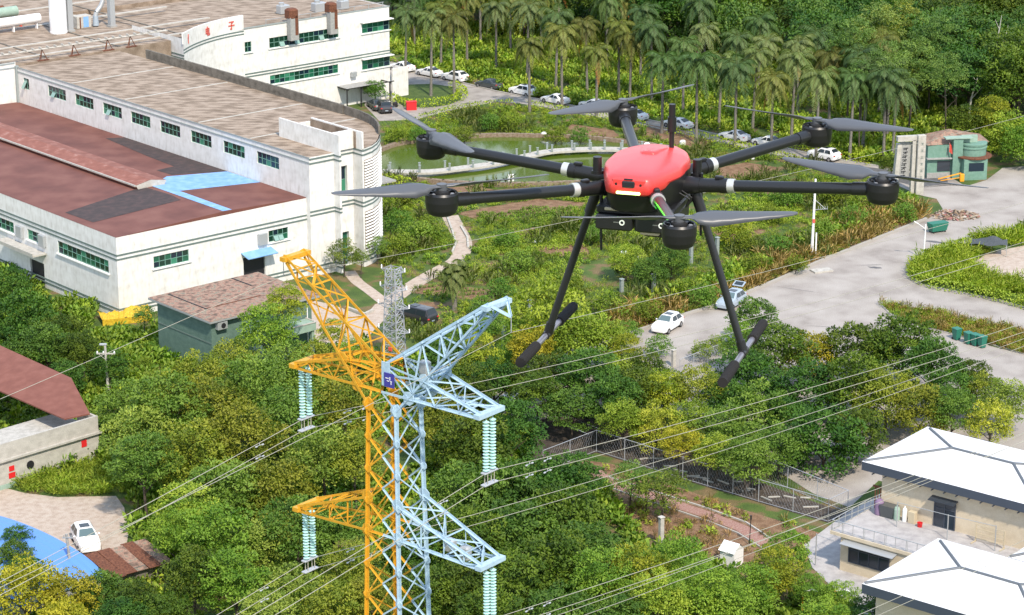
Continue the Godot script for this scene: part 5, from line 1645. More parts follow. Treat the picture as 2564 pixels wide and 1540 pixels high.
func build_vehicles() -> void:
	var a := make_car("parked_car", "white sedan nearest the office wing at the head of the parked row", "car", "sedan", M.paint_white)
	var row := [Vector3(-18.67, 0, -419.19), Vector3(-13.89, 0, -414.9), Vector3(-9.49, 0, -411.01), Vector3(-3.78, 0, -405.61), Vector3(1.78, 0, -400.35), Vector3(6.94, 0, -394.32), Vector3(12.93, 0, -390.48), Vector3(18.92, 0, -383.31), Vector3(25.53, 0, -377.47), Vector3(33.52, 0, -369.41), Vector3(38.23, 0, -365.75), Vector3(45.63, 0, -357.65)]
	var names := ["", "white sedan second in the row, beside the leftmost palms", "white hatchback third in the row, just before the dark sedan", "only dark green-grey sedan in the row under the palms", "white car directly behind the dark sedan in the parked row", "white sedan second behind the dark sedan in the parked row", "white sedan in the row half hidden by the rear propeller blade", "white car in the row hidden behind the rear drone motor", "white sedan in the row right of the tall drone antenna", "white sedan left of a close pair of cars above the right arm", "white car nearest behind the upper right drone arm", "white car at the end of the row, nearest the gate"]
	var along: Vector3 = row[1] - row[10]
	var dark := make_car("parked_car", names[3], "car", "sedan", M.paint_dark)
	var suv := make_car("parked_car", names[2], "car", "suv", M.paint_white)
	for i in row.size():
		var at: Vector3 = row[i]
		var to := at + along
		var o: Node3D = a
		if i == 3:
			o = dark
		elif i == 2:
			o = suv
		elif i in [4, 11]:
			o = copy(suv, names[i], at)
		elif i > 0:
			o = copy(a, names[i], at)
		face(o, at, to)
		o.set_meta("group", "cars parked along the palm avenue")
	a = make_car("suv", "white suv with sunroof driving on the road between the drone legs", "car", "suv", M.paint_white)
	face(a, Vector3(17.96, 0, -277), Vector3(15.33, 0, -272.41))
	a = copy(a, "white car half hidden by trees, right of the blue pylon arm", Vector3.ZERO)
	face(a, Vector3(0.37, 0, -252.32), Vector3(-1.1, 0, -246.91))
	a = copy(a, "white suv parked beside the blue arched roof, lower left", Vector3.ZERO)
	face(a, Vector3(-38.97, 0, -213.06), Vector3(-37, 0, -207.75))
	a = make_car("van", "black van parked behind the grey lattice tower", "van", "van", M.paint_black)
	face(a, Vector3(-11.27, 0, -280.14), Vector3(-14.94, 0, -283.02))
	a = make_car("blue_car", "grey-blue car with raised tailgate by the road, right drone leg", "car", "suv", M.paint_blue)
	face(a, Vector3(26.11, 0, -286.11), Vector3(23.88, 0, -282.21))
	var m := MB.new()
	m.box(Vector3(1.95, 2.0, 0), Vector3(0.9, 0.07, 1.25), Basis(Vector3.BACK, 0.35))
	part(a, "tailgate", m, M.paint_blue)
	m = MB.new()
	m.box(Vector3(1.93, 2.05, 0), Vector3(0.6, 0.03, 0.95), Basis(Vector3.BACK, 0.35))
	part(a, "tailgate_glass", m, M.car_glass)
	a = make_car("dark_car", "dark car parked under the black carport", "car", "sedan", M.paint_dark)
	face(a, Vector3(-21.55, 0, -390.48), Vector3(-23.75, 0, -397.01))
	a = make_car("dark_car", "dark car with pale tail beside the carport post", "car", "suv", M.paint_black)
	face(a, Vector3(-20.34, 0, -388.74), Vector3(-22.37, 0, -396.11))


# ---- poles, lamps, fences -----------------------------------------------------------------------------------
func build_poles() -> void:
	var o := thing("street_lamp", "white street lamp with one slanted arm at the road bend", "street lamp", Vector3(52.08, 0, -305.7))
	var m := MB.new()
	m.tube(Vector3.ZERO, Vector3(0.1, 4.6, 0), 0.11, 0.08, 10)
	part(o, "pole", m, M.paint_white)
	m = MB.new()
	m.tube(Vector3(0.1, 4.0, 0), Vector3(-1.0, 4.8, 0.2), 0.05, 0.05, 6)
	m.cbox(Vector3(-1.15, 4.9, 0.22), Vector3(0.7, 0.1, 0.25), 0.03, Basis(Vector3.BACK, -0.55))
	part(o, "arm", m, M.paint_white)
	# concrete pole with crossarms by the road
	o = thing("utility_pole", "white concrete utility pole with brackets beside the road bank", "utility pole", Vector3(37.87, 0, -305.33))
	m = MB.new()
	m.tube(Vector3.ZERO, Vector3(0.15, 10.6, 0), 0.2, 0.13, 10)
	part(o, "pole", m, M.paint_white)
	m = MB.new()
	m.tube(Vector3(0.5, 0, 0), Vector3(0.5, 3.6, 0), 0.1, 0.1, 8)
	part(o, "side_post", m, M.paint_white)
	m = MB.new()
	m.tube(Vector3(0.1, 8.0, 0), Vector3(1.5, 6.8, 0.5), 0.04, 0.04, 5)
	m.tube(Vector3(0.1, 6.6, 0), Vector3(1.7, 6.9, 0.6), 0.05, 0.05, 5)
	for i in 5:
		m.tube(Vector3(0.6 + 0.28 * i, 6.75, 0.3), Vector3(0.6 + 0.28 * i, 7.15, 0.3), 0.05, 0.03, 6)
	part(o, "bracket", m, M.metal)
	m = MB.new()
	m.cbox(Vector3(0.1, 5.2, 0.2), Vector3(0.34, 0.5, 0.1), 0.02)
	part(o, "plate", m, M.sign_red)
	m = MB.new()
	m.box(Vector3(0.6, 0.1, 1.2), Vector3(2.6, 0.24, 1.4), Basis(Vector3.UP, 0.4))
	solo("concrete_slab", "pale concrete slab bridging the gutter by the utility pole", "slab", m, M.pale, Vector3(37.97, 0, -301.66))
	o = thing("utility_pole", "thin grey pole standing among trees at the right edge", "utility pole", Vector3(50.72, 0, -241.72))
	m = MB.new()
	m.tube(Vector3.ZERO, Vector3(0.15, 5.9, 0), 0.12, 0.08, 8)
	part(o, "pole", m, M.metal)
	o = thing("utility_pole", "old wooden utility pole with crossarm in front of green house", "utility pole", Vector3(-43.08, 0, -253.37))
	m = MB.new()
	m.tube(Vector3.ZERO, Vector3(-0.1, 6.1, 0), 0.17, 0.12, 8)
	part(o, "pole", m, M.pale)
	m = MB.new()
	m.box(Vector3(-0.05, 5.0, 0.05), Vector3(2.0, 0.12, 0.12))
	m.tube(Vector3(-0.8, 4.95, 0.1), Vector3(-0.05, 4.3, 0.1), 0.03, 0.03, 5)
	m.tube(Vector3(0.7, 4.95, 0.1), Vector3(-0.05, 4.3, 0.1), 0.03, 0.03, 5)
	part(o, "crossarm", m, M.pale)
	for x in [-0.95, -0.3, 0.85]:
		m = MB.new()
		m.lathe([Vector2(0, 0), Vector2(0.08, 0), Vector2(0.1, 0.08), Vector2(0.05, 0.2), Vector2(0, 0.24)], 8, Vector3(x, 5.06, 0.05))
		part(o, "insulator", m, M.paint_white)
	m = MB.new()
	m.cbox(Vector3(-0.3, 6.0, 0), Vector3(0.8, 0.22, 0.3), 0.05)
	part(o, "switch", m, M.metal)
	o = thing("utility_pole", "grey leaning utility pole in front of the blue arched roof", "utility pole", Vector3(-38.32, 0, -202.31))
	m = MB.new()
	m.tube(Vector3.ZERO, Vector3(-0.35, 5.6, 0), 0.17, 0.12, 8)
	part(o, "pole", m, M.grey)
	m = MB.new()
	m.box(Vector3(-0.25, 5.3, 0.1), Vector3(0.9, 0.1, 0.1))
	for x in [-0.55, 0.1]:
		m.tube(Vector3(x, 5.3, 0.1), Vector3(x, 5.55, 0.1), 0.05, 0.04, 6)
	part(o, "crossarm", m, M.metal)
	o = thing("garden_post", "thin dark lamp post standing by the pink brick path", "post", Vector3(21.71, 0, -213.06))
	m = MB.new()
	m.tube(Vector3.ZERO, Vector3(0.08, 2.6, 0), 0.05, 0.045, 6)
	m.box(Vector3(0.08, 2.75, 0), Vector3(0.16, 0.4, 0.12))
	part(o, "pole", m, M.black)
	for q in [["leftmost yellow pole rising out of the trees, bottom right corner", Vector3(24.76, 0, -196.94)], ["yellow pole under the white lamp arm at the bottom right", Vector3(27.52, 0, -196.94)]]:
		o = thing("yellow_pole", q[0], "lamp post", q[1])
		m = MB.new()
		m.tube(Vector3.ZERO, Vector3(0, 2.6, 0), 0.09, 0.09, 8)
		part(o, "pole", m, M.orange)
		m = MB.new()
		m.tube(Vector3(0, 2.6, 0), Vector3(0.8, 2.75, 0.1), 0.04, 0.04, 6)
		m.cbox(Vector3(0.95, 2.72, 0.1), Vector3(0.7, 0.08, 0.22), 0.03, Basis(Vector3.BACK, -0.35))
		part(o, "lamp_arm", m, M.paint_white)


func mesh_fence(called: String, label: String, pts: Array, h: float, step: float, wires: int) -> void:
	var o := thing(called, label, "fence", pts[0])
	var z: Vector3 = pts[0]
	for i in pts.size() - 1:
		var a: Vector3 = pts[i] - z
		var b: Vector3 = pts[i + 1] - z
		var n := int((b - a).length() / step)
		for k in n + (1 if i == pts.size() - 2 else 0):
			var p := a.lerp(b, float(k) / n)
			var m := MB.new()
			m.tube(p, p + Vector3.UP * (h + 0.05), 0.04, 0.04, 6)
			part(o, "post", m, M.galvanised)
		var r := MB.new()
		r.tube(a + Vector3.UP * h, b + Vector3.UP * h, 0.035, 0.035, 5)
		r.tube(a + Vector3.UP * 0.1, b + Vector3.UP * 0.1, 0.03, 0.03, 5)
		part(o, "rail", r, M.galvanised)
		var w := MB.new()
		var d := (b - a).normalized()
		var len := (b - a).length()
		var c := int(len / 0.36)
		for k in c:
			var p := a + d * len * k / c
			w.tube(p, p + d * 0.36 * 4 + Vector3.UP * h if k < c - 4 else p + Vector3.UP * h, 0.006, 0.006, 3, false)
			w.tube(p + Vector3.UP * h, p + d * 0.36 * 4 if k < c - 4 else p, 0.006, 0.006, 3, false)
		part(o, "wire_mesh", w, M.galvanised).set_meta("kind", "stuff")


func build_fence() -> void:
	mesh_fence("mesh_fence", "grey wire mesh fence along the near side of the dark plot", [Vector3(3.04, 0, -231.44), Vector3(8.49, 0, -237.18), Vector3(16.68, 0, -229.65), Vector3(23.54, 0, -223.7), Vector3(29.58, 0, -218.62)], 2.3, 3.0, 8)
	mesh_fence("mesh_fence", "grey wire mesh fence along the far side of the dark plot", [Vector3(29.58, 0, -218.62), Vector3(31.69, 0, -220.87), Vector3(26.68, 0, -227.24), Vector3(20.81, 0, -234.16)], 2.3, 3.0, 8)
	mesh_fence("mesh_fence", "dark wire fence behind the white gate posts, by the suv", [Vector3(18.42, 0, -261.53), Vector3(23.4, 0, -266.94)], 1.6, 2.0, 5)
	# wires and rails strung over the dark plot
	for i in 6:
		var m := MB.new()
		var a := Vector3(2.75, 0, -242.57).lerp(Vector3(8.23, 0, -248.18), i / 5.0) + Vector3.UP * 2.2
		var b := Vector3(7.67, 0, -236.24).lerp(Vector3(13.06, 0, -244.66), i / 5.0) + Vector3.UP * 2.2
		m.tube(Vector3.ZERO, b - a, 0.025, 0.025, 4)
		var o := solo("trellis_wire", "thin wire strung over the dark fenced plot, %s from the near fence" % ["first", "second", "third", "fourth", "fifth", "sixth"][i], "wire", m, M.galvanised, a)
		o.set_meta("group", "trellis wires over the dark plot")
	var nth := ["first", "second", "third", "fourth", "fifth", "sixth", "seventh", "eighth", "ninth", "tenth", "eleventh", "twelfth", "thirteenth", "fourteenth", "fifteenth", "sixteenth"]
	for i in 16:
		var m := MB.new()
		m.box(Vector3(0, 0.06, 0), Vector3(rng.randf_range(0.8, 2.0), 0.1, 0.18))
		solo("plank", "weathered plank on the dark fenced plot, %s from its far left end" % nth[i], "plank", m, M.pale, Vector3(13.41, 0, -234.62).lerp(Vector3(28.83, 0, -221.49), i / 15.0) + Vector3(rng.randf_range(-0.6, 0.6), 0, rng.randf_range(-2.5, 0.8)), rng.randf_range(-0.9, 0.3), "weathered planks on the dark plot")


# ---- the big tower ----------------------------------------------------------------------------------------
# tower coordinates: x along the arms (blue half positive), z along the lines (positive towards the near left), y up
var TK := 0.8                 # metres per tower unit
var T_AT := Vector3.ZERO
var T_TURN := deg_to_rad(-38.8)
var T_TOP := 0.0              # height of the leg tops
var ANGLE: ArrayMesh


func angle_bar() -> ArrayMesh:     # one metre of angle steel, one metre wide, scaled when placed
	var m := MB.new()
	var t := 0.16
	m.box(Vector3(0, 0.5, -0.5 + t / 2), Vector3(1, 1, t))
	m.box(Vector3(-0.5 + t / 2, 0.5, t / 2), Vector3(t, 1, 1 - t))
	return m.mesh()


func bar(parent: Node3D, called: String, p: Vector3, q: Vector3, w: float, mat: Material) -> void:
	var d := q - p
	var y := d.normalized()
	var x := y.cross(Vector3.UP if absf(y.y) < 0.95 else Vector3.BACK).normalized()
	var z := x.cross(y)
	part(parent, called, ANGLE, mat, Transform3D(Basis(x * w, d, z * w), p))


# a bar that changes colour where it crosses the middle of the tower
func two(parent: Node3D, called: String, p: Vector3, q: Vector3, w: float) -> void:
	if p.x * q.x < -0.0001:
		var c := p.lerp(q, p.x / (p.x - q.x))
		bar(parent, called, p, c, w, M.yellow_steel if p.x < 0 else M.blue_steel)
		bar(parent, called, c, q, w, M.yellow_steel if q.x < 0 else M.blue_steel)
	else:
		bar(parent, called, p, q, w, M.yellow_steel if p.x + q.x < 0 else M.blue_steel)


func plate(parent: Node3D, at: Vector3, r: float, face_z: bool, mat: Material) -> void:
	var m := MB.new()
	m.tube(Vector3(0, 0, -0.02), Vector3(0, 0, 0.02), r, r, 7)
	part(parent, "gusset_plate", m, mat, Transform3D(Basis() if face_z else Basis(Vector3.UP, PI / 2), at))


# a four-chord truss from four root points to a tip beam; returns nothing
func truss(o: Node3D, called: String, roots: Array, tips: Array, n: int, mat: Material, w: float) -> void:
	var t := holder(o, called)
	var g := []
	for i in n + 1:
		var f := i / float(n)
		f = 1.0 - pow(1.0 - f, 1.15)
		var ring := []
		for k in 4:
			ring.append(roots[k].lerp(tips[k], f))
		g.append(ring)
	for k in 4:
		bar(t, "chord", roots[k], tips[k], w * 1.15, mat)
	for i in range(0, n):
		for e in [[0, 1], [2, 3], [0, 2], [1, 3]]:
			var a: int = e[0] if i % 2 == 0 else e[1]
			var b: int = e[1] if i % 2 == 0 else e[0]
			bar(t, "brace", g[i][a], g[i + 1][b], w * 0.55, mat)
			if i > 0 and (g[i][a] - g[i][b]).length() > 0.25:
				bar(t, "strut", g[i][a], g[i][b], w * 0.52, mat)
	var c0: Vector3 = (tips[0] + tips[2]) / 2
	var c1: Vector3 = (tips[1] + tips[3]) / 2
	var d := (c1 - c0).normalized()
	var m := MB.new()
	m.box((c0 + c1) / 2, Vector3(0.36, 0.22, (c1 - c0).length() + 0.5), Basis(d.cross(Vector3.UP).normalized() * -1.0, Vector3.UP, d))
	part(t, "tip_beam", m, mat)


func build_pylon() -> void:
	ANGLE = angle_bar()
	T_AT = Vector3(-5.6, 49.6, -113.06)
	T_TOP = T_AT.y
	var at := Vector3(T_AT.x, 0, T_AT.z)
	var o := thing("transmission_tower", "tall lattice transmission tower, left half yellow and right half pale blue", "transmission tower", at, T_TURN)
	var h0 := T_TOP
	var s := TK
	var hw := func(y: float) -> float:      # half width of the body at a height
		var d := h0 - y
		return (1.1 + 0.018 * d / s) * s if d < 20.0 * s else (1.46 + 0.065 * (d / s - 20.0)) * s
	# heights of the panels
	var ys := [h0]
	var y := h0
	while y > 0.5:
		y -= 2.05 * s * (1.0 if h0 - y < 22 * s else hw.call(y) / (1.25 * s))
		ys.append(maxf(y, 0.0))
	ys[-1] = 0.0
	var cs := [Vector2(1, 1), Vector2(1, -1), Vector2(-1, -1), Vector2(-1, 1)]
	for c in cs:
		var mat: Material = M.blue_steel if c.x > 0 else M.yellow_steel
		var leg := holder(o, "leg")
		for i in ys.size() - 1:
			var a: float = hw.call(ys[i])
			var b: float = hw.call(ys[i + 1])
			bar(leg, "leg_angle", Vector3(c.x * b, ys[i + 1], c.y * b), Vector3(c.x * a, ys[i], c.y * a), 0.16, mat)
	for i in ys.size() - 1:
		var a: float = hw.call(ys[i])
		var b: float = hw.call(ys[i + 1])
		for k in 4:
			var p: Vector2 = cs[k]
			var q: Vector2 = cs[(k + 1) % 4]
			two(o, "brace", Vector3(p.x * a, ys[i], p.y * a), Vector3(q.x * b, ys[i + 1], q.y * b), 0.08)
			two(o, "brace", Vector3(q.x * a, ys[i], q.y * a), Vector3(p.x * b, ys[i + 1], p.y * b), 0.08)
			if ys[i] > h0 - 16.0:
				var mat: Material = M.blue_steel if p.x > 0 else M.yellow_steel
				plate(o, Vector3(p.x * a, ys[i], p.y * (a + 0.02)), 0.22 if i > 0 else 0.36, true, mat)
				plate(o, Vector3(p.x * (a + 0.02), ys[i] + 0.03, p.y * a), 0.19 if i > 0 else 0.32, false, mat)
	# horns: lower chords rise from the leg tops, upper chords from the apex between them
	var apex := h0 + 2.65 * s
	var tipy := h0 + 7.9 * s
	for sx in [-1.0, 1.0]:
		var mat: Material = M.blue_steel if sx > 0 else M.yellow_steel
		truss(o, "horn", [Vector3(0.02 * sx, apex, 0.85 * s), Vector3(0.02 * sx, apex, -0.85 * s), Vector3(1.1 * s * sx, h0, 1.1 * s), Vector3(1.1 * s * sx, h0, -1.1 * s)],
			[Vector3(7.9 * s * sx, tipy, 0.85 * s), Vector3(7.9 * s * sx, tipy, -0.85 * s), Vector3(7.8 * s * sx, tipy - 0.35, 0.8 * s), Vector3(7.8 * s * sx, tipy - 0.35, -0.8 * s)], 6, mat, 0.125)
		# the outrigger that carries the earth wire
		var g := holder(o, "earth_wire_bracket")
		var tip := Vector3(8.9 * s * sx, tipy - 0.6, 0)
		bar(g, "strut", Vector3(7.9 * s * sx, tipy, 0.85 * s), tip, 0.12, mat)
		bar(g, "strut", Vector3(7.9 * s * sx, tipy, -0.85 * s), tip, 0.12, mat)
		bar(g, "hanger", tip, tip - Vector3(0, 0.75, 0), 0.05, M.galvanised)
		# upper arm
		var r := 0.315
		var k: Vector3 = Vector3(1.1 * s * sx, h0, 1.1 * s).lerp(Vector3(7.8 * s * sx, tipy - 0.35, 0.8 * s), r)
		var h1 := h0 + 1.0 * s
		var low: Vector3 = Vector3(1.1 * s * sx, h0, 1.1 * s).lerp(Vector3(7.8 * s * sx, tipy - 0.35, 0.8 * s), 0.14)
		truss(o, "cross_arm", [Vector3(k.x, k.y, k.z), Vector3(k.x, k.y, -k.z), Vector3(low.x, h1, low.z), Vector3(low.x, h1, -low.z)],
			[Vector3(7.3 * s * sx, h1 + 0.15, 0.85 * s), Vector3(7.3 * s * sx, h1 + 0.15, -0.85 * s), Vector3(7.3 * s * sx, h1 - 0.1, 0.85 * s), Vector3(7.3 * s * sx, h1 - 0.1, -0.85 * s)], 3, mat, 0.11)
		for z in [1.0, -1.0]:
			plate(o, Vector3(k.x, k.y, k.z * z), 0.34, true, mat)
			plate(o, Vector3(low.x, h1, low.z * z), 0.36, true, mat)
			bar(o, "strut", Vector3(low.x, h1, low.z * z), Vector3(0, h1, 1.1 * s * z), 0.12, mat)
			bar(o, "strut", Vector3(k.x, k.y, k.z * z), Vector3(0, k.y - 0.25, 0.95 * s * z), 0.1, mat)
			bar(o, "strut", Vector3(k.x, k.y, k.z * z), Vector3(0, apex, 0.85 * s * z), 0.1, mat)
			bar(o, "strut", Vector3(low.x, h1, low.z * z), Vector3(0, apex, 0.85 * s * z), 0.09, mat)
			bar(o, "strut", Vector3(1.1 * s * sx, h0, 1.1 * s * z), Vector3(0, h1, 1.1 * s * z), 0.09, mat)
			bar(o, "strut", Vector3(0, h1, 1.1 * s * z), Vector3(0, apex, 0.85 * s * z), 0.09, mat)
		bar(o, "strut", Vector3(k.x, k.y, k.z), Vector3(k.x, k.y, -k.z), 0.1, mat)
		bar(o, "strut", Vector3(low.x, h1, low.z), Vector3(low.x, h1, -low.z), 0.1, mat)
	bar(o, "strut", Vector3(0, apex, 0.85 * s), Vector3(0, apex, -0.85 * s), 0.12, M.yellow_steel)
	# the lower arms
	for lv in 2:
		var hl := h0 - (8.1 + 9.6 * lv) * s
		for sx in [-1.0, 1.0]:
			var mat: Material = M.blue_steel if sx > 0 else M.yellow_steel
			var a: float = hw.call(hl)
			var b: float = hw.call(hl + 2.15 * s)
			truss(o, "cross_arm", [Vector3(b * sx, hl + 2.15 * s, b), Vector3(b * sx, hl + 2.15 * s, -b), Vector3(a * sx, hl, a), Vector3(a * sx, hl, -a)],
				[Vector3(7.35 * s * sx, hl - 0.1, 0.85 * s), Vector3(7.35 * s * sx, hl - 0.1, -0.85 * s), Vector3(7.35 * s * sx, hl - 0.35, 0.85 * s), Vector3(7.35 * s * sx, hl - 0.35, -0.85 * s)], 4, mat, 0.11)
			for z in [1.0, -1.0]:
				plate(o, Vector3(a * sx, hl, a * z), 0.36, true, mat)
				plate(o, Vector3(b * sx, hl + 2.15 * s, b * z), 0.36, true, mat)
		var a2: float = hw.call(hl)
		for z in [1.0, -1.0]:
			two(o, "strut", Vector3(-a2, hl, a2 * z), Vector3(a2, hl, a2 * z), 0.1)
	# number board with pale back plate, and small steel boxes
	var m := MB.new()
	m.box(Vector3(0.3, h0 + 1.75, 0.93), Vector3(0.5, 1.2, 0.04))
	part(o, "back_plate", m, M.blue_steel)
	m = MB.new()
	m.box(Vector3(0.55, h0 + 1.5, 0.97), Vector3(0.62, 0.7, 0.04))
	part(o, "number_board", m, plain(lin(0.05, 0.045, 0.28), 0.4))
	m = MB.new()
	for r in [[-0.2, 0.16, 0.35, 0.08], [0.1, 0.16, 0.08, 0.3], [0.22, -0.06, 0.2, 0.07], [-0.1, -0.06, 0.25, 0.07], [0.22, -0.2, 0.07, 0.25]]:
		m.box(Vector3(0.55 + r[0] * 0.6, h0 + 1.5 + r[1] * 0.6, 0.995), Vector3(r[2] * 0.55, r[3] * 0.55, 0.015))
	part(o, "board_lettering", m, M.paint_white)
	for q in [Vector3(1.6, h0 + 2.0, -0.4), Vector3(3.2, h0 - 6.6, -0.3), Vector3(4.2, h0 - 6.7, -0.2)]:
		m = MB.new()
		m.cbox(q, Vector3(0.55, 0.7, 0.4), 0.08)
		part(o, "steel_box", m, M.metal)
	# glass insulator strings, two from each arm tip
	var disc := MB.new()
	disc.lathe([Vector2(0, 0.0), Vector2(0.05, -0.03), Vector2(0.055, 0.02), Vector2(0.16, 0.03), Vector2(0.165, 0.05), Vector2(0.10, 0.09), Vector2(0.05, 0.105), Vector2(0.04, 0.14), Vector2(0, 0.14)], 14)
	var dm := disc.mesh()
	for lv in 3:
		for sx in [-1.0, 1.0]:
			var top := h0 + 1.0 * s - 0.18 if lv == 0 else h0 - (8.1 + 9.6 * (lv - 1)) * s - 0.45
			for z in [0.24, -0.24]:
				if lv == 2 :
					continue
				var gl := "insulator string"
				var lab := "%s glass insulator string under the %s %s arm" % ["nearer" if z > 0 else "farther", "upper" if lv == 0 else "lower", "pale blue" if sx > 0 else "yellow"]
				var g := thing("insulator_string", lab, gl, at + Basis(Vector3.UP, T_TURN) * Vector3(7.3 * s * sx, top, z), T_TURN, "glass insulator strings on the tower")
				var f := MB.new()
				f.tube(Vector3(0, 0.1, 0), Vector3(0, -2.72, 0), 0.025, 0.025, 6)
				part(g, "rod", f, M.galvanised)
				for i in 16:
					part(g, "disc", dm, M.insulator, Transform3D(Basis(), Vector3(0, -0.25 - 0.158 * i, 0)))
				f = MB.new()
				for x in [-0.09, 0.09]:
					f.tube(Vector3(x, -2.66, 0), Vector3(x, -3.31, 0), 0.025, 0.025, 5)
				part(g, "hanger", f, M.wire)
				f = MB.new()
				f.cbox(Vector3(0, -2.7, 0), Vector3(0.3, 0.08, 0.5), 0.02)
				f.cbox(Vector3(0, -3.3, 0), Vector3(0.3, 0.08, 0.5), 0.02)
				part(g, "clamp", f, M.galvanised)


func build_far_tower() -> void:
	# the slim galvanised tower farther back
	var at := Vector3(-13.02, 0, -264.09)
	var o := thing("small_lattice_tower", "slim grey lattice tower with short arms beside the black van", "lattice tower", at, deg_to_rad(-30))
	var h := 11.3
	var w := func(y: float) -> float: return 0.95 - 0.35 * y / h
	var cs := [Vector2(1, 1), Vector2(1, -1), Vector2(-1, -1), Vector2(-1, 1)]
	for c in cs:
		bar(o, "leg", Vector3(c.x * w.call(0.0), 0, c.y * w.call(0.0)), Vector3(c.x * w.call(h), h, c.y * w.call(h)), 0.11, M.galvanised)
	var n := 13
	for i in n:
		var y0 := h * i / n
		var y1 := h * (i + 1) / n
		var a: float = w.call(y0)
		var b: float = w.call(y1)
		for k in 4:
			var p: Vector2 = cs[k]
			var q: Vector2 = cs[(k + 1) % 4]
			bar(o, "brace", Vector3(p.x * a, y0, p.y * a), Vector3(q.x * b, y1, q.y * b), 0.06, M.galvanised)
			bar(o, "brace", Vector3(q.x * a, y0, q.y * a), Vector3(p.x * b, y1, p.y * b), 0.06, M.galvanised)
			bar(o, "strut", Vector3(p.x * b, y1, p.y * b), Vector3(q.x * b, y1, q.y * b), 0.06, M.galvanised)
	for q in [[10.9, 1.5], [8.9, 1.7], [6.8, 2.0], [4.0, 2.0]]:
		for sx in [-1.0, 1.0]:
			var arm := holder(o, "arm")
			var tip := Vector3(q[1] * sx, q[0] + 0.1, 0)
			for z in [-0.6, 0.6]:
				bar(arm, "chord", Vector3(0.6 * sx, q[0], z), tip, 0.07, M.galvanised)
				bar(arm, "chord", Vector3(0.6 * sx, q[0] + 0.5, z), tip, 0.06, M.galvanised)
			var m := MB.new()
			m.lathe([Vector2(0, 0), Vector2(0.1, 0.05), Vector2(0.05, 0.12), Vector2(0.1, 0.2), Vector2(0.05, 0.28), Vector2(0.1, 0.36), Vector2(0.04, 0.45), Vector2(0, 0.5)], 8, tip)
			part(arm, "insulator", m, M.paint_white)
	var m := MB.new()
	m.cbox(Vector3(0.1, 2.2, 1.0), Vector3(0.5, 0.5, 0.1), 0.04)
	part(o, "plate", m, M.sign_red)


# ---- power lines ------------------------------------------------------------------------------------------
func hang(a: Vector3, b: Vector3, sag: float, n := 40) -> Array:
	var out := []
	for i in n + 1:
		var t := i / float(n)
		out.append(a.lerp(b, t) - Vector3.UP * sag * 4.0 * t * (1.0 - t))
	return out


func line(label: String, at: Vector3, sag_far: float, sag_near: float, drop_far: float, drop_near: float, r: float, far := 280.0, near := 220.0, dampers := true) -> void:
	var b := Basis(Vector3.UP, T_TURN)
	var f := at + b * Vector3(0, drop_far, -far)
	var g := at + b * Vector3(0, drop_near, near)
	var o := thing("power_line", label, "power line", at, 0.0, "power lines strung from the tower")
	var pts := hang(g, at, sag_near) + hang(at, f, sag_far).slice(1)
	var m := MB.new()
	for i in pts.size():
		pts[i] -= at
	m.path(pts, r, 5)
	part(o, "conductor", m, M.wire)
	if dampers:
		var k := 0
		for z in [3.3, -3.0, -4.4]:
			k += 1
			var t: float = absf(z) / (near if z > 0 else far)
			var sag := sag_near if z > 0 else sag_far
			var dr := drop_near if z > 0 else drop_far
			var p := b * Vector3(0, dr * t - sag * 4.0 * t * (1.0 - t), z)
			var d := MB.new()
			for e in [-0.22, 0.22]:
				d.cbox(p + b * Vector3(0, -0.14, e), Vector3(0.075, 0.075, 0.15), 0.02, b)
			d.tube(p + b * Vector3(0, -0.12, -0.22), p + b * Vector3(0, -0.12, 0.22), 0.015, 0.015, 4)
			d.tube(p, p - Vector3.UP * 0.13, 0.02, 0.03, 4)
			part(o, "vibration_damper", d, M.galvanised)


func build_wires() -> void:
	var s := TK
	var at := Vector3(T_AT.x, 0, T_AT.z)
	var b := Basis(Vector3.UP, T_TURN)
	var h0 := T_TOP
	for lv in 3:
		for sx in [-1.0, 1.0]:
			var top := h0 + 1.0 * s - 0.18 if lv == 0 else h0 - (8.1 + 9.6 * (lv - 1)) * s - 0.45
			for k in 2:
				var y: float = top - (2.7 if k == 0 else 3.3)
				line("%s wire of the pair hung from the %s %s arm" % ["upper" if k == 0 else "lower", ["upper", "lower", "lowest"][lv], "pale blue" if sx > 0 else "yellow"], at + b * Vector3(7.3 * s * sx, y, 0), 9.0, 6.0, -3.0, -2.0, 0.017)
	for sx in [-1.0, 1.0]:
		line("thin earth wire from the tip of the %s horn" % ("pale blue" if sx > 0 else "yellow"), at + b * Vector3(8.9 * s * sx, h0 + 7.9 * s - 1.35, 0), 6.5, 4.5, -3.0, -1.0, 0.013, 280.0, 220.0, false)


# ---- the drone --------------------------------------------------------------------------------------------
# local axes: z forward (the red nose), x to the drone's left as it flies, which is the viewer's right
func rounded(pts: Array, times := 2) -> Array:
	for k in times:
		var out := []
		for i in pts.size():
			var a: Vector2 = pts[i]
			var b: Vector2 = pts[(i + 1) % pts.size()]
			out.append(a.lerp(b, 0.14))
			out.append(a.lerp(b, 0.86))
		pts = out
	return pts


# a closed skin over rings of points, with averaged normals
func skin(m: MB, g: Array) -> void:
	var r := g.size()
	var n: int = g[0].size()
	var nn := []
	for i in r:
		var row := []
		for j in n:
			var du: Vector3 = g[mini(i + 1, r - 1)][j] - g[maxi(i - 1, 0)][j]
			var dv: Vector3 = g[i][(j + 1) % n] - g[i][(j + n - 1) % n]
			row.append(du.cross(dv).normalized())
		nn.append(row)
	for i in r - 1:
		for j in n:
			var k := (j + 1) % n
			m.quad4(g[i][j], g[i + 1][j], g[i + 1][k], g[i][k], nn[i][j], nn[i + 1][j], nn[i + 1][k], nn[i][k])


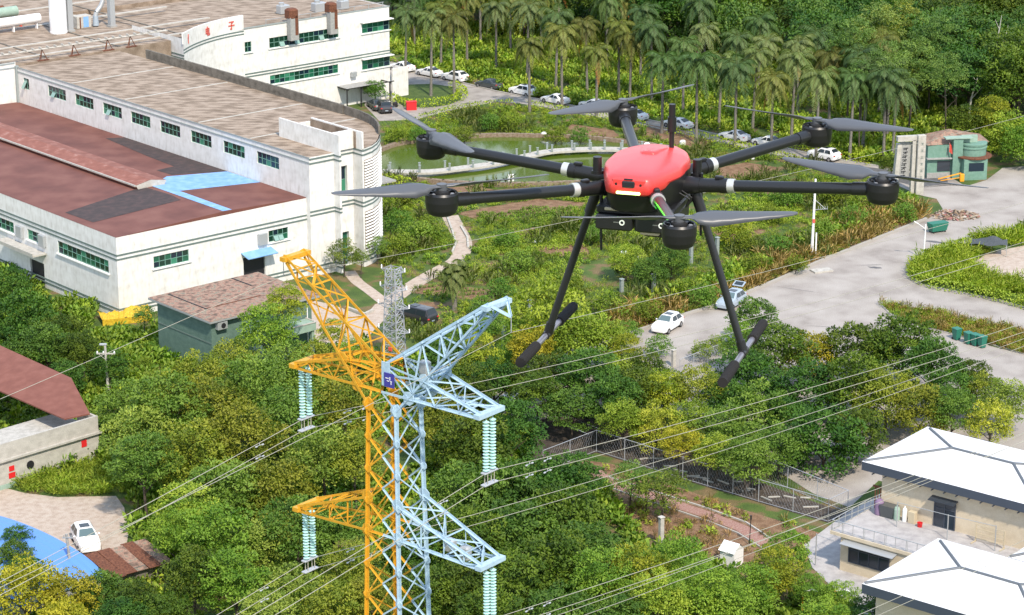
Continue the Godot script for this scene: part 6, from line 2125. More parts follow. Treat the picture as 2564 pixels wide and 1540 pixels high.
func blade_mesh(hand: float) -> ArrayMesh:
	var m := MB.new()
	var st := [[0.0, 0.026, 0.010, 0.0], [0.035, 0.030, 0.010, 0.0], [0.06, 0.052, 0.008, 0.30], [0.10, 0.070, 0.007, 0.30], [0.16, 0.062, 0.006, 0.25], [0.24, 0.050, 0.005, 0.19], [0.31, 0.040, 0.004, 0.14], [0.352, 0.030, 0.003, 0.11], [0.37, 0.014, 0.002, 0.10]]
	var g := []
	for s in st:
		var row := []
		var b := Basis(Vector3.RIGHT, s[3] * 1.35)
		for p in [Vector2(-0.38, 0.0), Vector2(-0.2, 0.5), Vector2(0.15, 0.55), Vector2(0.62, 0.0), Vector2(0.15, -0.3), Vector2(-0.2, -0.4)]:
			row.append(Vector3(s[0], 0.0002 + 0.06 * s[0] * s[0], 0) + (b * Vector3(0, p.y * s[2], p.x * s[1] * 1.2)) * Vector3(1, 1, hand))
		g.append(row)
	if hand < 0.0:
		for row in g:
			row.reverse()
	skin(m, g)
	for j in range(1, 5):
		m.tri(g[-1][0], g[-1][j], g[-1][j + 1])
	return m.mesh()


func build_drone() -> void:
	var o := thing("inspection_drone", "black six-armed drone with glossy red top shell and landing skids", "drone", Vector3(0.4628, 87.8696, -8.3456), deg_to_rad(-17))
	# red shell
	var outline := rounded([Vector2(-0.052, -0.225), Vector2(0.052, -0.225), Vector2(0.108, -0.155), Vector2(0.137, -0.07), Vector2(0.137, 0.07), Vector2(0.112, 0.155), Vector2(0.074, 0.262), Vector2(-0.074, 0.262), Vector2(-0.112, 0.155), Vector2(-0.137, 0.07), Vector2(-0.137, -0.07), Vector2(-0.108, -0.155)], 1)
	var g := []
	for q in [[-0.034, 0.95, 0.0, 0.0], [-0.026, 1.0, 0.0, 0.0], [0.0, 1.0, 0.0, 0.0], [0.018, 0.985, 0.0, 0.0], [0.027, 0.955, 0.0, 0.0], [0.033, 0.90, -0.003, 0.0], [0.038, 0.80, -0.008, 0.0], [0.042, 0.64, -0.016, 0.0], [0.0455, 0.44, -0.028, 0.0], [0.048, 0.24, -0.04, 0.0], [0.049, 0.10, -0.05, 0.0], [0.049, 0.004, -0.05, 0.0]]:
		var row := []
		for p in outline:
			# the sides are cut higher over the arms, the nose reaches lower
			var lift := 0.0
			if q[0] < 0.0:
				lift = 0.022 * clampf((0.19 - p.y) / 0.05, 0.0, 1.0)
			row.append(Vector3(p.x * q[1], q[0] + lift * (1.0 if q[0] < -0.02 else 0.0), p.y * q[1] + q[2]))
		g.append(row)
	var m := MB.new()
	skin(m, g)
	var shell := part(o, "top_shell", m, M.drone_red)
	# spine and dark intake at the rear of the shell
	m = MB.new()
	var sp := rounded([Vector2(-0.02, -0.17), Vector2(0.02, -0.17), Vector2(0.05, -0.10), Vector2(0.032, 0.02), Vector2(-0.032, 0.02), Vector2(-0.05, -0.10)], 2)
	g = []
	for q in [[0.030, 1.0], [0.045, 0.98], [0.052, 0.85], [0.055, 0.5], [0.056, 0.01]]:
		var row := []
		for p in sp:
			row.append(Vector3(p.x * q[1], q[0] - 0.16 * maxf(0.0, -p.y - 0.06) * 0.5, -0.02 + p.y * q[1]))
		g.append(row)
	skin(m, g)
	part(shell, "spine", m, M.drone_red)
	m = MB.new()
	m.cbox(Vector3(0, -0.002, 0.254), Vector3(0.116, 0.056, 0.014), 0.006)
	var nose := part(o, "nose_panel", m, M.drone_red)
	m = MB.new()
	m.cbox(Vector3(0, 0.006, 0.2605), Vector3(0.044, 0.024, 0.01), 0.004)
	part(nose, "camera_window", m, M.dark)
	for x in [-0.042, 0.042]:
		m = MB.new()
		m.tube(Vector3(x, 0.006, 0.258), Vector3(x, 0.006, 0.263), 0.004, 0.004, 12)
		part(nose, "sensor", m, M.drone_black)
	m = MB.new()
	m.cbox(Vector3(0, 0.024, 0.261), Vector3(0.03, 0.004, 0.006), 0.001)
	part(nose, "slot", m, M.dark)
	var led := plain(Color(0.9, 1.0, 0.85), 0.3)
	led.emission_enabled = true
	led.emission = Color(0.75, 1.0, 0.55)
	led.emission_energy_multiplier = 2.2
	m = MB.new()
	m.cbox(Vector3(0, -0.023, 0.263), Vector3(0.082, 0.009, 0.008), 0.002)
	part(nose, "led_strip", m, led)
	var glow := AreaLight3D.new()
	glow.name = "led_light"
	glow.area_size = Vector2(0.08, 0.009)
	glow.light_color = Color(0.35, 1.0, 0.2)
	glow.light_energy = 0.012
	glow.shadow_enabled = true
	o.add_child(glow)
	glow.position = Vector3(0, -0.026, 0.27)
	glow.rotation = Vector3(-0.9, PI, 0)
	for q in [Vector3(0.03, 0.039, 0.075), Vector3(0.075, 0.034, 0.06), Vector3(0.09, 0.031, -0.03), Vector3(-0.06, 0.037, 0.09)]:
		m = MB.new()
		m.tube(q, q + Vector3(0, 0.004, 0), 0.003, 0.003, 8)
		part(shell, "screw", m, M.drone_black)
	# black lower body
	m = MB.new()
	var low := rounded([Vector2(-0.06, -0.20), Vector2(0.06, -0.20), Vector2(0.125, -0.13), Vector2(0.145, 0.0), Vector2(0.12, 0.13), Vector2(0.07, 0.235), Vector2(-0.07, 0.235), Vector2(-0.12, 0.13), Vector2(-0.145, 0.0), Vector2(-0.125, -0.13)], 1)
	g = []
	for q in [[-0.105, 0.86], [-0.095, 0.93], [-0.045, 0.98], [-0.012, 0.985], [0.0, 0.97]]:
		var row := []
		for p in low:
			row.append(Vector3(p.x * q[1], q[0], p.y * q[1]))
		g.append(row)
	skin(m, g)
	part(o, "lower_body", m, M.drone_black)
	m = MB.new()
	m.cbox(Vector3(0.0, -0.112, 0.02), Vector3(0.27, 0.03, 0.30), 0.006)
	part(o, "tray", m, M.drone_black)
	m = MB.new()
	m.cbox(Vector3(-0.075, -0.106, 0.176), Vector3(0.055, 0.010, 0.012), 0.002)
	part(o, "label_plate", m, M.beige)
	# two batteries side by side with their round switches
	for x in [-0.067, 0.069]:
		m = MB.new()
		m.cbox(Vector3(x, -0.150, 0.06), Vector3(0.128, 0.052, 0.27), 0.006)
		var bt := part(o, "battery", m, M.drone_black)
		m = MB.new()
		for i in 14:
			var a := TAU * i / 14.0
			m.box(Vector3(x + 0.03 + 0.0075 * cos(a), -0.146 + 0.0075 * sin(a), 0.196), Vector3(0.0038, 0.003, 0.003), Basis(Vector3.BACK, a))
		part(bt, "switch", m, M.paint_white)
		m = MB.new()
		for i in 5:
			m.box(Vector3(x + 0.002 + 0.0035 * i, -0.146, 0.1955), Vector3(0.0022, 0.003 if i % 2 else 0.0036, 0.002))
		part(bt, "lettering", m, M.rim)
	m = MB.new()
	m.cbox(Vector3(0.055, -0.181, 0.155), Vector3(0.066, 0.014, 0.05), 0.003)
	part(o, "label_plate", m, M.beige)
	m = MB.new()
	m.cbox(Vector3(0.06, -0.195, 0.09), Vector3(0.075, 0.022, 0.09), 0.005)
	part(o, "mount", m, M.drone_black)
	m = MB.new()
	m.cbox(Vector3(0.115, -0.188, 0.06), Vector3(0.06, 0.008, 0.11), 0.002)
	part(o, "base_plate", m, M.paint_white)
	m = MB.new()
	for i in 6:
		m.path([Vector3(0.12 + 0.01 * i, -0.06, 0.06 - 0.02 * i), Vector3(0.16 + 0.004 * i, -0.085, 0.05 - 0.02 * i), Vector3(0.145, -0.12, 0.03 - 0.012 * i)], 0.003, 5)
	part(o, "cable", m, M.black)
	# six arms, motors and propellers
	var R := 0.815
	var hands := [blade_mesh(1.0), blade_mesh(-1.0)]
	var can := MB.new()
	can.lathe([Vector2(0, -0.046), Vector2(0.036, -0.046), Vector2(0.046, -0.040), Vector2(0.052, -0.026), Vector2(0.055, 0.0), Vector2(0.0545, 0.024), Vector2(0.050, 0.031), Vector2(0.046, 0.030), Vector2(0.044, 0.022), Vector2(0.0, 0.022)], 28)
	var cm := can.mesh()
	# arm direction (degrees from x towards the rear) and where one blade points
	for q in [[-3.5, 164.0, 1], [55.5, 166.0, 0], [110.5, 238.0, 1], [173.5, 131.0, 0], [229.0, 216.0, 1], [291.0, 21.0, 0]]:
		var a := deg_to_rad(q[0])
		var d := Vector3(cos(a), 0.070, -sin(a))      # the arms rise a little towards the motors
		var z := Vector3(0, -0.0575, 0)
		var ar := holder(o, "arm")
		m = MB.new()
		m.tube(z + d * 0.09, z + d * 0.19, 0.036, 0.027, 14)
		part(ar, "root", m, M.drone_black)
		m = MB.new()
		m.tube(z + d * 0.185, z + d * 0.262, 0.0245, 0.0245, 16)
		m.tube(z + d * 0.262, z + d * 0.287, 0.0265, 0.0265, 16)
		m.cbox(z + d * 0.255 + Vector3(0, 0.028, 0), Vector3(0.03, 0.012, 0.02), 0.003, Basis(Vector3.UP, a))
		part(ar, "folding_joint", m, M.drone_black)
		m = MB.new()
		m.tube(z + d * 0.287, z + d * 0.311, 0.0242, 0.0242, 18)
		part(ar, "ring", m, M.ring)
		m = MB.new()
		m.tube(z + d * 0.31, z + d * (R - 0.035), 0.0198, 0.0198, 16)
		part(ar, "tube", m, M.carbon)
		m = MB.new()
		m.tube(z + d * (R - 0.10), z + d * (R - 0.03), 0.0225, 0.0235, 14)
		part(ar, "motor_clamp", m, M.carbon)
		var mo := holder(o, "motor", z + d * R)
		part(mo, "housing", cm, M.drone_black)
		m = MB.new()
		m.lathe([Vector2(0, 0.022), Vector2(0.026, 0.022), Vector2(0.026, 0.034), Vector2(0.014, 0.040), Vector2(0, 0.040)], 18)
		part(mo, "rotor", m, M.black)
		for i in 6:
			var e := TAU * i / 6.0
			m = MB.new()
			m.cbox(Vector3(0.036 * cos(e), 0.0255, 0.036 * sin(e)), Vector3(0.013, 0.008, 0.010), 0.002, Basis(Vector3.UP, -e))
			part(mo, "winding", m, M.rim if i % 2 == 0 else M.drone_black)
		var pr := holder(o, "propeller", z + d * R + Vector3(0, 0.049, 0))
		pr.rotation.y = deg_to_rad(q[1])
		var bm: ArrayMesh = hands[q[2]]
		part(pr, "blade", bm, M.blade)
		part(pr, "blade", bm, M.blade, Transform3D(Basis(Vector3.UP, PI), Vector3.ZERO))
		m = MB.new()
		m.tube(Vector3(0, -0.012, 0), Vector3(0, 0.008, 0), 0.019, 0.017, 16)
		part(pr, "hub", m, M.blade)
	m = MB.new()
	var f := Vector3(cos(deg_to_rad(291)), 0, -sin(deg_to_rad(291)))
	var green := plain(Color(0.1, 0.9, 0.15), 0.4)
	green.emission_enabled = true
	green.emission = Color(0.05, 0.9, 0.1)
	green.emission_energy_multiplier = 0.6
	m.box(f * 0.36 + Vector3(-0.021, -0.036, -0.006), Vector3(0.10, 0.004, 0.003), Basis(Vector3.UP, deg_to_rad(291)))
	part(o, "green_strip", m, green)  # thin green emissive strip set along the front arm
	# landing gear
	for s in [-1.0, 1.0]:
		var foot := Vector3(0.352 * s, -0.63, 0)
		m = MB.new()
		m.tube(Vector3(0.18 * s, -0.10, 0), foot, 0.0135, 0.0135, 14)
		part(o, "landing_leg", m, M.carbon)
		m = MB.new()
		m.tube(Vector3(0.17 * s, -0.075, 0), Vector3(0.205 * s, -0.175, 0), 0.019, 0.018, 14)
		part(o, "leg_socket", m, M.drone_black)
		var sk := holder(o, "skid", foot)
		m = MB.new()
		m.tube(Vector3(0, 0, -0.33), Vector3(0, 0, 0.33), 0.0105, 0.0105, 12)
		part(sk, "skid_tube", m, M.skid)
		m = MB.new()
		m.tube(Vector3(-0.012 * s, 0.04, 0), Vector3(0, -0.002, 0), 0.0165, 0.0165, 12)
		m.tube(Vector3(0, 0, -0.03), Vector3(0, 0, 0.03), 0.0145, 0.0145, 12)
		part(sk, "joint", m, M.drone_black)
		for z in [-1.0, 1.0]:
			m = MB.new()
			m.tube(Vector3(0, 0, 0.145 * z), Vector3(0, 0, 0.335 * z), 0.018, 0.018, 16)
			for i in 14:
				m.tube(Vector3(0, 0, (0.150 + 0.0132 * i) * z), Vector3(0, 0, (0.156 + 0.0132 * i) * z), 0.0188, 0.0188, 16, false)
			part(sk, "foam_grip", m, M.foam)
	# antennas
	m = MB.new()
	m.tube(Vector3(0.05, 0.03, -0.14), Vector3(0.05, 0.105, -0.14), 0.0085, 0.0085, 10)
	m.tube(Vector3(0.05, 0.100, -0.14), Vector3(0.05, 0.150, -0.14), 0.0155, 0.0155, 14)
	m.tube(Vector3(0.05, 0.150, -0.14), Vector3(0.05, 0.195, -0.14), 0.0115, 0.0115, 14)
	part(o, "mast_antenna", m, M.drone_black)
	for q in [Vector3(-0.15, 0.0, 0.10), Vector3(0.165, -0.02, -0.04)]:
		m = MB.new()
		m.tube(q, q + Vector3(0, 0.052, 0), 0.0155, 0.015, 16)
		m.tube(q - Vector3(0, 0.006, 0), q + Vector3(0, 0.004, 0), 0.022, 0.020, 12)
		part(o, "puck_antenna", m, M.drone_black)
	for q in [Vector3(-0.13, -0.17, 0.12), Vector3(0.185, -0.13, -0.02)]:
		m = MB.new()
		m.tube(q, q + Vector3(0.002, -0.10, 0), 0.0045, 0.0045, 8)
		m.tube(q + Vector3(0, 0.12, 0), q, 0.006, 0.006, 8)
		part(o, "whip_antenna", m, M.drone_black)


# ---- trees, palms, plants ---------------------------------------------------------------------------------
class Leaves:
	var v := PackedVector3Array()
	var n := PackedVector3Array()
	var c := PackedColorArray()

	func leaf(at: Vector3, d: Vector3, up: Vector3, length: float, width: float, col: Color) -> void:
		var s := d.cross(up).normalized() * width * 0.5
		var nn := s.cross(d).normalized()
		if nn.dot(up) < 0.0:
			nn = -nn
		nn = (nn * 0.5 + up.normalized() * 0.5).normalized()
		var mid := at + d * length * 0.45 + nn * length * 0.06
		var tip := at + d * length - nn * length * 0.08
		col = Color(col.r * 1.5, col.g * 1.42, col.b * 1.5)
		for p in [at, mid - s, tip, at, tip, mid + s]:
			v.append(p); n.append(nn); c.append(col)

	func mesh() -> ArrayMesh:
		var a := []
		a.resize(Mesh.ARRAY_MAX)
		a[Mesh.ARRAY_VERTEX] = v
		a[Mesh.ARRAY_NORMAL] = n
		a[Mesh.ARRAY_COLOR] = c
		var m := ArrayMesh.new()
		m.add_surface_from_arrays(Mesh.PRIMITIVE_TRIANGLES, a)
		return m


func rvec() -> Vector3:
	var z := rng.randf_range(-1, 1)
	var a := rng.randf() * TAU
	var r := sqrt(1 - z * z)
	return Vector3(r * cos(a), z, r * sin(a))


# a crown of radius 1: separate leaf clumps with dark gaps between them, each a loose ball of leaves
func crown_mesh(clumps: int, per: int, size: float, squash: float, base: Color, alt: Color, clump_r := 0.26, droop := 0.0) -> ArrayMesh:
	var l := Leaves.new()
	for i in clumps:
		var inner := i % 5 == 4
		var y := 1.0 - 1.62 * (i + 0.5) / clumps
		var a := i * 2.39996 + rng.randf() * 0.5
		var d := (Vector3(sqrt(1 - y * y) * cos(a), y, sqrt(1 - y * y) * sin(a)) + rvec() * 0.16).normalized()
		var rad := rng.randf_range(0.3, 0.62) if inner else rng.randf_range(0.68, 1.0)
		var cp := Vector3(d.x, d.y * squash, d.z) * rad
		var cr := clump_r * rng.randf_range(0.7, 1.3)
		var tint := base.lerp(alt, rng.randf())
		for j in per:
			var e := rvec()
			if e.y < -0.1:
				e.y *= -0.7
			var p := cp + Vector3(e.x, e.y * 0.8, e.z) * cr * rng.randf_range(0.6, 1.0)
			var dir := (e * 0.8 + rvec() * 0.7 - Vector3.UP * droop).normalized()
			var up := (e * 0.9 + Vector3.UP * 0.9 + rvec() * 0.35).normalized()
			var k := rng.randf_range(0.85, 1.15)
			l.leaf(p, dir, up, size * rng.randf_range(0.7, 1.3), size * 0.55, Color(tint.r * k, tint.g * k, tint.b * k))
	return l.mesh()


func trunk_mesh(h: float, r: float, limbs: int, spread: float) -> ArrayMesh:
	var m := MB.new()
	var top := Vector3(0.05 * h, h, 0.03 * h)
	m.path([Vector3.ZERO, Vector3(0.03 * h, h * 0.5, 0), top], r, 7)
	m.tube(Vector3(0, -0.1, 0), Vector3(0.01 * h, h * 0.2, 0), r * 1.6, r, 7)
	for i in limbs:
		var a := TAU * (i + rng.randf() * 0.6) / limbs
		var s := Vector3(0.03 * h, h * rng.randf_range(0.55, 0.95), 0)
		var e := s + Vector3(cos(a) * spread, spread * rng.randf_range(0.6, 1.1), sin(a) * spread)
		m.tube(s, s.lerp(e, 0.5) + Vector3.UP * 0.05 * spread, r * 0.55, r * 0.38, 6)
		m.tube(s.lerp(e, 0.5) + Vector3.UP * 0.05 * spread, e, r * 0.38, r * 0.15, 5)
	return m.mesh()


var crowns := {}
var looks := {
	"a": "olive green broadleaf tree", "b": "bright green leafy tree", "c": "dark green rounded tree", "d": "dense dark forest tree", "y": "yellow-green tree", "e": "tall pale green gum tree", "s": "low green bush", "t": "small slender garden tree"}
var grown := []


func make_crowns() -> void:
	var C := func(r: float, g: float, b: float) -> Color: return Color(r, g, b)
	var spec := {
		"a": [4, 74, 84, 0.085, 0.92, C.call(0.085, 0.145, 0.018), C.call(0.21, 0.27, 0.042), 0.24, 0.1],
		"b": [3, 70, 84, 0.085, 0.98, C.call(0.11, 0.19, 0.018), C.call(0.26, 0.33, 0.036), 0.25, 0.1],
		"c": [4, 72, 80, 0.095, 0.92, C.call(0.035, 0.085, 0.013), C.call(0.10, 0.175, 0.024), 0.23, 0.1],
		"d": [4, 60, 60, 0.105, 1.0, C.call(0.03, 0.08, 0.016), C.call(0.11, 0.185, 0.032), 0.28, 0.1],
		"y": [2, 70, 76, 0.09, 0.92, C.call(0.17, 0.21, 0.018), C.call(0.34, 0.36, 0.04), 0.24, 0.1],
		"e": [3, 90, 60, 0.078, 1.4, C.call(0.085, 0.14, 0.03), C.call(0.22, 0.28, 0.06), 0.22, 0.35],
		"s": [3, 34, 56, 0.13, 0.8, C.call(0.065, 0.135, 0.015), C.call(0.17, 0.26, 0.035), 0.34, 0.0],
		"t": [2, 44, 54, 0.11, 0.95, C.call(0.06, 0.12, 0.02), C.call(0.15, 0.24, 0.04), 0.27, 0.2]}
	for k in spec:
		var s: Array = spec[k]
		crowns[k] = []
		for i in s[0]:
			crowns[k].append([crown_mesh(s[1], s[2], s[3], s[4], s[5], s[6], s[7], s[8]), null])


func tree(at: Vector3, r: float, kind: String, group := "") -> void:
	# at is the middle of the crown
	var v: Array = crowns[kind][rng.randi() % crowns[kind].size()]
	var bush := kind == "s"
	var o := thing("bush" if bush else "forest_tree" if kind == "d" else "gum_tree" if kind == "e" else "broadleaf_tree", "", "bush" if bush else "tree", Vector3(at.x, 0, at.z), 0.0, group)
	var h := maxf(at.y, 0.1)
	if not bush:
		h += rng.randf_range(-0.34, 0.26) * r
	var lo := h - 0.35 * r if not bush else 0.2
	part(o, "trunk", trunk_mesh(maxf(lo, 0.3), clampf(0.045 * r, 0.05, 0.3), 5 if not bush else 3, r * 0.6), M.bark, Transform3D(Basis(Vector3.UP, rng.randf() * TAU), Vector3.ZERO))
	r *= 1.08
	var b := Basis(Vector3.UP, rng.randf() * TAU) * Basis.from_scale(Vector3(r * rng.randf_range(0.92, 1.08), r * rng.randf_range(0.9, 1.1), r * rng.randf_range(0.92, 1.08)))
	part(o, "foliage" if bush else "crown", v[0], M.leaves[rng.randi() % 5], Transform3D(b, Vector3(0, h, 0)))
	grown.append([o, looks[kind], at])


# every plant is named after the nearest landmark, the side it stands on and its turn from there
func name_plants() -> void:
	var marks := [["yellow-blue tower", Vector3(-11.2, 0, -230.32)], ["grey lattice tower", Vector3(-12.84, 0, -262.93)], ["green house", Vector3(-32.32, 0, -276.23)], ["red-roofed house", Vector3(-48.88, 0, -245.66)], ["blue arched roof", Vector3(-42.52, 0, -207.93)], ["parked white suv, lower left", Vector3(-38.97, 0, -213.06)], ["white suv on the road", Vector3(17.96, 0, -277)], ["white gate posts", Vector3(20.44, 0, -264.35)], ["dark fenced plot", Vector3(6.95, 0, -240.75)], ["pink brick path", Vector3(18.1, 0, -219.64)], ["white garden hut", Vector3(19.72, 0, -208.68)], ["white-roofed house", Vector3(37.58, 0, -219.64)], ["lower white roof", Vector3(34.84, 0, -201.6)], ["four wheelie bins", Vector3(52, 0, -271.36)], ["refuse container", Vector3(55.92, 0, -318.43)], ["gatehouse", Vector3(63.92, 0, -345.26)], ["pond", Vector3(-2.13, 0, -353.72)], ["garden path", Vector3(-7.26, 0, -312.52)], ["black van", Vector3(-11.27, 0, -280.14)], ["office wing", Vector3(-21.32, 0, -415.88)], ["dark sedan", Vector3(-3.78, 0, -405.61)], ["grey-blue car", Vector3(26.11, 0, -286.11)], ["white street lamp", Vector3(52.08, 0, -305.7)], ["concrete pole", Vector3(37.87, 0, -305.33)], ["low factory hall", Vector3(-51.1, 0, -285.78)], ["last parked car", Vector3(45.63, 0, -357.65)], ["avenue bend", Vector3(19.52, 0, -379.67)], ["island plot", Vector3(64.8, 0, -303.12)], ["thin pole at the right edge", Vector3(50.72, 0, -241.72)]]
	var sets := {}
	for t in grown:
		var best: Array = marks[0]
		for m in marks:
			if (m[1] - t[2]).length_squared() < (best[1] - t[2]).length_squared():
				best = m
		var d: Vector3 = t[2] - best[1]
		d.y = 0
		var side := "left of" if d.x < 0 else "right of"
		if absf(d.z) > absf(d.x):
			side = "behind" if d.z < 0 else "in front of"
		var key := "%s|%s the %s" % [t[1], side, best[0]]
		if not sets.has(key):
			sets[key] = []
		sets[key].append([d.length(), t[0]])
	var rank := ["nearest", "second nearest", "third nearest", "fourth nearest", "fifth nearest", "sixth nearest", "seventh nearest", "eighth nearest", "ninth nearest", "tenth nearest"]
	for key in sets:
		var s: Array = sets[key]
		s.sort_custom(func(a, b): return a[0] < b[0])
		var p: PackedStringArray = key.split("|")
		for i in s.size():
			var o: Node3D = s[i][1]
			if s.size() == 1:
				o.set_meta("label", "%s %s" % [p[0], p[1]])
			else:
				o.set_meta("label", "%s, %s %s" % [p[0], rank[i] if i < 10 else "%dth nearest" % (i + 1), p[1]])


func open_ground(p: Vector2) -> bool:
	for g in G:
		if Geometry2D.is_point_in_polygon(p, g[0]):
			return false
	return true


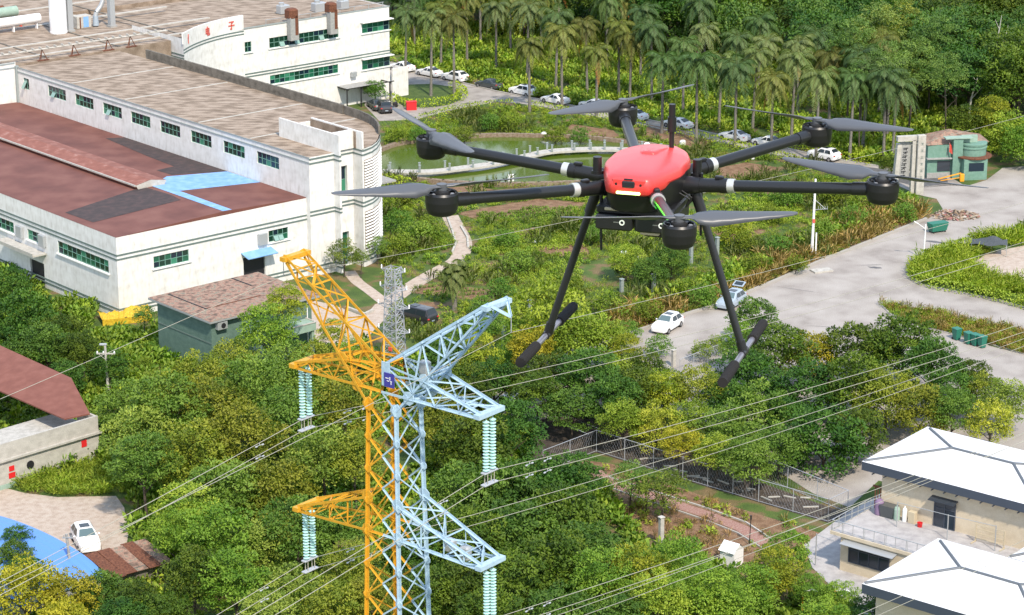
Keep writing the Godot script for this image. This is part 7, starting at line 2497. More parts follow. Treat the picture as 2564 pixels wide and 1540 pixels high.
func build_trees() -> void:
	make_crowns()
	var near := "trees around the tower and yards"
	var lists := [
		# left: in front of the hall and the green house
		[[Vector3(-54.94, 3.2, -270.18), 3.37, "c"], [Vector3(-50.09, 3.2, -266.4), 2.68, "c"], [Vector3(-58.6, 3.2, -282.1), 2.19, "c"], [Vector3(-50.65, 3.2, -259.14), 2.7, "c"], [Vector3(-53.54, 3.2, -257.73), 2.46, "c"], [Vector3(-46.37, 3.2, -257.73), 2.24, "c"], [Vector3(-42.93, 3.2, -254.27), 1.77, "c"], [Vector3(-47.12, 3.2, -251.56), 1.97, "c"], [Vector3(-41.7, 3, -272.34), 1.22, "t"], [Vector3(-40.49, 1, -261.41), 0.91, "s"], [Vector3(-40.23, 1, -267.17), 0.74, "s"]],
		[[Vector3(-38.4, 5.5, -236.9), 2.98, "a"], [Vector3(-34.91, 5.5, -239.38), 3.34, "a"], [Vector3(-31.92, 5.5, -242.3), 3.21, "a"], [Vector3(-29.28, 5.5, -249.27), 2.95, "a"], [Vector3(-26.44, 6.5, -256.28), 3.11, "b"], [Vector3(-24.65, 7.5, -261.67), 2.08, "b"], [Vector3(-26.41, 5.5, -237.89), 3.57, "a"], [Vector3(-30, 5.5, -233.01), 3.75, "a"], [Vector3(-33.77, 5.5, -230.65), 3.72, "a"], [Vector3(-35.62, 5.5, -226.04), 3.18, "a"], [Vector3(-22.9, 5.5, -245.54), 3.42, "a"], [Vector3(-20.31, 5.5, -248.2), 2.59, "a"], [Vector3(-16.54, 5.5, -233.01), 3.26, "a"], [Vector3(-21.64, 5.5, -230.65), 3.72, "a"], [Vector3(-25.39, 5.5, -223.79), 3.62, "a"], [Vector3(-30.11, 5.5, -220.5), 3.57, "a"], [Vector3(-34.08, 5.5, -218.35), 3, "a"], [Vector3(-17.68, 5.5, -220.5), 3.26, "a"], [Vector3(-14.51, 5.5, -219.42), 2.47, "a"]],
		[[Vector3(-21.93, 4.5, -215.67), 3.35, "a"], [Vector3(-26.28, 4.5, -213.62), 3.48, "a"], [Vector3(-29.07, 4.5, -208.66), 2.96, "b"], [Vector3(-29.21, 4.5, -203.89), 2.25, "b"], [Vector3(-25.74, 4.5, -202.04), 3.09, "b"], [Vector3(-22.23, 4.5, -202.96), 2.89, "a"], [Vector3(-18.69, 4.5, -203.89), 3.05, "a"], [Vector3(-15.49, 4.5, -204.83), 2.77, "a"], [Vector3(-13.49, 4.5, -195.78), 2.66, "a"], [Vector3(-18.52, 4.5, -193.2), 2.77, "a"], [Vector3(-23.02, 4.5, -193.2), 2.77, "b"], [Vector3(-26.68, 4.5, -194.92), 2.44, "c"], [Vector3(-14.78, 4.5, -189.04), 2.71, "a"], [Vector3(-20.05, 4.5, -187.42), 2.36, "a"], [Vector3(-11.47, 4.5, -190.69), 2.05, "a"]],
		[[Vector3(-6.75, 4, -232.37), 3.02, "a"], [Vector3(-3.81, 4, -226.64), 3.35, "c"], [Vector3(-0.02, 4, -231.21), 2.92, "c"], [Vector3(-4.79, 4, -215.9), 3.36, "a"], [Vector3(-0.97, 4, -214.87), 3.42, "c"], [Vector3(2.48, 4, -217.97), 3.39, "c"], [Vector3(4.63, 4, -209.88), 3.42, "c"], [Vector3(0.16, 4, -206.03), 3.37, "c"], [Vector3(-3.82, 4, -203.22), 3.04, "c"], [Vector3(6.65, 4, -202.3), 2.88, "c"], [Vector3(3.53, 4, -198.69), 2.98, "c"], [Vector3(-0.19, 4, -194.33), 2.92, "c"], [Vector3(-4.35, 4, -193.48), 2.56, "c"], [Vector3(7.46, 4, -194.33), 2.78, "b"], [Vector3(-8.52, 4, -203.22), 2.53, "c"], [Vector3(-7.44, 4, -192.64), 2.42, "c"], [Vector3(6, 4, -220.08), 2.33, "c"], [Vector3(10.67, 4, -196.06), 2.66, "b"], [Vector3(14.35, 4, -198.69), 2.34, "b"], [Vector3(15.69, 4, -192.64), 2.76, "b"], [Vector3(12.1, 4, -190.14), 2.39, "b"], [Vector3(8.96, 4, -188.51), 2.37, "c"], [Vector3(3.89, 4, -189.32), 2.72, "c"], [Vector3(-1.87, 4, -187.7), 2.7, "c"]],
		[[Vector3(-6.94, 3.5, -256.84), 2.68, "c"], [Vector3(-3.82, 3.5, -256.84), 2.95, "b"], [Vector3(-1.97, 3.5, -248.69), 2.6, "c"], [Vector3(-5.34, 3.5, -243.52), 3.15, "c"], [Vector3(-8.43, 3.5, -247.38), 2.59, "c"], [Vector3(-16.76, 3.5, -256.84), 1.96, "b"], [Vector3(-20.03, 3.5, -265.48), 1.56, "b"], [Vector3(-0.7, 1, -261.41), 1.82, "s"]],
		# lower left corner
		[[Vector3(-43.34, 4, -201.39), 1.79, "c"], [Vector3(-43.69, 4, -205.55), 1.32, "c"], [Vector3(-41.53, 4, -197.8), 1.55, "c"], [Vector3(-40.58, 4, -192.64), 2.9, "y"], [Vector3(-36.81, 4, -191.8), 2.27, "y"], [Vector3(-34.32, 4, -193.48), 2.22, "c"], [Vector3(-31.14, 4, -191.8), 2.27, "c"], [Vector3(-31.69, 4, -188.51), 2.03, "c"], [Vector3(-28.41, 4, -189.32), 2.04, "c"], [Vector3(-36.63, 4, -187.7), 2.02, "y"]],
		# middle: between the tower and the road
		[[Vector3(4.34, 3.6, -265.18), 4.41, "y"], [Vector3(7.9, 3.6, -260.8), 3.62, "y"], [Vector3(1.12, 3.6, -263.7), 2.29, "b"], [Vector3(10.66, 3.6, -262.24), 2.09, "y"], [Vector3(12.3, 3.6, -257.95), 1.97, "b"], [Vector3(1.06, 3.6, -248.41), 2.16, "c"], [Vector3(2.22, 3.6, -257.95), 2.51, "y"], [Vector3(4.33, 3.6, -249.73), 3.05, "c"], [Vector3(7.95, 3.6, -247.09), 3.19, "c"], [Vector3(2.74, 3.6, -243.23), 2.38, "c"], [Vector3(10.69, 3.6, -251.07), 2.19, "b"], [Vector3(13.6, 3.6, -252.42), 2.55, "c"], [Vector3(12.57, 3.6, -244.51), 2.99, "c"], [Vector3(15.89, 3.6, -246.44), 2.41, "y"], [Vector3(19.4, 3.6, -244.51), 2.56, "a"], [Vector3(10.29, 3.6, -240.72), 2.53, "c"], [Vector3(6.07, 3.6, -240.1), 2.35, "c"]],
		[[Vector3(27.27, 3.8, -269.83), 2.61, "c"], [Vector3(25.03, 3.8, -260.19), 2.08, "b"], [Vector3(28.66, 3.8, -255.95), 3.47, "c"], [Vector3(24.56, 3.8, -249.82), 3.31, "c"], [Vector3(32.38, 3.8, -257.35), 2.77, "y"], [Vector3(30.72, 3.8, -246.52), 3.61, "c"], [Vector3(36.85, 3.8, -257.35), 3.13, "c"], [Vector3(35.45, 3.8, -246.52), 3.27, "c"], [Vector3(42.01, 3.8, -255.95), 3.56, "c"], [Vector3(44.25, 3.8, -250.48), 3.23, "c"], [Vector3(45.12, 3.8, -245.23), 2.74, "c"], [Vector3(38.34, 3.8, -242.67), 3.48, "a"], [Vector3(41.15, 3.8, -238.93), 3.09, "a"], [Vector3(44.29, 3.8, -237.7), 2.33, "a"], [Vector3(48.54, 3.8, -245.23), 2.14, "a"], [Vector3(50.4, 3.8, -241.41), 2.36, "a"], [Vector3(47.6, 3.8, -235.29), 2.31, "y"], [Vector3(39.98, 3.8, -257.35), 2.23, "c"], [Vector3(48.39, 3.8, -250.48), 2.01, "c"]],
		[[Vector3(24.88, 3.3, -239.08), 3.43, "a"], [Vector3(21.55, 3.3, -234.26), 2.88, "a"], [Vector3(18.1, 3.3, -237.86), 2.33, "y"], [Vector3(14.29, 3.3, -236.65), 2.49, "y"], [Vector3(10.97, 3.3, -236.65), 2.07, "y"], [Vector3(30.73, 3.3, -231.92), 3.75, "c"], [Vector3(34.29, 3.3, -234.26), 2.55, "c"], [Vector3(26.01, 3.3, -229.62), 2.42, "a"], [Vector3(22.49, 3.3, -226.24), 2.47, "a"], [Vector3(19.87, 3.3, -228.48), 2.01, "y"], [Vector3(16.4, 3.3, -230.76), 1.86, "y"], [Vector3(15.54, 3.3, -244.08), 2.13, "b"], [Vector3(27.68, 3.3, -237.86), 2.5, "c"], [Vector3(21.83, 3.3, -242.81), 2.12, "c"]],
		[[Vector3(11.13, 3, -221.57), 1.8, "t"], [Vector3(14.08, 3, -218.41), 2.16, "t"], [Vector3(12.64, 3, -220.51), 1.56, "t"], [Vector3(22.59, 3, -199.22), 2.35, "b"], [Vector3(24.13, 3, -203.73), 1.96, "b"], [Vector3(25.5, 3, -196.59), 1.55, "b"], [Vector3(27.64, 3, -194.03), 1.74, "b"], [Vector3(25.85, 3, -190.7), 2.06, "b"], [Vector3(30.08, 3, -191.53), 1.72, "c"], [Vector3(33.17, 3, -191.53), 1.79, "b"], [Vector3(19.79, 3, -195.73), 2.31, "b"], [Vector3(18.04, 3, -191.53), 2.41, "b"]],
		# behind the gate
		[[Vector3(72.18, 4, -357.57), 3.63, "b"], [Vector3(74.21, 4, -352.49), 3.58, "b"], [Vector3(70.71, 4, -362.8), 3.06, "b"], [Vector3(67.04, 4, -362.8), 2.82, "c"], [Vector3(53.67, 2, -345.86), 1.53, "c"]]]
	for a in lists:
		for t in a:
			tree(t[0], t[1], t[2], near)
	# garden shrubs
	for t in [[Vector3(-0.82, 1.1, -310.63), 1.6, "s"], [Vector3(0.75, 1.1, -299.41), 1.95, "s"], [Vector3(-1.27, 1.1, -288.92), 1.49, "s"], [Vector3(7.19, 1.1, -288.92), 1.69, "s"], [Vector3(13.98, 2, -296.38), 2.24, "b"], [Vector3(16.85, 2, -292.84), 2.01, "c"], [Vector3(19.58, 2, -296.38), 2.04, "c"], [Vector3(28.47, 2, -311.35), 2.34, "b"], [Vector3(29.86, 1.1, -308.7), 1.59, "s"], [Vector3(20.64, 1.1, -288.92), 1.49, "s"], [Vector3(22.88, 1.1, -285.57), 1.67, "s"], [Vector3(15.65, 1.1, -279.08), 1.74, "s"], [Vector3(10.94, 1.1, -282.29), 1.95, "s"], [Vector3(4.16, 1.1, -285.57), 1.48, "s"], [Vector3(-3.19, 1.1, -282.29), 1.46, "s"], [Vector3(-4.51, 1.1, -272.85), 1.7, "s"], [Vector3(-2.16, 1.1, -274.38), 1.43, "s"], [Vector3(-15, 1.1, -318.54), 1.85, "s"], [Vector3(-12.6, 1.1, -312.57), 2.14, "s"], [Vector3(-10.52, 1.1, -314.54), 1.94, "s"], [Vector3(-14.49, 1.1, -306.8), 1.89, "s"], [Vector3(-17.03, 1.1, -326.83), 1.67, "s"], [Vector3(-14.98, 1.1, -331.12), 1.47, "s"], [Vector3(10.41, 1.1, -312.57), 1.39, "s"], [Vector3(11.26, 1.1, -322.63), 1.65, "s"], [Vector3(-18.66, 2.5, -297.39), 1.02, "t"], [Vector3(-20.73, 2.6, -297.95), 1.74, "t"], [Vector3(-16.93, 2.6, -303.5), 1.35, "t"], [Vector3(-7.17, 1.1, -366.98), 1.61, "s"], [Vector3(-0.35, 1.1, -375.03), 1.9, "s"], [Vector3(-3.51, 1.1, -375.03), 1.65, "s"], [Vector3(-13.99, 1.1, -366.98), 1.61, "s"], [Vector3(-17.09, 1.1, -366.98), 1.61, "s"], [Vector3(10.21, 1.1, -366.98), 1.49, "s"], [Vector3(6.48, 1.1, -366.98), 1.61, "s"], [Vector3(37.49, 1.1, -331.12), 2.03, "s"], [Vector3(41.12, 1.1, -333.31), 1.93, "s"], [Vector3(44.26, 1.1, -331.12), 2.03, "s"], [Vector3(47.07, 1.1, -326.83), 1.9, "s"], [Vector3(34.4, 1.1, -322.63), 1.65, "s"], [Vector3(45.15, 1.1, -320.57), 1.86, "s"], [Vector3(51.03, 1.1, -331.12), 2.03, "s"], [Vector3(52.03, 1.1, -322.63), 1.65, "s"], [Vector3(40.6, 1.1, -314.54), 1.61, "s"], [Vector3(33.9, 1.1, -306.8), 1.58, "s"], [Vector3(30.06, 1.1, -299.41), 1.54, "s"], [Vector3(35.21, 1.1, -299.41), 1.23, "s"], [Vector3(-21.57, 2, -394.16), 1.59, "s"], [Vector3(-22.49, 2.6, -392.98), 1.32, "s"], [Vector3(13.45, 1.1, -272.85), 1.23, "s"], [Vector3(20.95, 1.1, -265.41), 1.2, "s"], [Vector3(22.96, 1.1, -267.6), 1.11, "s"], [Vector3(16.42, 1.1, -266.87), 1.39, "s"]]:
		tree(t[0], t[1], t[2], "bushes in the gardens")
	# forest behind the palms
	var region := poly([Vector2(-21.69, -455.22), Vector2(4.78, -443.82), Vector2(32.78, -420.87), Vector2(54.43, -397.01), Vector2(70.95, -376.92), Vector2(85.71, -371.52), Vector2(117.89, -502.2), Vector2(-25.04, -502.2)])
	var spots := []
	var tries := 0
	while spots.size() < 170 and tries < 9000:
		tries += 1
		var p := Vector2(rng.randf_range(-50, 105), rng.randf_range(-490, -330))
		if not Geometry2D.is_point_in_polygon(p, region):
			continue
		var ok := true
		for q in spots:
			if p.distance_to(q) < 6.4:
				ok = false
				break
		if ok:
			spots.append(p)
	for p in spots:
		var r := rng.randf_range(3.8, 6.0)
		tree(Vector3(p.x, r * 1.05 + rng.randf_range(1.0, 3.5), p.y), r, "d" if rng.randf() < 0.72 else "c" if rng.randf() < 0.5 else "b", "forest trees behind the palms")
	for t in [[Vector3(51.81, 11, -380.03), 3.69, "e"], [Vector3(57.16, 11, -391.21), 4.05, "e"], [Vector3(62.31, 11, -399.58), 3.73, "e"], [Vector3(60.42, 11, -373.9), 3.76, "e"], [Vector3(55, 11, -362.19), 3.65, "e"], [Vector3(65.54, 11, -386.34), 3.23, "e"], [Vector3(50.98, 11, -359.37), 2.9, "e"], [Vector3(64.12, 11, -362.19), 2.43, "e"]]:
		tree(t[0], t[1], t[2], "tall gum trees in the forest edge")
	# two bare pale trunks in the right of the forest
	for q in [[Vector3(75.63, 0, -390.48), 15.0, "tall bare white trunk with forked top in the right forest"], [Vector3(70.47, 0, -379.67), 8.0, "shorter thin bare trunk left of the tall white one"]]:
		var m := MB.new()
		var h: float = q[1]
		m.tube(Vector3.ZERO, Vector3(0.3, h * 0.5, 0), 0.22, 0.16, 7)
		m.tube(Vector3(0.3, h * 0.5, 0), Vector3(1.0, h * 0.85, 0), 0.16, 0.1, 7)
		m.tube(Vector3(1.0, h * 0.85, 0), Vector3(1.2, h, 0.2), 0.1, 0.04, 6)
		m.tube(Vector3(0.3, h * 0.5, 0), Vector3(1.9, h * 0.75, 0.4), 0.12, 0.07, 6)
		m.tube(Vector3(1.9, h * 0.75, 0.4), Vector3(2.3, h * 0.9, 0.2), 0.07, 0.03, 6)
		m.tube(Vector3(1.0, h * 0.85, 0), Vector3(0.3, h * 0.95, -0.2), 0.06, 0.03, 6)
		solo("bare_tree", q[2], "tree", m, M.pale, q[0])
	name_plants()


func frond(l: Leaves, at: Vector3, a: float, length: float, lift: float, fall: float, col: Color, width := 0.62) -> void:
	var d := Vector3(cos(a), 0, sin(a))
	var side := Vector3(-sin(a), 0, cos(a))
	var prev := at
	var n := 13
	for i in range(1, n + 1):
		var t := i / float(n)
		var p := at + d * length * (t - 0.28 * t * t) + Vector3.UP * (lift * t - fall * t * t) * length
		var dir := (p - prev).normalized()
		var up := side.cross(dir).normalized()
		if up.y < 0:
			up = -up
		var w: float = width * sin(PI * clampf(t * 0.9 + 0.1, 0, 1)) + 0.12
		for s in [-1.0, 1.0]:
			for e in 2:
				var k := rng.randf_range(0.75, 1.25)
				var ld: Vector3 = (side * s * 0.9 + dir * 0.55 - Vector3.UP * (0.35 + 0.4 * rng.randf())).normalized()
				l.leaf(prev.lerp(p, 0.5 * e), ld, up, w * rng.randf_range(0.9, 1.25), 0.15, Color(col.r * k, col.g * k, col.b * k))
		l.leaf(prev, dir, up, (p - prev).length() * 1.4, 0.07, Color(0.16, 0.17, 0.05))
		prev = p


func palm_crown(n: int, length: float, skirt: bool, col: Color) -> ArrayMesh:
	var l := Leaves.new()
	for i in n:
		var f := i / float(n)
		var a := i * 2.39996 + rng.randf() * 0.4
		frond(l, Vector3(0, 0.2 - f * 0.5, 0), a, length * rng.randf_range(0.85, 1.1), lerpf(0.95, -0.35, f) if not skirt else lerpf(1.2, -0.9, f), 0.92, col.lerp(Color(0.15, 0.17, 0.06), rng.randf() * 0.4), 0.7 if skirt else 1.0)
	return l.mesh()


func build_palms() -> void:
	var cols := [Color(0.085, 0.13, 0.045), Color(0.12, 0.17, 0.06), Color(0.10, 0.155, 0.045)]
	var tops := []
	for i in 6:
		tops.append(palm_crown(24 + i, 4.4 + 0.15 * i, false, cols[i % 3]))
	var t := MB.new()
	t.lathe([Vector2(0.32, -0.1), Vector2(0.26, 0.05), Vector2(0.2, 0.3), Vector2(0.22, 0.5), Vector2(0.17, 0.8), Vector2(0.13, 1.0)], 9)
	var tm := t.mesh()
	var s := MB.new()
	s.lathe([Vector2(0.15, 0), Vector2(0.2, 0.3), Vector2(0.17, 0.9), Vector2(0.1, 1.5), Vector2(0.02, 1.7)], 8)
	var sm := s.mesh()
	var green := plain(lin(0.12, 0.18, 0.06), 0.5)
	var dry := leafy(0.3)
	dry.vertex_color_use_as_albedo = false
	dry.albedo_color = lin(0.36, 0.17, 0.05)
	var dl := Leaves.new()
	frond(dl, Vector3.ZERO, 0.0, 2.6, -0.9, 0.9, Color.WHITE)
	var dm := dl.mesh()
	var rows := [
		["near kerb of the avenue", [Vector3(2.78, 0, -388.16), Vector3(7.92, 0, -389.9), Vector3(13.2, 0, -384.44), Vector3(22.83, 0, -373.67), Vector3(27.65, 0, -367.57), Vector3(33.15, 0, -364.21), Vector3(38.37, 0, -362.17), Vector3(44.19, 0, -355.67)]],
		["far kerb of the avenue", [Vector3(-12.04, 0, -418.53), Vector3(-7.69, 0, -422.55), Vector3(-2.7, 0, -418.53), Vector3(2.51, 0, -409.73), Vector3(7.16, 0, -403.74), Vector3(12.21, 0, -399.74), Vector3(17.16, 0, -395.81), Vector3(18.84, 0, -394.61), Vector3(22.28, 0, -391.95), Vector3(26.86, 0, -386.15), Vector3(31.72, 0, -376.65), Vector3(36.65, 0, -374.2), Vector3(42.08, 0, -369.41), Vector3(49.33, 0, -357.15), Vector3(51.9, 0, -362.42), Vector3(54.22, 0, -356.66), Vector3(55.42, 0, -356.17)]],
		["round hedge bed", [Vector3(-17.5, 0, -402.5), Vector3(-13.14, 0, -399.43), Vector3(-9.36, 0, -398.82)]],
		["second row behind the avenue", [Vector3(-17.22, 0, -437.23), Vector3(-5.55, 0, -439.41), Vector3(-0.25, 0, -432.94), Vector3(4.96, 0, -425.96), Vector3(16.06, 0, -417.2), Vector3(21.35, 0, -410.69), Vector3(31.21, 0, -399.43), Vector3(35.8, 0, -394.02), Vector3(40.32, 0, -389.32), Vector3(44.74, 0, -384.72), Vector3(48.87, 0, -378.57), Vector3(53.02, 0, -373.67), Vector3(56.44, 0, -368.88)]],
		["back row before the forest", [Vector3(-8.69, 0, -450.6), Vector3(8.37, 0, -437.23), Vector3(18.93, 0, -427.34), Vector3(30.79, 0, -412.62), Vector3(40.24, 0, -402.5), Vector3(48.67, 0, -393.43), Vector3(57.24, 0, -383.59)]]]
	var count := ["first", "second", "third", "fourth", "fifth", "sixth", "seventh", "eighth", "ninth", "tenth", "eleventh", "twelfth", "thirteenth", "fourteenth", "fifteenth", "sixteenth", "seventeenth"]
	for r in rows:
		var i := 0
		for p in r[1]:
			var h := rng.randf_range(9.3, 11.6) if r[0] != "round hedge bed" else 11.8
			var o := thing("royal_palm", "royal palm, %s from the left in the %s" % [count[i], r[0]], "palm tree", p, rng.randf() * TAU, "royal palms of the avenue")
			part(o, "trunk", tm, M.palm_bark, Transform3D(Basis.from_scale(Vector3(1, h, 1)), Vector3.ZERO))
			o.rotation = Vector3(rng.randf_range(-0.03, 0.03), o.rotation.y, rng.randf_range(-0.03, 0.03))
			part(o, "crown_shaft", sm, green, Transform3D(Basis(), Vector3(0, h - 0.1, 0)))
			part(o, "crown", tops[rng.randi() % 6], M.leaves[rng.randi() % 5], Transform3D(Basis.from_euler(Vector3(rng.randf_range(-0.15, 0.15), rng.randf() * TAU, rng.randf_range(-0.15, 0.15))) * Basis.from_scale(Vector3.ONE * rng.randf_range(0.82, 1.1)), Vector3(0, h + 1.3, 0)))
			if rng.randf() < 0.3:
				part(o, "dry_frond", dm, dry, Transform3D(Basis(Vector3.UP, rng.randf() * TAU), Vector3(0, h + 0.5, 0)))
			i += 1
	var o := thing("shaggy_palm", "single shaggy palm with drooping skirt above the black van", "palm tree", Vector3(-6.81, 0, -284.47))
	part(o, "trunk", tm, M.palm_bark, Transform3D(Basis.from_scale(Vector3(1.3, 4.6, 1.3)), Vector3.ZERO))
	part(o, "crown", palm_crown(34, 2.3, true, Color(0.085, 0.125, 0.03)), M.leaf, Transform3D(Basis(), Vector3(0, 5.0, 0)))


# a clipped hedge: leaves over a rounded bar along a line
func hedge(label: String, pts: Array, w: float, h: float, base: Color, alt: Color, dens := 42.0) -> void:
	var l := Leaves.new()
	for i in pts.size() - 1:
		var a: Vector3 = pts[i] - pts[0]
		var b: Vector3 = pts[i + 1] - pts[0]
		var d := (b - a).normalized()
		var s := d.cross(Vector3.UP)
		for k in int((b - a).length() * dens * (w + 2 * h) / 3.0):
			var t := rng.randf() * PI
			var e := s * cos(t) + Vector3.UP * sin(t)
			var p := a.lerp(b, rng.randf()) + s * cos(t) * w / 2 * rng.randf_range(0.8, 1.1) + Vector3.UP * (pow(sin(t), 0.5) * h * rng.randf_range(0.85, 1.12))
			if rng.randf() < 0.3:
				p.y *= rng.randf()
			var c := base.lerp(alt, rng.randf())
			l.leaf(p, (e + rvec() * 0.9).normalized(), (e + Vector3.UP * 0.5 + rvec() * 0.3).normalized(), 0.32, 0.17, c)
	var g := strip(pts, w * 0.5 + 0.3)
	G.append([poly(g), 0.0])
	solo("hedge", label, "hedge", l.mesh(), M.leaf, pts[0])


# one small plant for the ground cover
func clump(n: int, size: float, tall: float, base: Color, alt: Color, wide := 0.5) -> ArrayMesh:
	var l := Leaves.new()
	for i in n:
		var a := rng.randf() * TAU
		var d := Vector3(cos(a), 0, sin(a))
		var up := rng.randf_range(0.2, 1.0)
		var p := d * 0.45 * sqrt(rng.randf()) + Vector3.UP * tall * rng.randf() * 0.75
		var c := base.lerp(alt, rng.randf())
		l.leaf(p, (d * (1.1 - up) + Vector3.UP * up * tall + rvec() * 0.3).normalized(), (Vector3.UP + d * 0.6 + rvec() * 0.3).normalized(), size * rng.randf_range(0.7, 1.3), size * wide, c)
	return l.mesh()


func scatter(called: String, label: String, category: String, m: ArrayMesh, area: Array, per: float, s0: float, s1: float, patch := 0.0, sd := 1, anywhere := false, but := PackedVector2Array()) -> void:
	var pg := poly(area)
	var lo := pg[0]
	var hi := pg[0]
	for p in pg:
		lo = lo.min(p)
		hi = hi.max(p)
	var nz := FastNoiseLite.new()
	nz.seed = sd
	nz.frequency = 0.06
	var spots := []
	var n := int((hi.x - lo.x) * (hi.y - lo.y) * per)
	for i in n:
		var p := Vector2(rng.randf_range(lo.x, hi.x), rng.randf_range(lo.y, hi.y))
		if patch > 0.0 and nz.get_noise_2d(p.x, p.y) < patch - 0.5:
			continue
		if Geometry2D.is_point_in_polygon(p, pg) and (anywhere or open_ground(p)) and (but.is_empty() or not Geometry2D.is_point_in_polygon(p, but)):
			spots.append(p)
	var mm := MultiMesh.new()
	mm.transform_format = MultiMesh.TRANSFORM_3D
	mm.use_colors = true
	mm.mesh = m
	mm.instance_count = spots.size()
	for i in spots.size():
		var k := rng.randf_range(s0, s1)
		mm.set_instance_transform(i, Transform3D(Basis(Vector3.UP, rng.randf() * TAU).scaled(Vector3(k, k * rng.randf_range(0.7, 1.3), k)), Vector3(spots[i].x, 0.02, spots[i].y)))
		var c := rng.randf_range(0.7, 1.3)
		mm.set_instance_color(i, Color(c * rng.randf_range(0.9, 1.15), c, c * 0.95))
	var o := MultiMeshInstance3D.new()
	o.name = numbered(called)
	o.multimesh = mm
	o.material_override = M.leaf
	add_child(o, true)
	tag(o, label, category, "", "stuff")


# vegetables set out in straight rows over a plot
func crop_rows(label: String, m: ArrayMesh, area: Array, turn: float, gap: float, step: float, size: float) -> void:
	var pg := poly(area)
	var mid := Vector2.ZERO
	for p in pg:
		mid += p / pg.size()
	var spots := []
	for i in range(-40, 41):
		for j in range(-80, 81):
			var p := mid + Vector2(j * step + rng.randf_range(-0.1, 0.1), i * gap + rng.randf_range(-0.07, 0.07)).rotated(turn)
			if Geometry2D.is_point_in_polygon(p, pg) and rng.randf() > 0.06:
				spots.append(p)
	var mm := MultiMesh.new()
	mm.transform_format = MultiMesh.TRANSFORM_3D
	mm.use_colors = true
	mm.mesh = m
	mm.instance_count = spots.size()
	for i in spots.size():
		var k := size * rng.randf_range(0.75, 1.25)
		mm.set_instance_transform(i, Transform3D(Basis(Vector3.UP, rng.randf() * TAU).scaled(Vector3.ONE * k), Vector3(spots[i].x, 0.04, spots[i].y)))
		var c := rng.randf_range(0.8, 1.2)
		mm.set_instance_color(i, Color(c, c, c))
	var o := MultiMeshInstance3D.new()
	o.name = numbered("crop_rows")
	o.multimesh = mm
	o.material_override = M.leaf
	add_child(o, true)
	tag(o, label, "crops", "", "stuff")


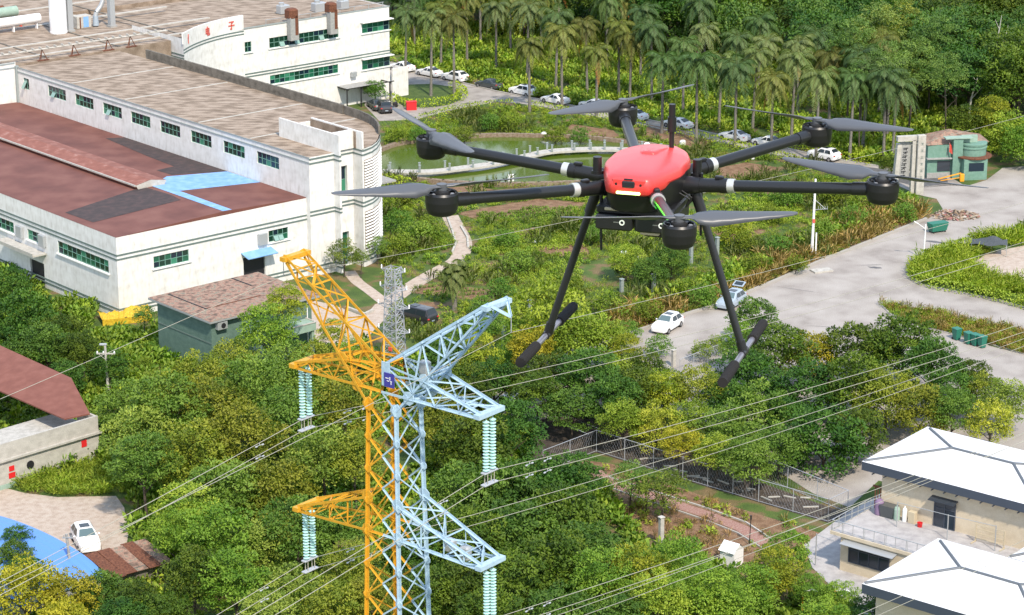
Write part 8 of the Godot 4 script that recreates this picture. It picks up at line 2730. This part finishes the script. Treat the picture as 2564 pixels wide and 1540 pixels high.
func build_plants() -> void:
	var lime := [Color(0.15, 0.23, 0.015), Color(0.34, 0.42, 0.03)]
	hedge("clipped lime green hedge curving round the bed by the red box", smooth([Vector3(-19.37, 0, -396.11), Vector3(-17.2, 0, -391.95), Vector3(-13.55, 0, -391.36), Vector3(-10.3, 0, -393.43), Vector3(-8.39, 0, -397.01), Vector3(-8.2, 0, -401.27), Vector3(-9.78, 0, -405.61)], 3), 1.6, 1.2, lime[0], lime[1])
	hedge("lime green hedge along the avenue above the pond", [Vector3(2.61, 0, -391.66), Vector3(7.81, 0, -387.58), Vector3(12.6, 0, -384.16)], 1.3, 1.0, lime[0], lime[1])
	hedge("lime green hedge along the avenue behind the back drone motor", [Vector3(13.54, 0, -383.03), Vector3(16.98, 0, -380.23), Vector3(20.66, 0, -376.92)], 1.3, 1.0, lime[0], lime[1])
	hedge("lime green hedge along the avenue right of the drone antenna", [Vector3(23.65, 0, -373.67), Vector3(27.85, 0, -370.46), Vector3(32.43, 0, -365.24), Vector3(36.35, 0, -360.9)], 1.3, 1.1, lime[0], lime[1])
	hedge("short dark hedge at the near end of the avenue", [Vector3(37.45, 0, -359.64), Vector3(40.09, 0, -355.67), Vector3(43.21, 0, -351.31)], 1.5, 1.2, Color(0.06, 0.11, 0.015), lime[1])
	hedge("hedge behind the parked cars above the right drone arm", [Vector3(28.39, 0, -378.29), Vector3(31.95, 0, -374.74), Vector3(35.55, 0, -372.59)], 1.4, 1.2, Color(0.06, 0.11, 0.015), lime[1])
	hedge("lime hedge behind the last parked cars near the gate", [Vector3(40.06, 0, -367.31), Vector3(44.39, 0, -361.66), Vector3(48.72, 0, -357.15), Vector3(52.55, 0, -354.21)], 1.4, 1.0, lime[0], lime[1])
	hedge("green hedge on the far bank above the pond, left end", [Vector3(-14.47, 0, -380.23), Vector3(-9.48, 0, -386.44), Vector3(-5.61, 0, -389.32), Vector3(0.3, 0, -391.66)], 1.8, 1.2, Color(0.08, 0.14, 0.015), lime[1])
	hedge("rounded hedge on the near bank of the pond beside the louvred wall", [Vector3(-18.12, 0, -343.09), Vector3(-16.03, 0, -341.94), Vector3(-14.21, 0, -340.13)], 2.2, 1.4, lime[0], lime[1])
	hedge("tall grassy hedge on the edge of the road island", smooth([Vector3(51.52, 0, -303.12), Vector3(50.05, 0, -298.61), Vector3(50.9, 0, -294.22), Vector3(54.07, 0, -291.98), Vector3(58.01, 0, -288.77), Vector3(61.71, 0, -284.8)], 3), 1.8, 1.1, Color(0.14, 0.22, 0.02), Color(0.28, 0.36, 0.045), 60.0)
	hedge("grassy hedge on the far edge of the road island", [Vector3(52.07, 0, -304.96), Vector3(55.9, 0, -309.08), Vector3(58.88, 0, -310.98)], 2.0, 1.2, Color(0.14, 0.22, 0.02), Color(0.28, 0.36, 0.045), 60.0)
	var leafy_a := clump(46, 0.42, 0.9, Color(0.075, 0.145, 0.016), Color(0.18, 0.27, 0.035))
	var leafy_b := clump(46, 0.40, 1.0, Color(0.14, 0.22, 0.02), Color(0.27, 0.35, 0.045))
	var reed := clump(30, 1.0, 1.5, Color(0.075, 0.115, 0.035), Color(0.18, 0.21, 0.07), 0.10)
	var grass := clump(30, 0.5, 1.0, Color(0.15, 0.23, 0.022), Color(0.28, 0.36, 0.05), 0.12)
	var straw := clump(30, 0.8, 1.2, Color(0.20, 0.155, 0.06), Color(0.36, 0.28, 0.11), 0.09)
	var beyond := [Vector2(-20.5, -420.87), Vector2(-10.79, -413.27), Vector2(-2.41, -403.74), Vector2(10.87, -392.24), Vector2(23.46, -381.34), Vector2(32.43, -372.86), Vector2(41.09, -365.24), Vector2(53.76, -354.21), Vector2(58.19, -351.79), Vector2(76.65, -363.69), Vector2(85.71, -371.52), Vector2(73.43, -391.07), Vector2(47.07, -422.55), Vector2(19.77, -447.56), Vector2(-22.61, -467.19)]
	scatter("undergrowth", "dense light green undergrowth between the palms and the forest", "undergrowth", leafy_b, beyond, 0.9, 0.7, 1.6, 0.28, 3)
	scatter("undergrowth", "darker leafy undergrowth under the palms", "undergrowth", leafy_a, beyond, 0.5, 0.7, 1.9, 0.45, 9)
	var garden := [Vector2(-19.9, -379.67), Vector2(-14.53, -381.9), Vector2(-6.94, -390.48), Vector2(2.28, -391.66), Vector2(20.05, -377.47), Vector2(34.72, -363.18), Vector2(45.74, -352.51), Vector2(50.33, -346.57), Vector2(55.54, -336.32), Vector2(55.88, -325.79), Vector2(39.03, -305.33), Vector2(24.47, -286.61), Vector2(14.6, -276.85), Vector2(9.65, -271.96), Vector2(0.21, -267.23), Vector2(-11.04, -270.17), Vector2(-13.9, -276.23), Vector2(-15.9, -292.5), Vector2(-16.53, -310.6)]
	scatter("garden_plants", "leafy green vegetable plants growing over the garden", "plants", leafy_a, garden, 0.8, 0.4, 0.85, 0.63, 4)
	scatter("garden_plants", "bright green crops in patches of the garden", "plants", leafy_b, garden, 0.8, 0.35, 0.7, 0.61, 12)
	scatter("reeds", "grey-green tall reeds and cane in the garden", "reeds", reed, garden, 0.6, 0.7, 1.1, 0.70, 21)
	scatter("grass", "short grass between the garden beds", "grass", grass, garden, 1.6, 0.4, 0.8, 0.35, 31)
	crop_rows("rows of bright green vegetables right of the pond walkway, under the drone", leafy_b, [Vector2(-4.89, -335.66), Vector2(10.6, -337.43), Vector2(11.03, -332.6), Vector2(3.68, -334.78), Vector2(-3.13, -330.87)], -0.25, 1.1, 0.5, 0.5)
	crop_rows("rows of green vegetables on the bare bed beside the curved garden path", leafy_a, [Vector2(-4.77, -326.63), Vector2(2.5, -329.8), Vector2(10.41, -330.87), Vector2(10.14, -321.46), Vector2(2.42, -318.43), Vector2(-4.14, -320.44)], -0.25, 1.2, 0.55, 0.55)
	crop_rows("long rows of green crops behind the shaggy palm", leafy_b, [Vector2(-4.62, -315.45), Vector2(1.88, -318.43), Vector2(10.05, -318.43), Vector2(9.82, -310.6), Vector2(3.41, -308.32), Vector2(-3.98, -306.82)], -0.3, 1.2, 0.5, 0.55)
	crop_rows("rows of green crops right of the shaggy palm", leafy_b, [Vector2(-4.45, -303.12), Vector2(2.85, -304.96), Vector2(8.57, -303.12), Vector2(8.34, -294.22), Vector2(0.73, -294.22), Vector2(-4.38, -297.72)], -0.3, 1.3, 0.55, 0.55)
	crop_rows("neat crop rows on the soil beds left of the shaggy palm", leafy_a, [Vector2(-14.2, -293.87), Vector2(-9.92, -294.74), Vector2(-2.79, -292.15), Vector2(-0.02, -289.78), Vector2(-2.76, -288.1), Vector2(-7.78, -290.11)], -0.3, 1.5, 0.6, 0.45)
	crop_rows("crop rows in the plot near the concrete utility pole", leafy_b, [Vector2(26.21, -330.87), Vector2(38.18, -337.43), Vector2(39.29, -326.63), Vector2(30.58, -316.44), Vector2(25.3, -318.43)], -0.5, 1.2, 0.5, 0.55)
	crop_rows("crop rows between the drone legs near the road bank", leafy_b, [Vector2(12.77, -318.43), Vector2(24.64, -324.54), Vector2(24.48, -314.47), Vector2(16.9, -303.12), Vector2(12.21, -303.12)], -0.4, 1.2, 0.5, 0.55)
	var embankment := [Vector2(9.66, -272.26), Vector2(14.61, -277.16), Vector2(19.75, -282.53), Vector2(24.51, -287.1), Vector2(32.43, -297.01), Vector2(39.07, -305.7), Vector2(47.26, -315.65), Vector2(55.5, -326.21), Vector2(55.09, -335.22), Vector2(48.78, -330.87), Vector2(40.56, -318.43), Vector2(33.07, -308.7), Vector2(23.66, -295.96), Vector2(16.06, -286.61), Vector2(10.37, -279.35)]
	scatter("roadside_growth", "dry straw-coloured grass on the bank along the road", "grass", straw, embankment, 0.9, 0.7, 1.5, 0.5, 6)
	var foot := [Vector2(9.65, -271.96), Vector2(14.6, -276.85), Vector2(19.73, -282.21), Vector2(24.47, -286.61), Vector2(32.38, -296.49), Vector2(39, -305.14), Vector2(47.18, -315.06), Vector2(55.41, -325.58), Vector2(55.28, -329.8), Vector2(47.31, -320.04), Vector2(38.98, -309.46), Vector2(32.34, -301.3), Vector2(24.29, -290.79), Vector2(19.45, -285.46), Vector2(14.27, -280.14), Vector2(9.76, -275.61)]
	scatter("roadside_growth", "dense dry brown grass at the foot of the road bank", "grass", straw, foot, 2.6, 0.5, 1.2, 0.36, 16)
	scatter("roadside_growth", "tall green weeds on the bank along the road", "weeds", leafy_b, embankment, 0.8, 0.8, 1.6, 0.4, 8, false, poly(foot))
	scatter("roadside_growth", "dark leafy scrub on the bank along the road", "scrub", leafy_a, embankment, 0.6, 0.9, 1.9, 0.45, 15, false, poly(foot))
	var plot := poly([Vector2(56.99, -303.12), Vector2(61.13, -308.7), Vector2(66.57, -312.14), Vector2(74.56, -314.47), Vector2(77.98, -310.6), Vector2(73.23, -289.94), Vector2(63.06, -294.22), Vector2(59.49, -296.84)])
	var island := [Vector2(49.25, -298.07), Vector2(50.54, -303.12), Vector2(52.83, -306.44), Vector2(56.68, -310.6), Vector2(60.02, -314.47), Vector2(65.62, -318.43), Vector2(75.2, -322.48), Vector2(82.5, -318.43), Vector2(72.83, -277.78), Vector2(61.25, -284.96), Vector2(58.01, -288.77), Vector2(53.57, -291.98), Vector2(50.2, -294.57)]
	scatter("grass", "tall grass on the island in the road", "grass", grass, island, 4.0, 0.9, 1.7, 0.3, 2, true, plot)
	var verge := [Vector2(43.91, -286.94), Vector2(47.55, -285.46), Vector2(50.24, -283.82), Vector2(53.12, -280.61), Vector2(59.12, -276.23), Vector2(68.68, -270.17), Vector2(65.58, -256.71), Vector2(57.51, -267.96), Vector2(54.67, -270.47), Vector2(51.97, -273.93), Vector2(48.66, -277), Vector2(45.77, -280.14), Vector2(44.66, -282.53)]
	scatter("grass", "patchy green grass on the long verge beside the bins", "grass", grass, verge, 4.0, 0.4, 0.9, 0.48, 3, true)
	scatter("grass", "dry brown grass on the long verge beside the bins", "grass", straw, verge, 4.0, 0.35, 0.7, 0.42, 17, true)
	var low := [Vector2(-67.46, -303.12), Vector2(-60.38, -298.61), Vector2(-55.63, -289.1), Vector2(-46.66, -282.53), Vector2(-40.93, -276.23), Vector2(-37.5, -264.35), Vector2(-24.5, -262.93), Vector2(-22.75, -276.23), Vector2(-15.89, -273.17), Vector2(-10.94, -267.23), Vector2(0.21, -265.79), Vector2(4.11, -248.18), Vector2(2.25, -234.85), Vector2(8.61, -227.02), Vector2(12.29, -212.67), Vector2(24.47, -206.09), Vector2(29.09, -198.99), Vector2(35.04, -191.5), Vector2(33.33, -180.78), Vector2(-44.53, -180.78), Vector2(-48.23, -198.13), Vector2(-40.71, -199.85), Vector2(-33.95, -205.18), Vector2(-36.42, -224.87), Vector2(-40.57, -233.7), Vector2(-48.87, -227.56), Vector2(-52.19, -228.11)]
	scatter("undergrowth", "dark leafy undergrowth below the trees around the tower", "undergrowth", leafy_a, low, 0.9, 0.8, 1.7, 0.2, 5)
	scatter("undergrowth", "lighter weeds below the trees around the tower", "undergrowth", leafy_b, low, 0.4, 0.7, 1.4, 0.5, 14)
	var lawn := [Vector2(-48.93, -227.89), Vector2(-46.95, -230.32), Vector2(-41.25, -235.43), Vector2(-38.68, -234.85), Vector2(-36.89, -225.4), Vector2(-38.06, -225.19), Vector2(-43.58, -224.87), Vector2(-46.96, -225.94)]
	scatter("grass", "green grass bank below the red-roofed house", "grass", grass, lawn, 5.0, 0.6, 1.2, 0.0, 2)
	var allot := [Vector2(6.8, -234.85), Vector2(10.07, -233.7), Vector2(15.49, -228.11), Vector2(20.69, -222.75), Vector2(28.92, -215.61), Vector2(25.68, -207.01), Vector2(20.71, -205.18), Vector2(15.63, -211.71), Vector2(10.22, -217.61), Vector2(8.17, -225.94)]
	scatter("garden_plants", "sparse crops and weeds on the brown allotment", "plants", leafy_b, allot, 0.5, 0.35, 0.8, 0.5, 23)
	scatter("grass", "dry grass on the brown allotment", "grass", straw, allot, 0.8, 0.3, 0.7, 0.4, 25)
	var right := [Vector2(46.67, -253.37), Vector2(57.22, -264.35), Vector2(62.14, -261.53), Vector2(55.93, -232.57), Vector2(50.42, -231.44), Vector2(46.27, -240.75), Vector2(42.85, -243.18)]
	scatter("undergrowth", "rough green growth behind the white-roofed house", "undergrowth", leafy_a, right, 1.0, 0.6, 1.3, 0.3, 7)
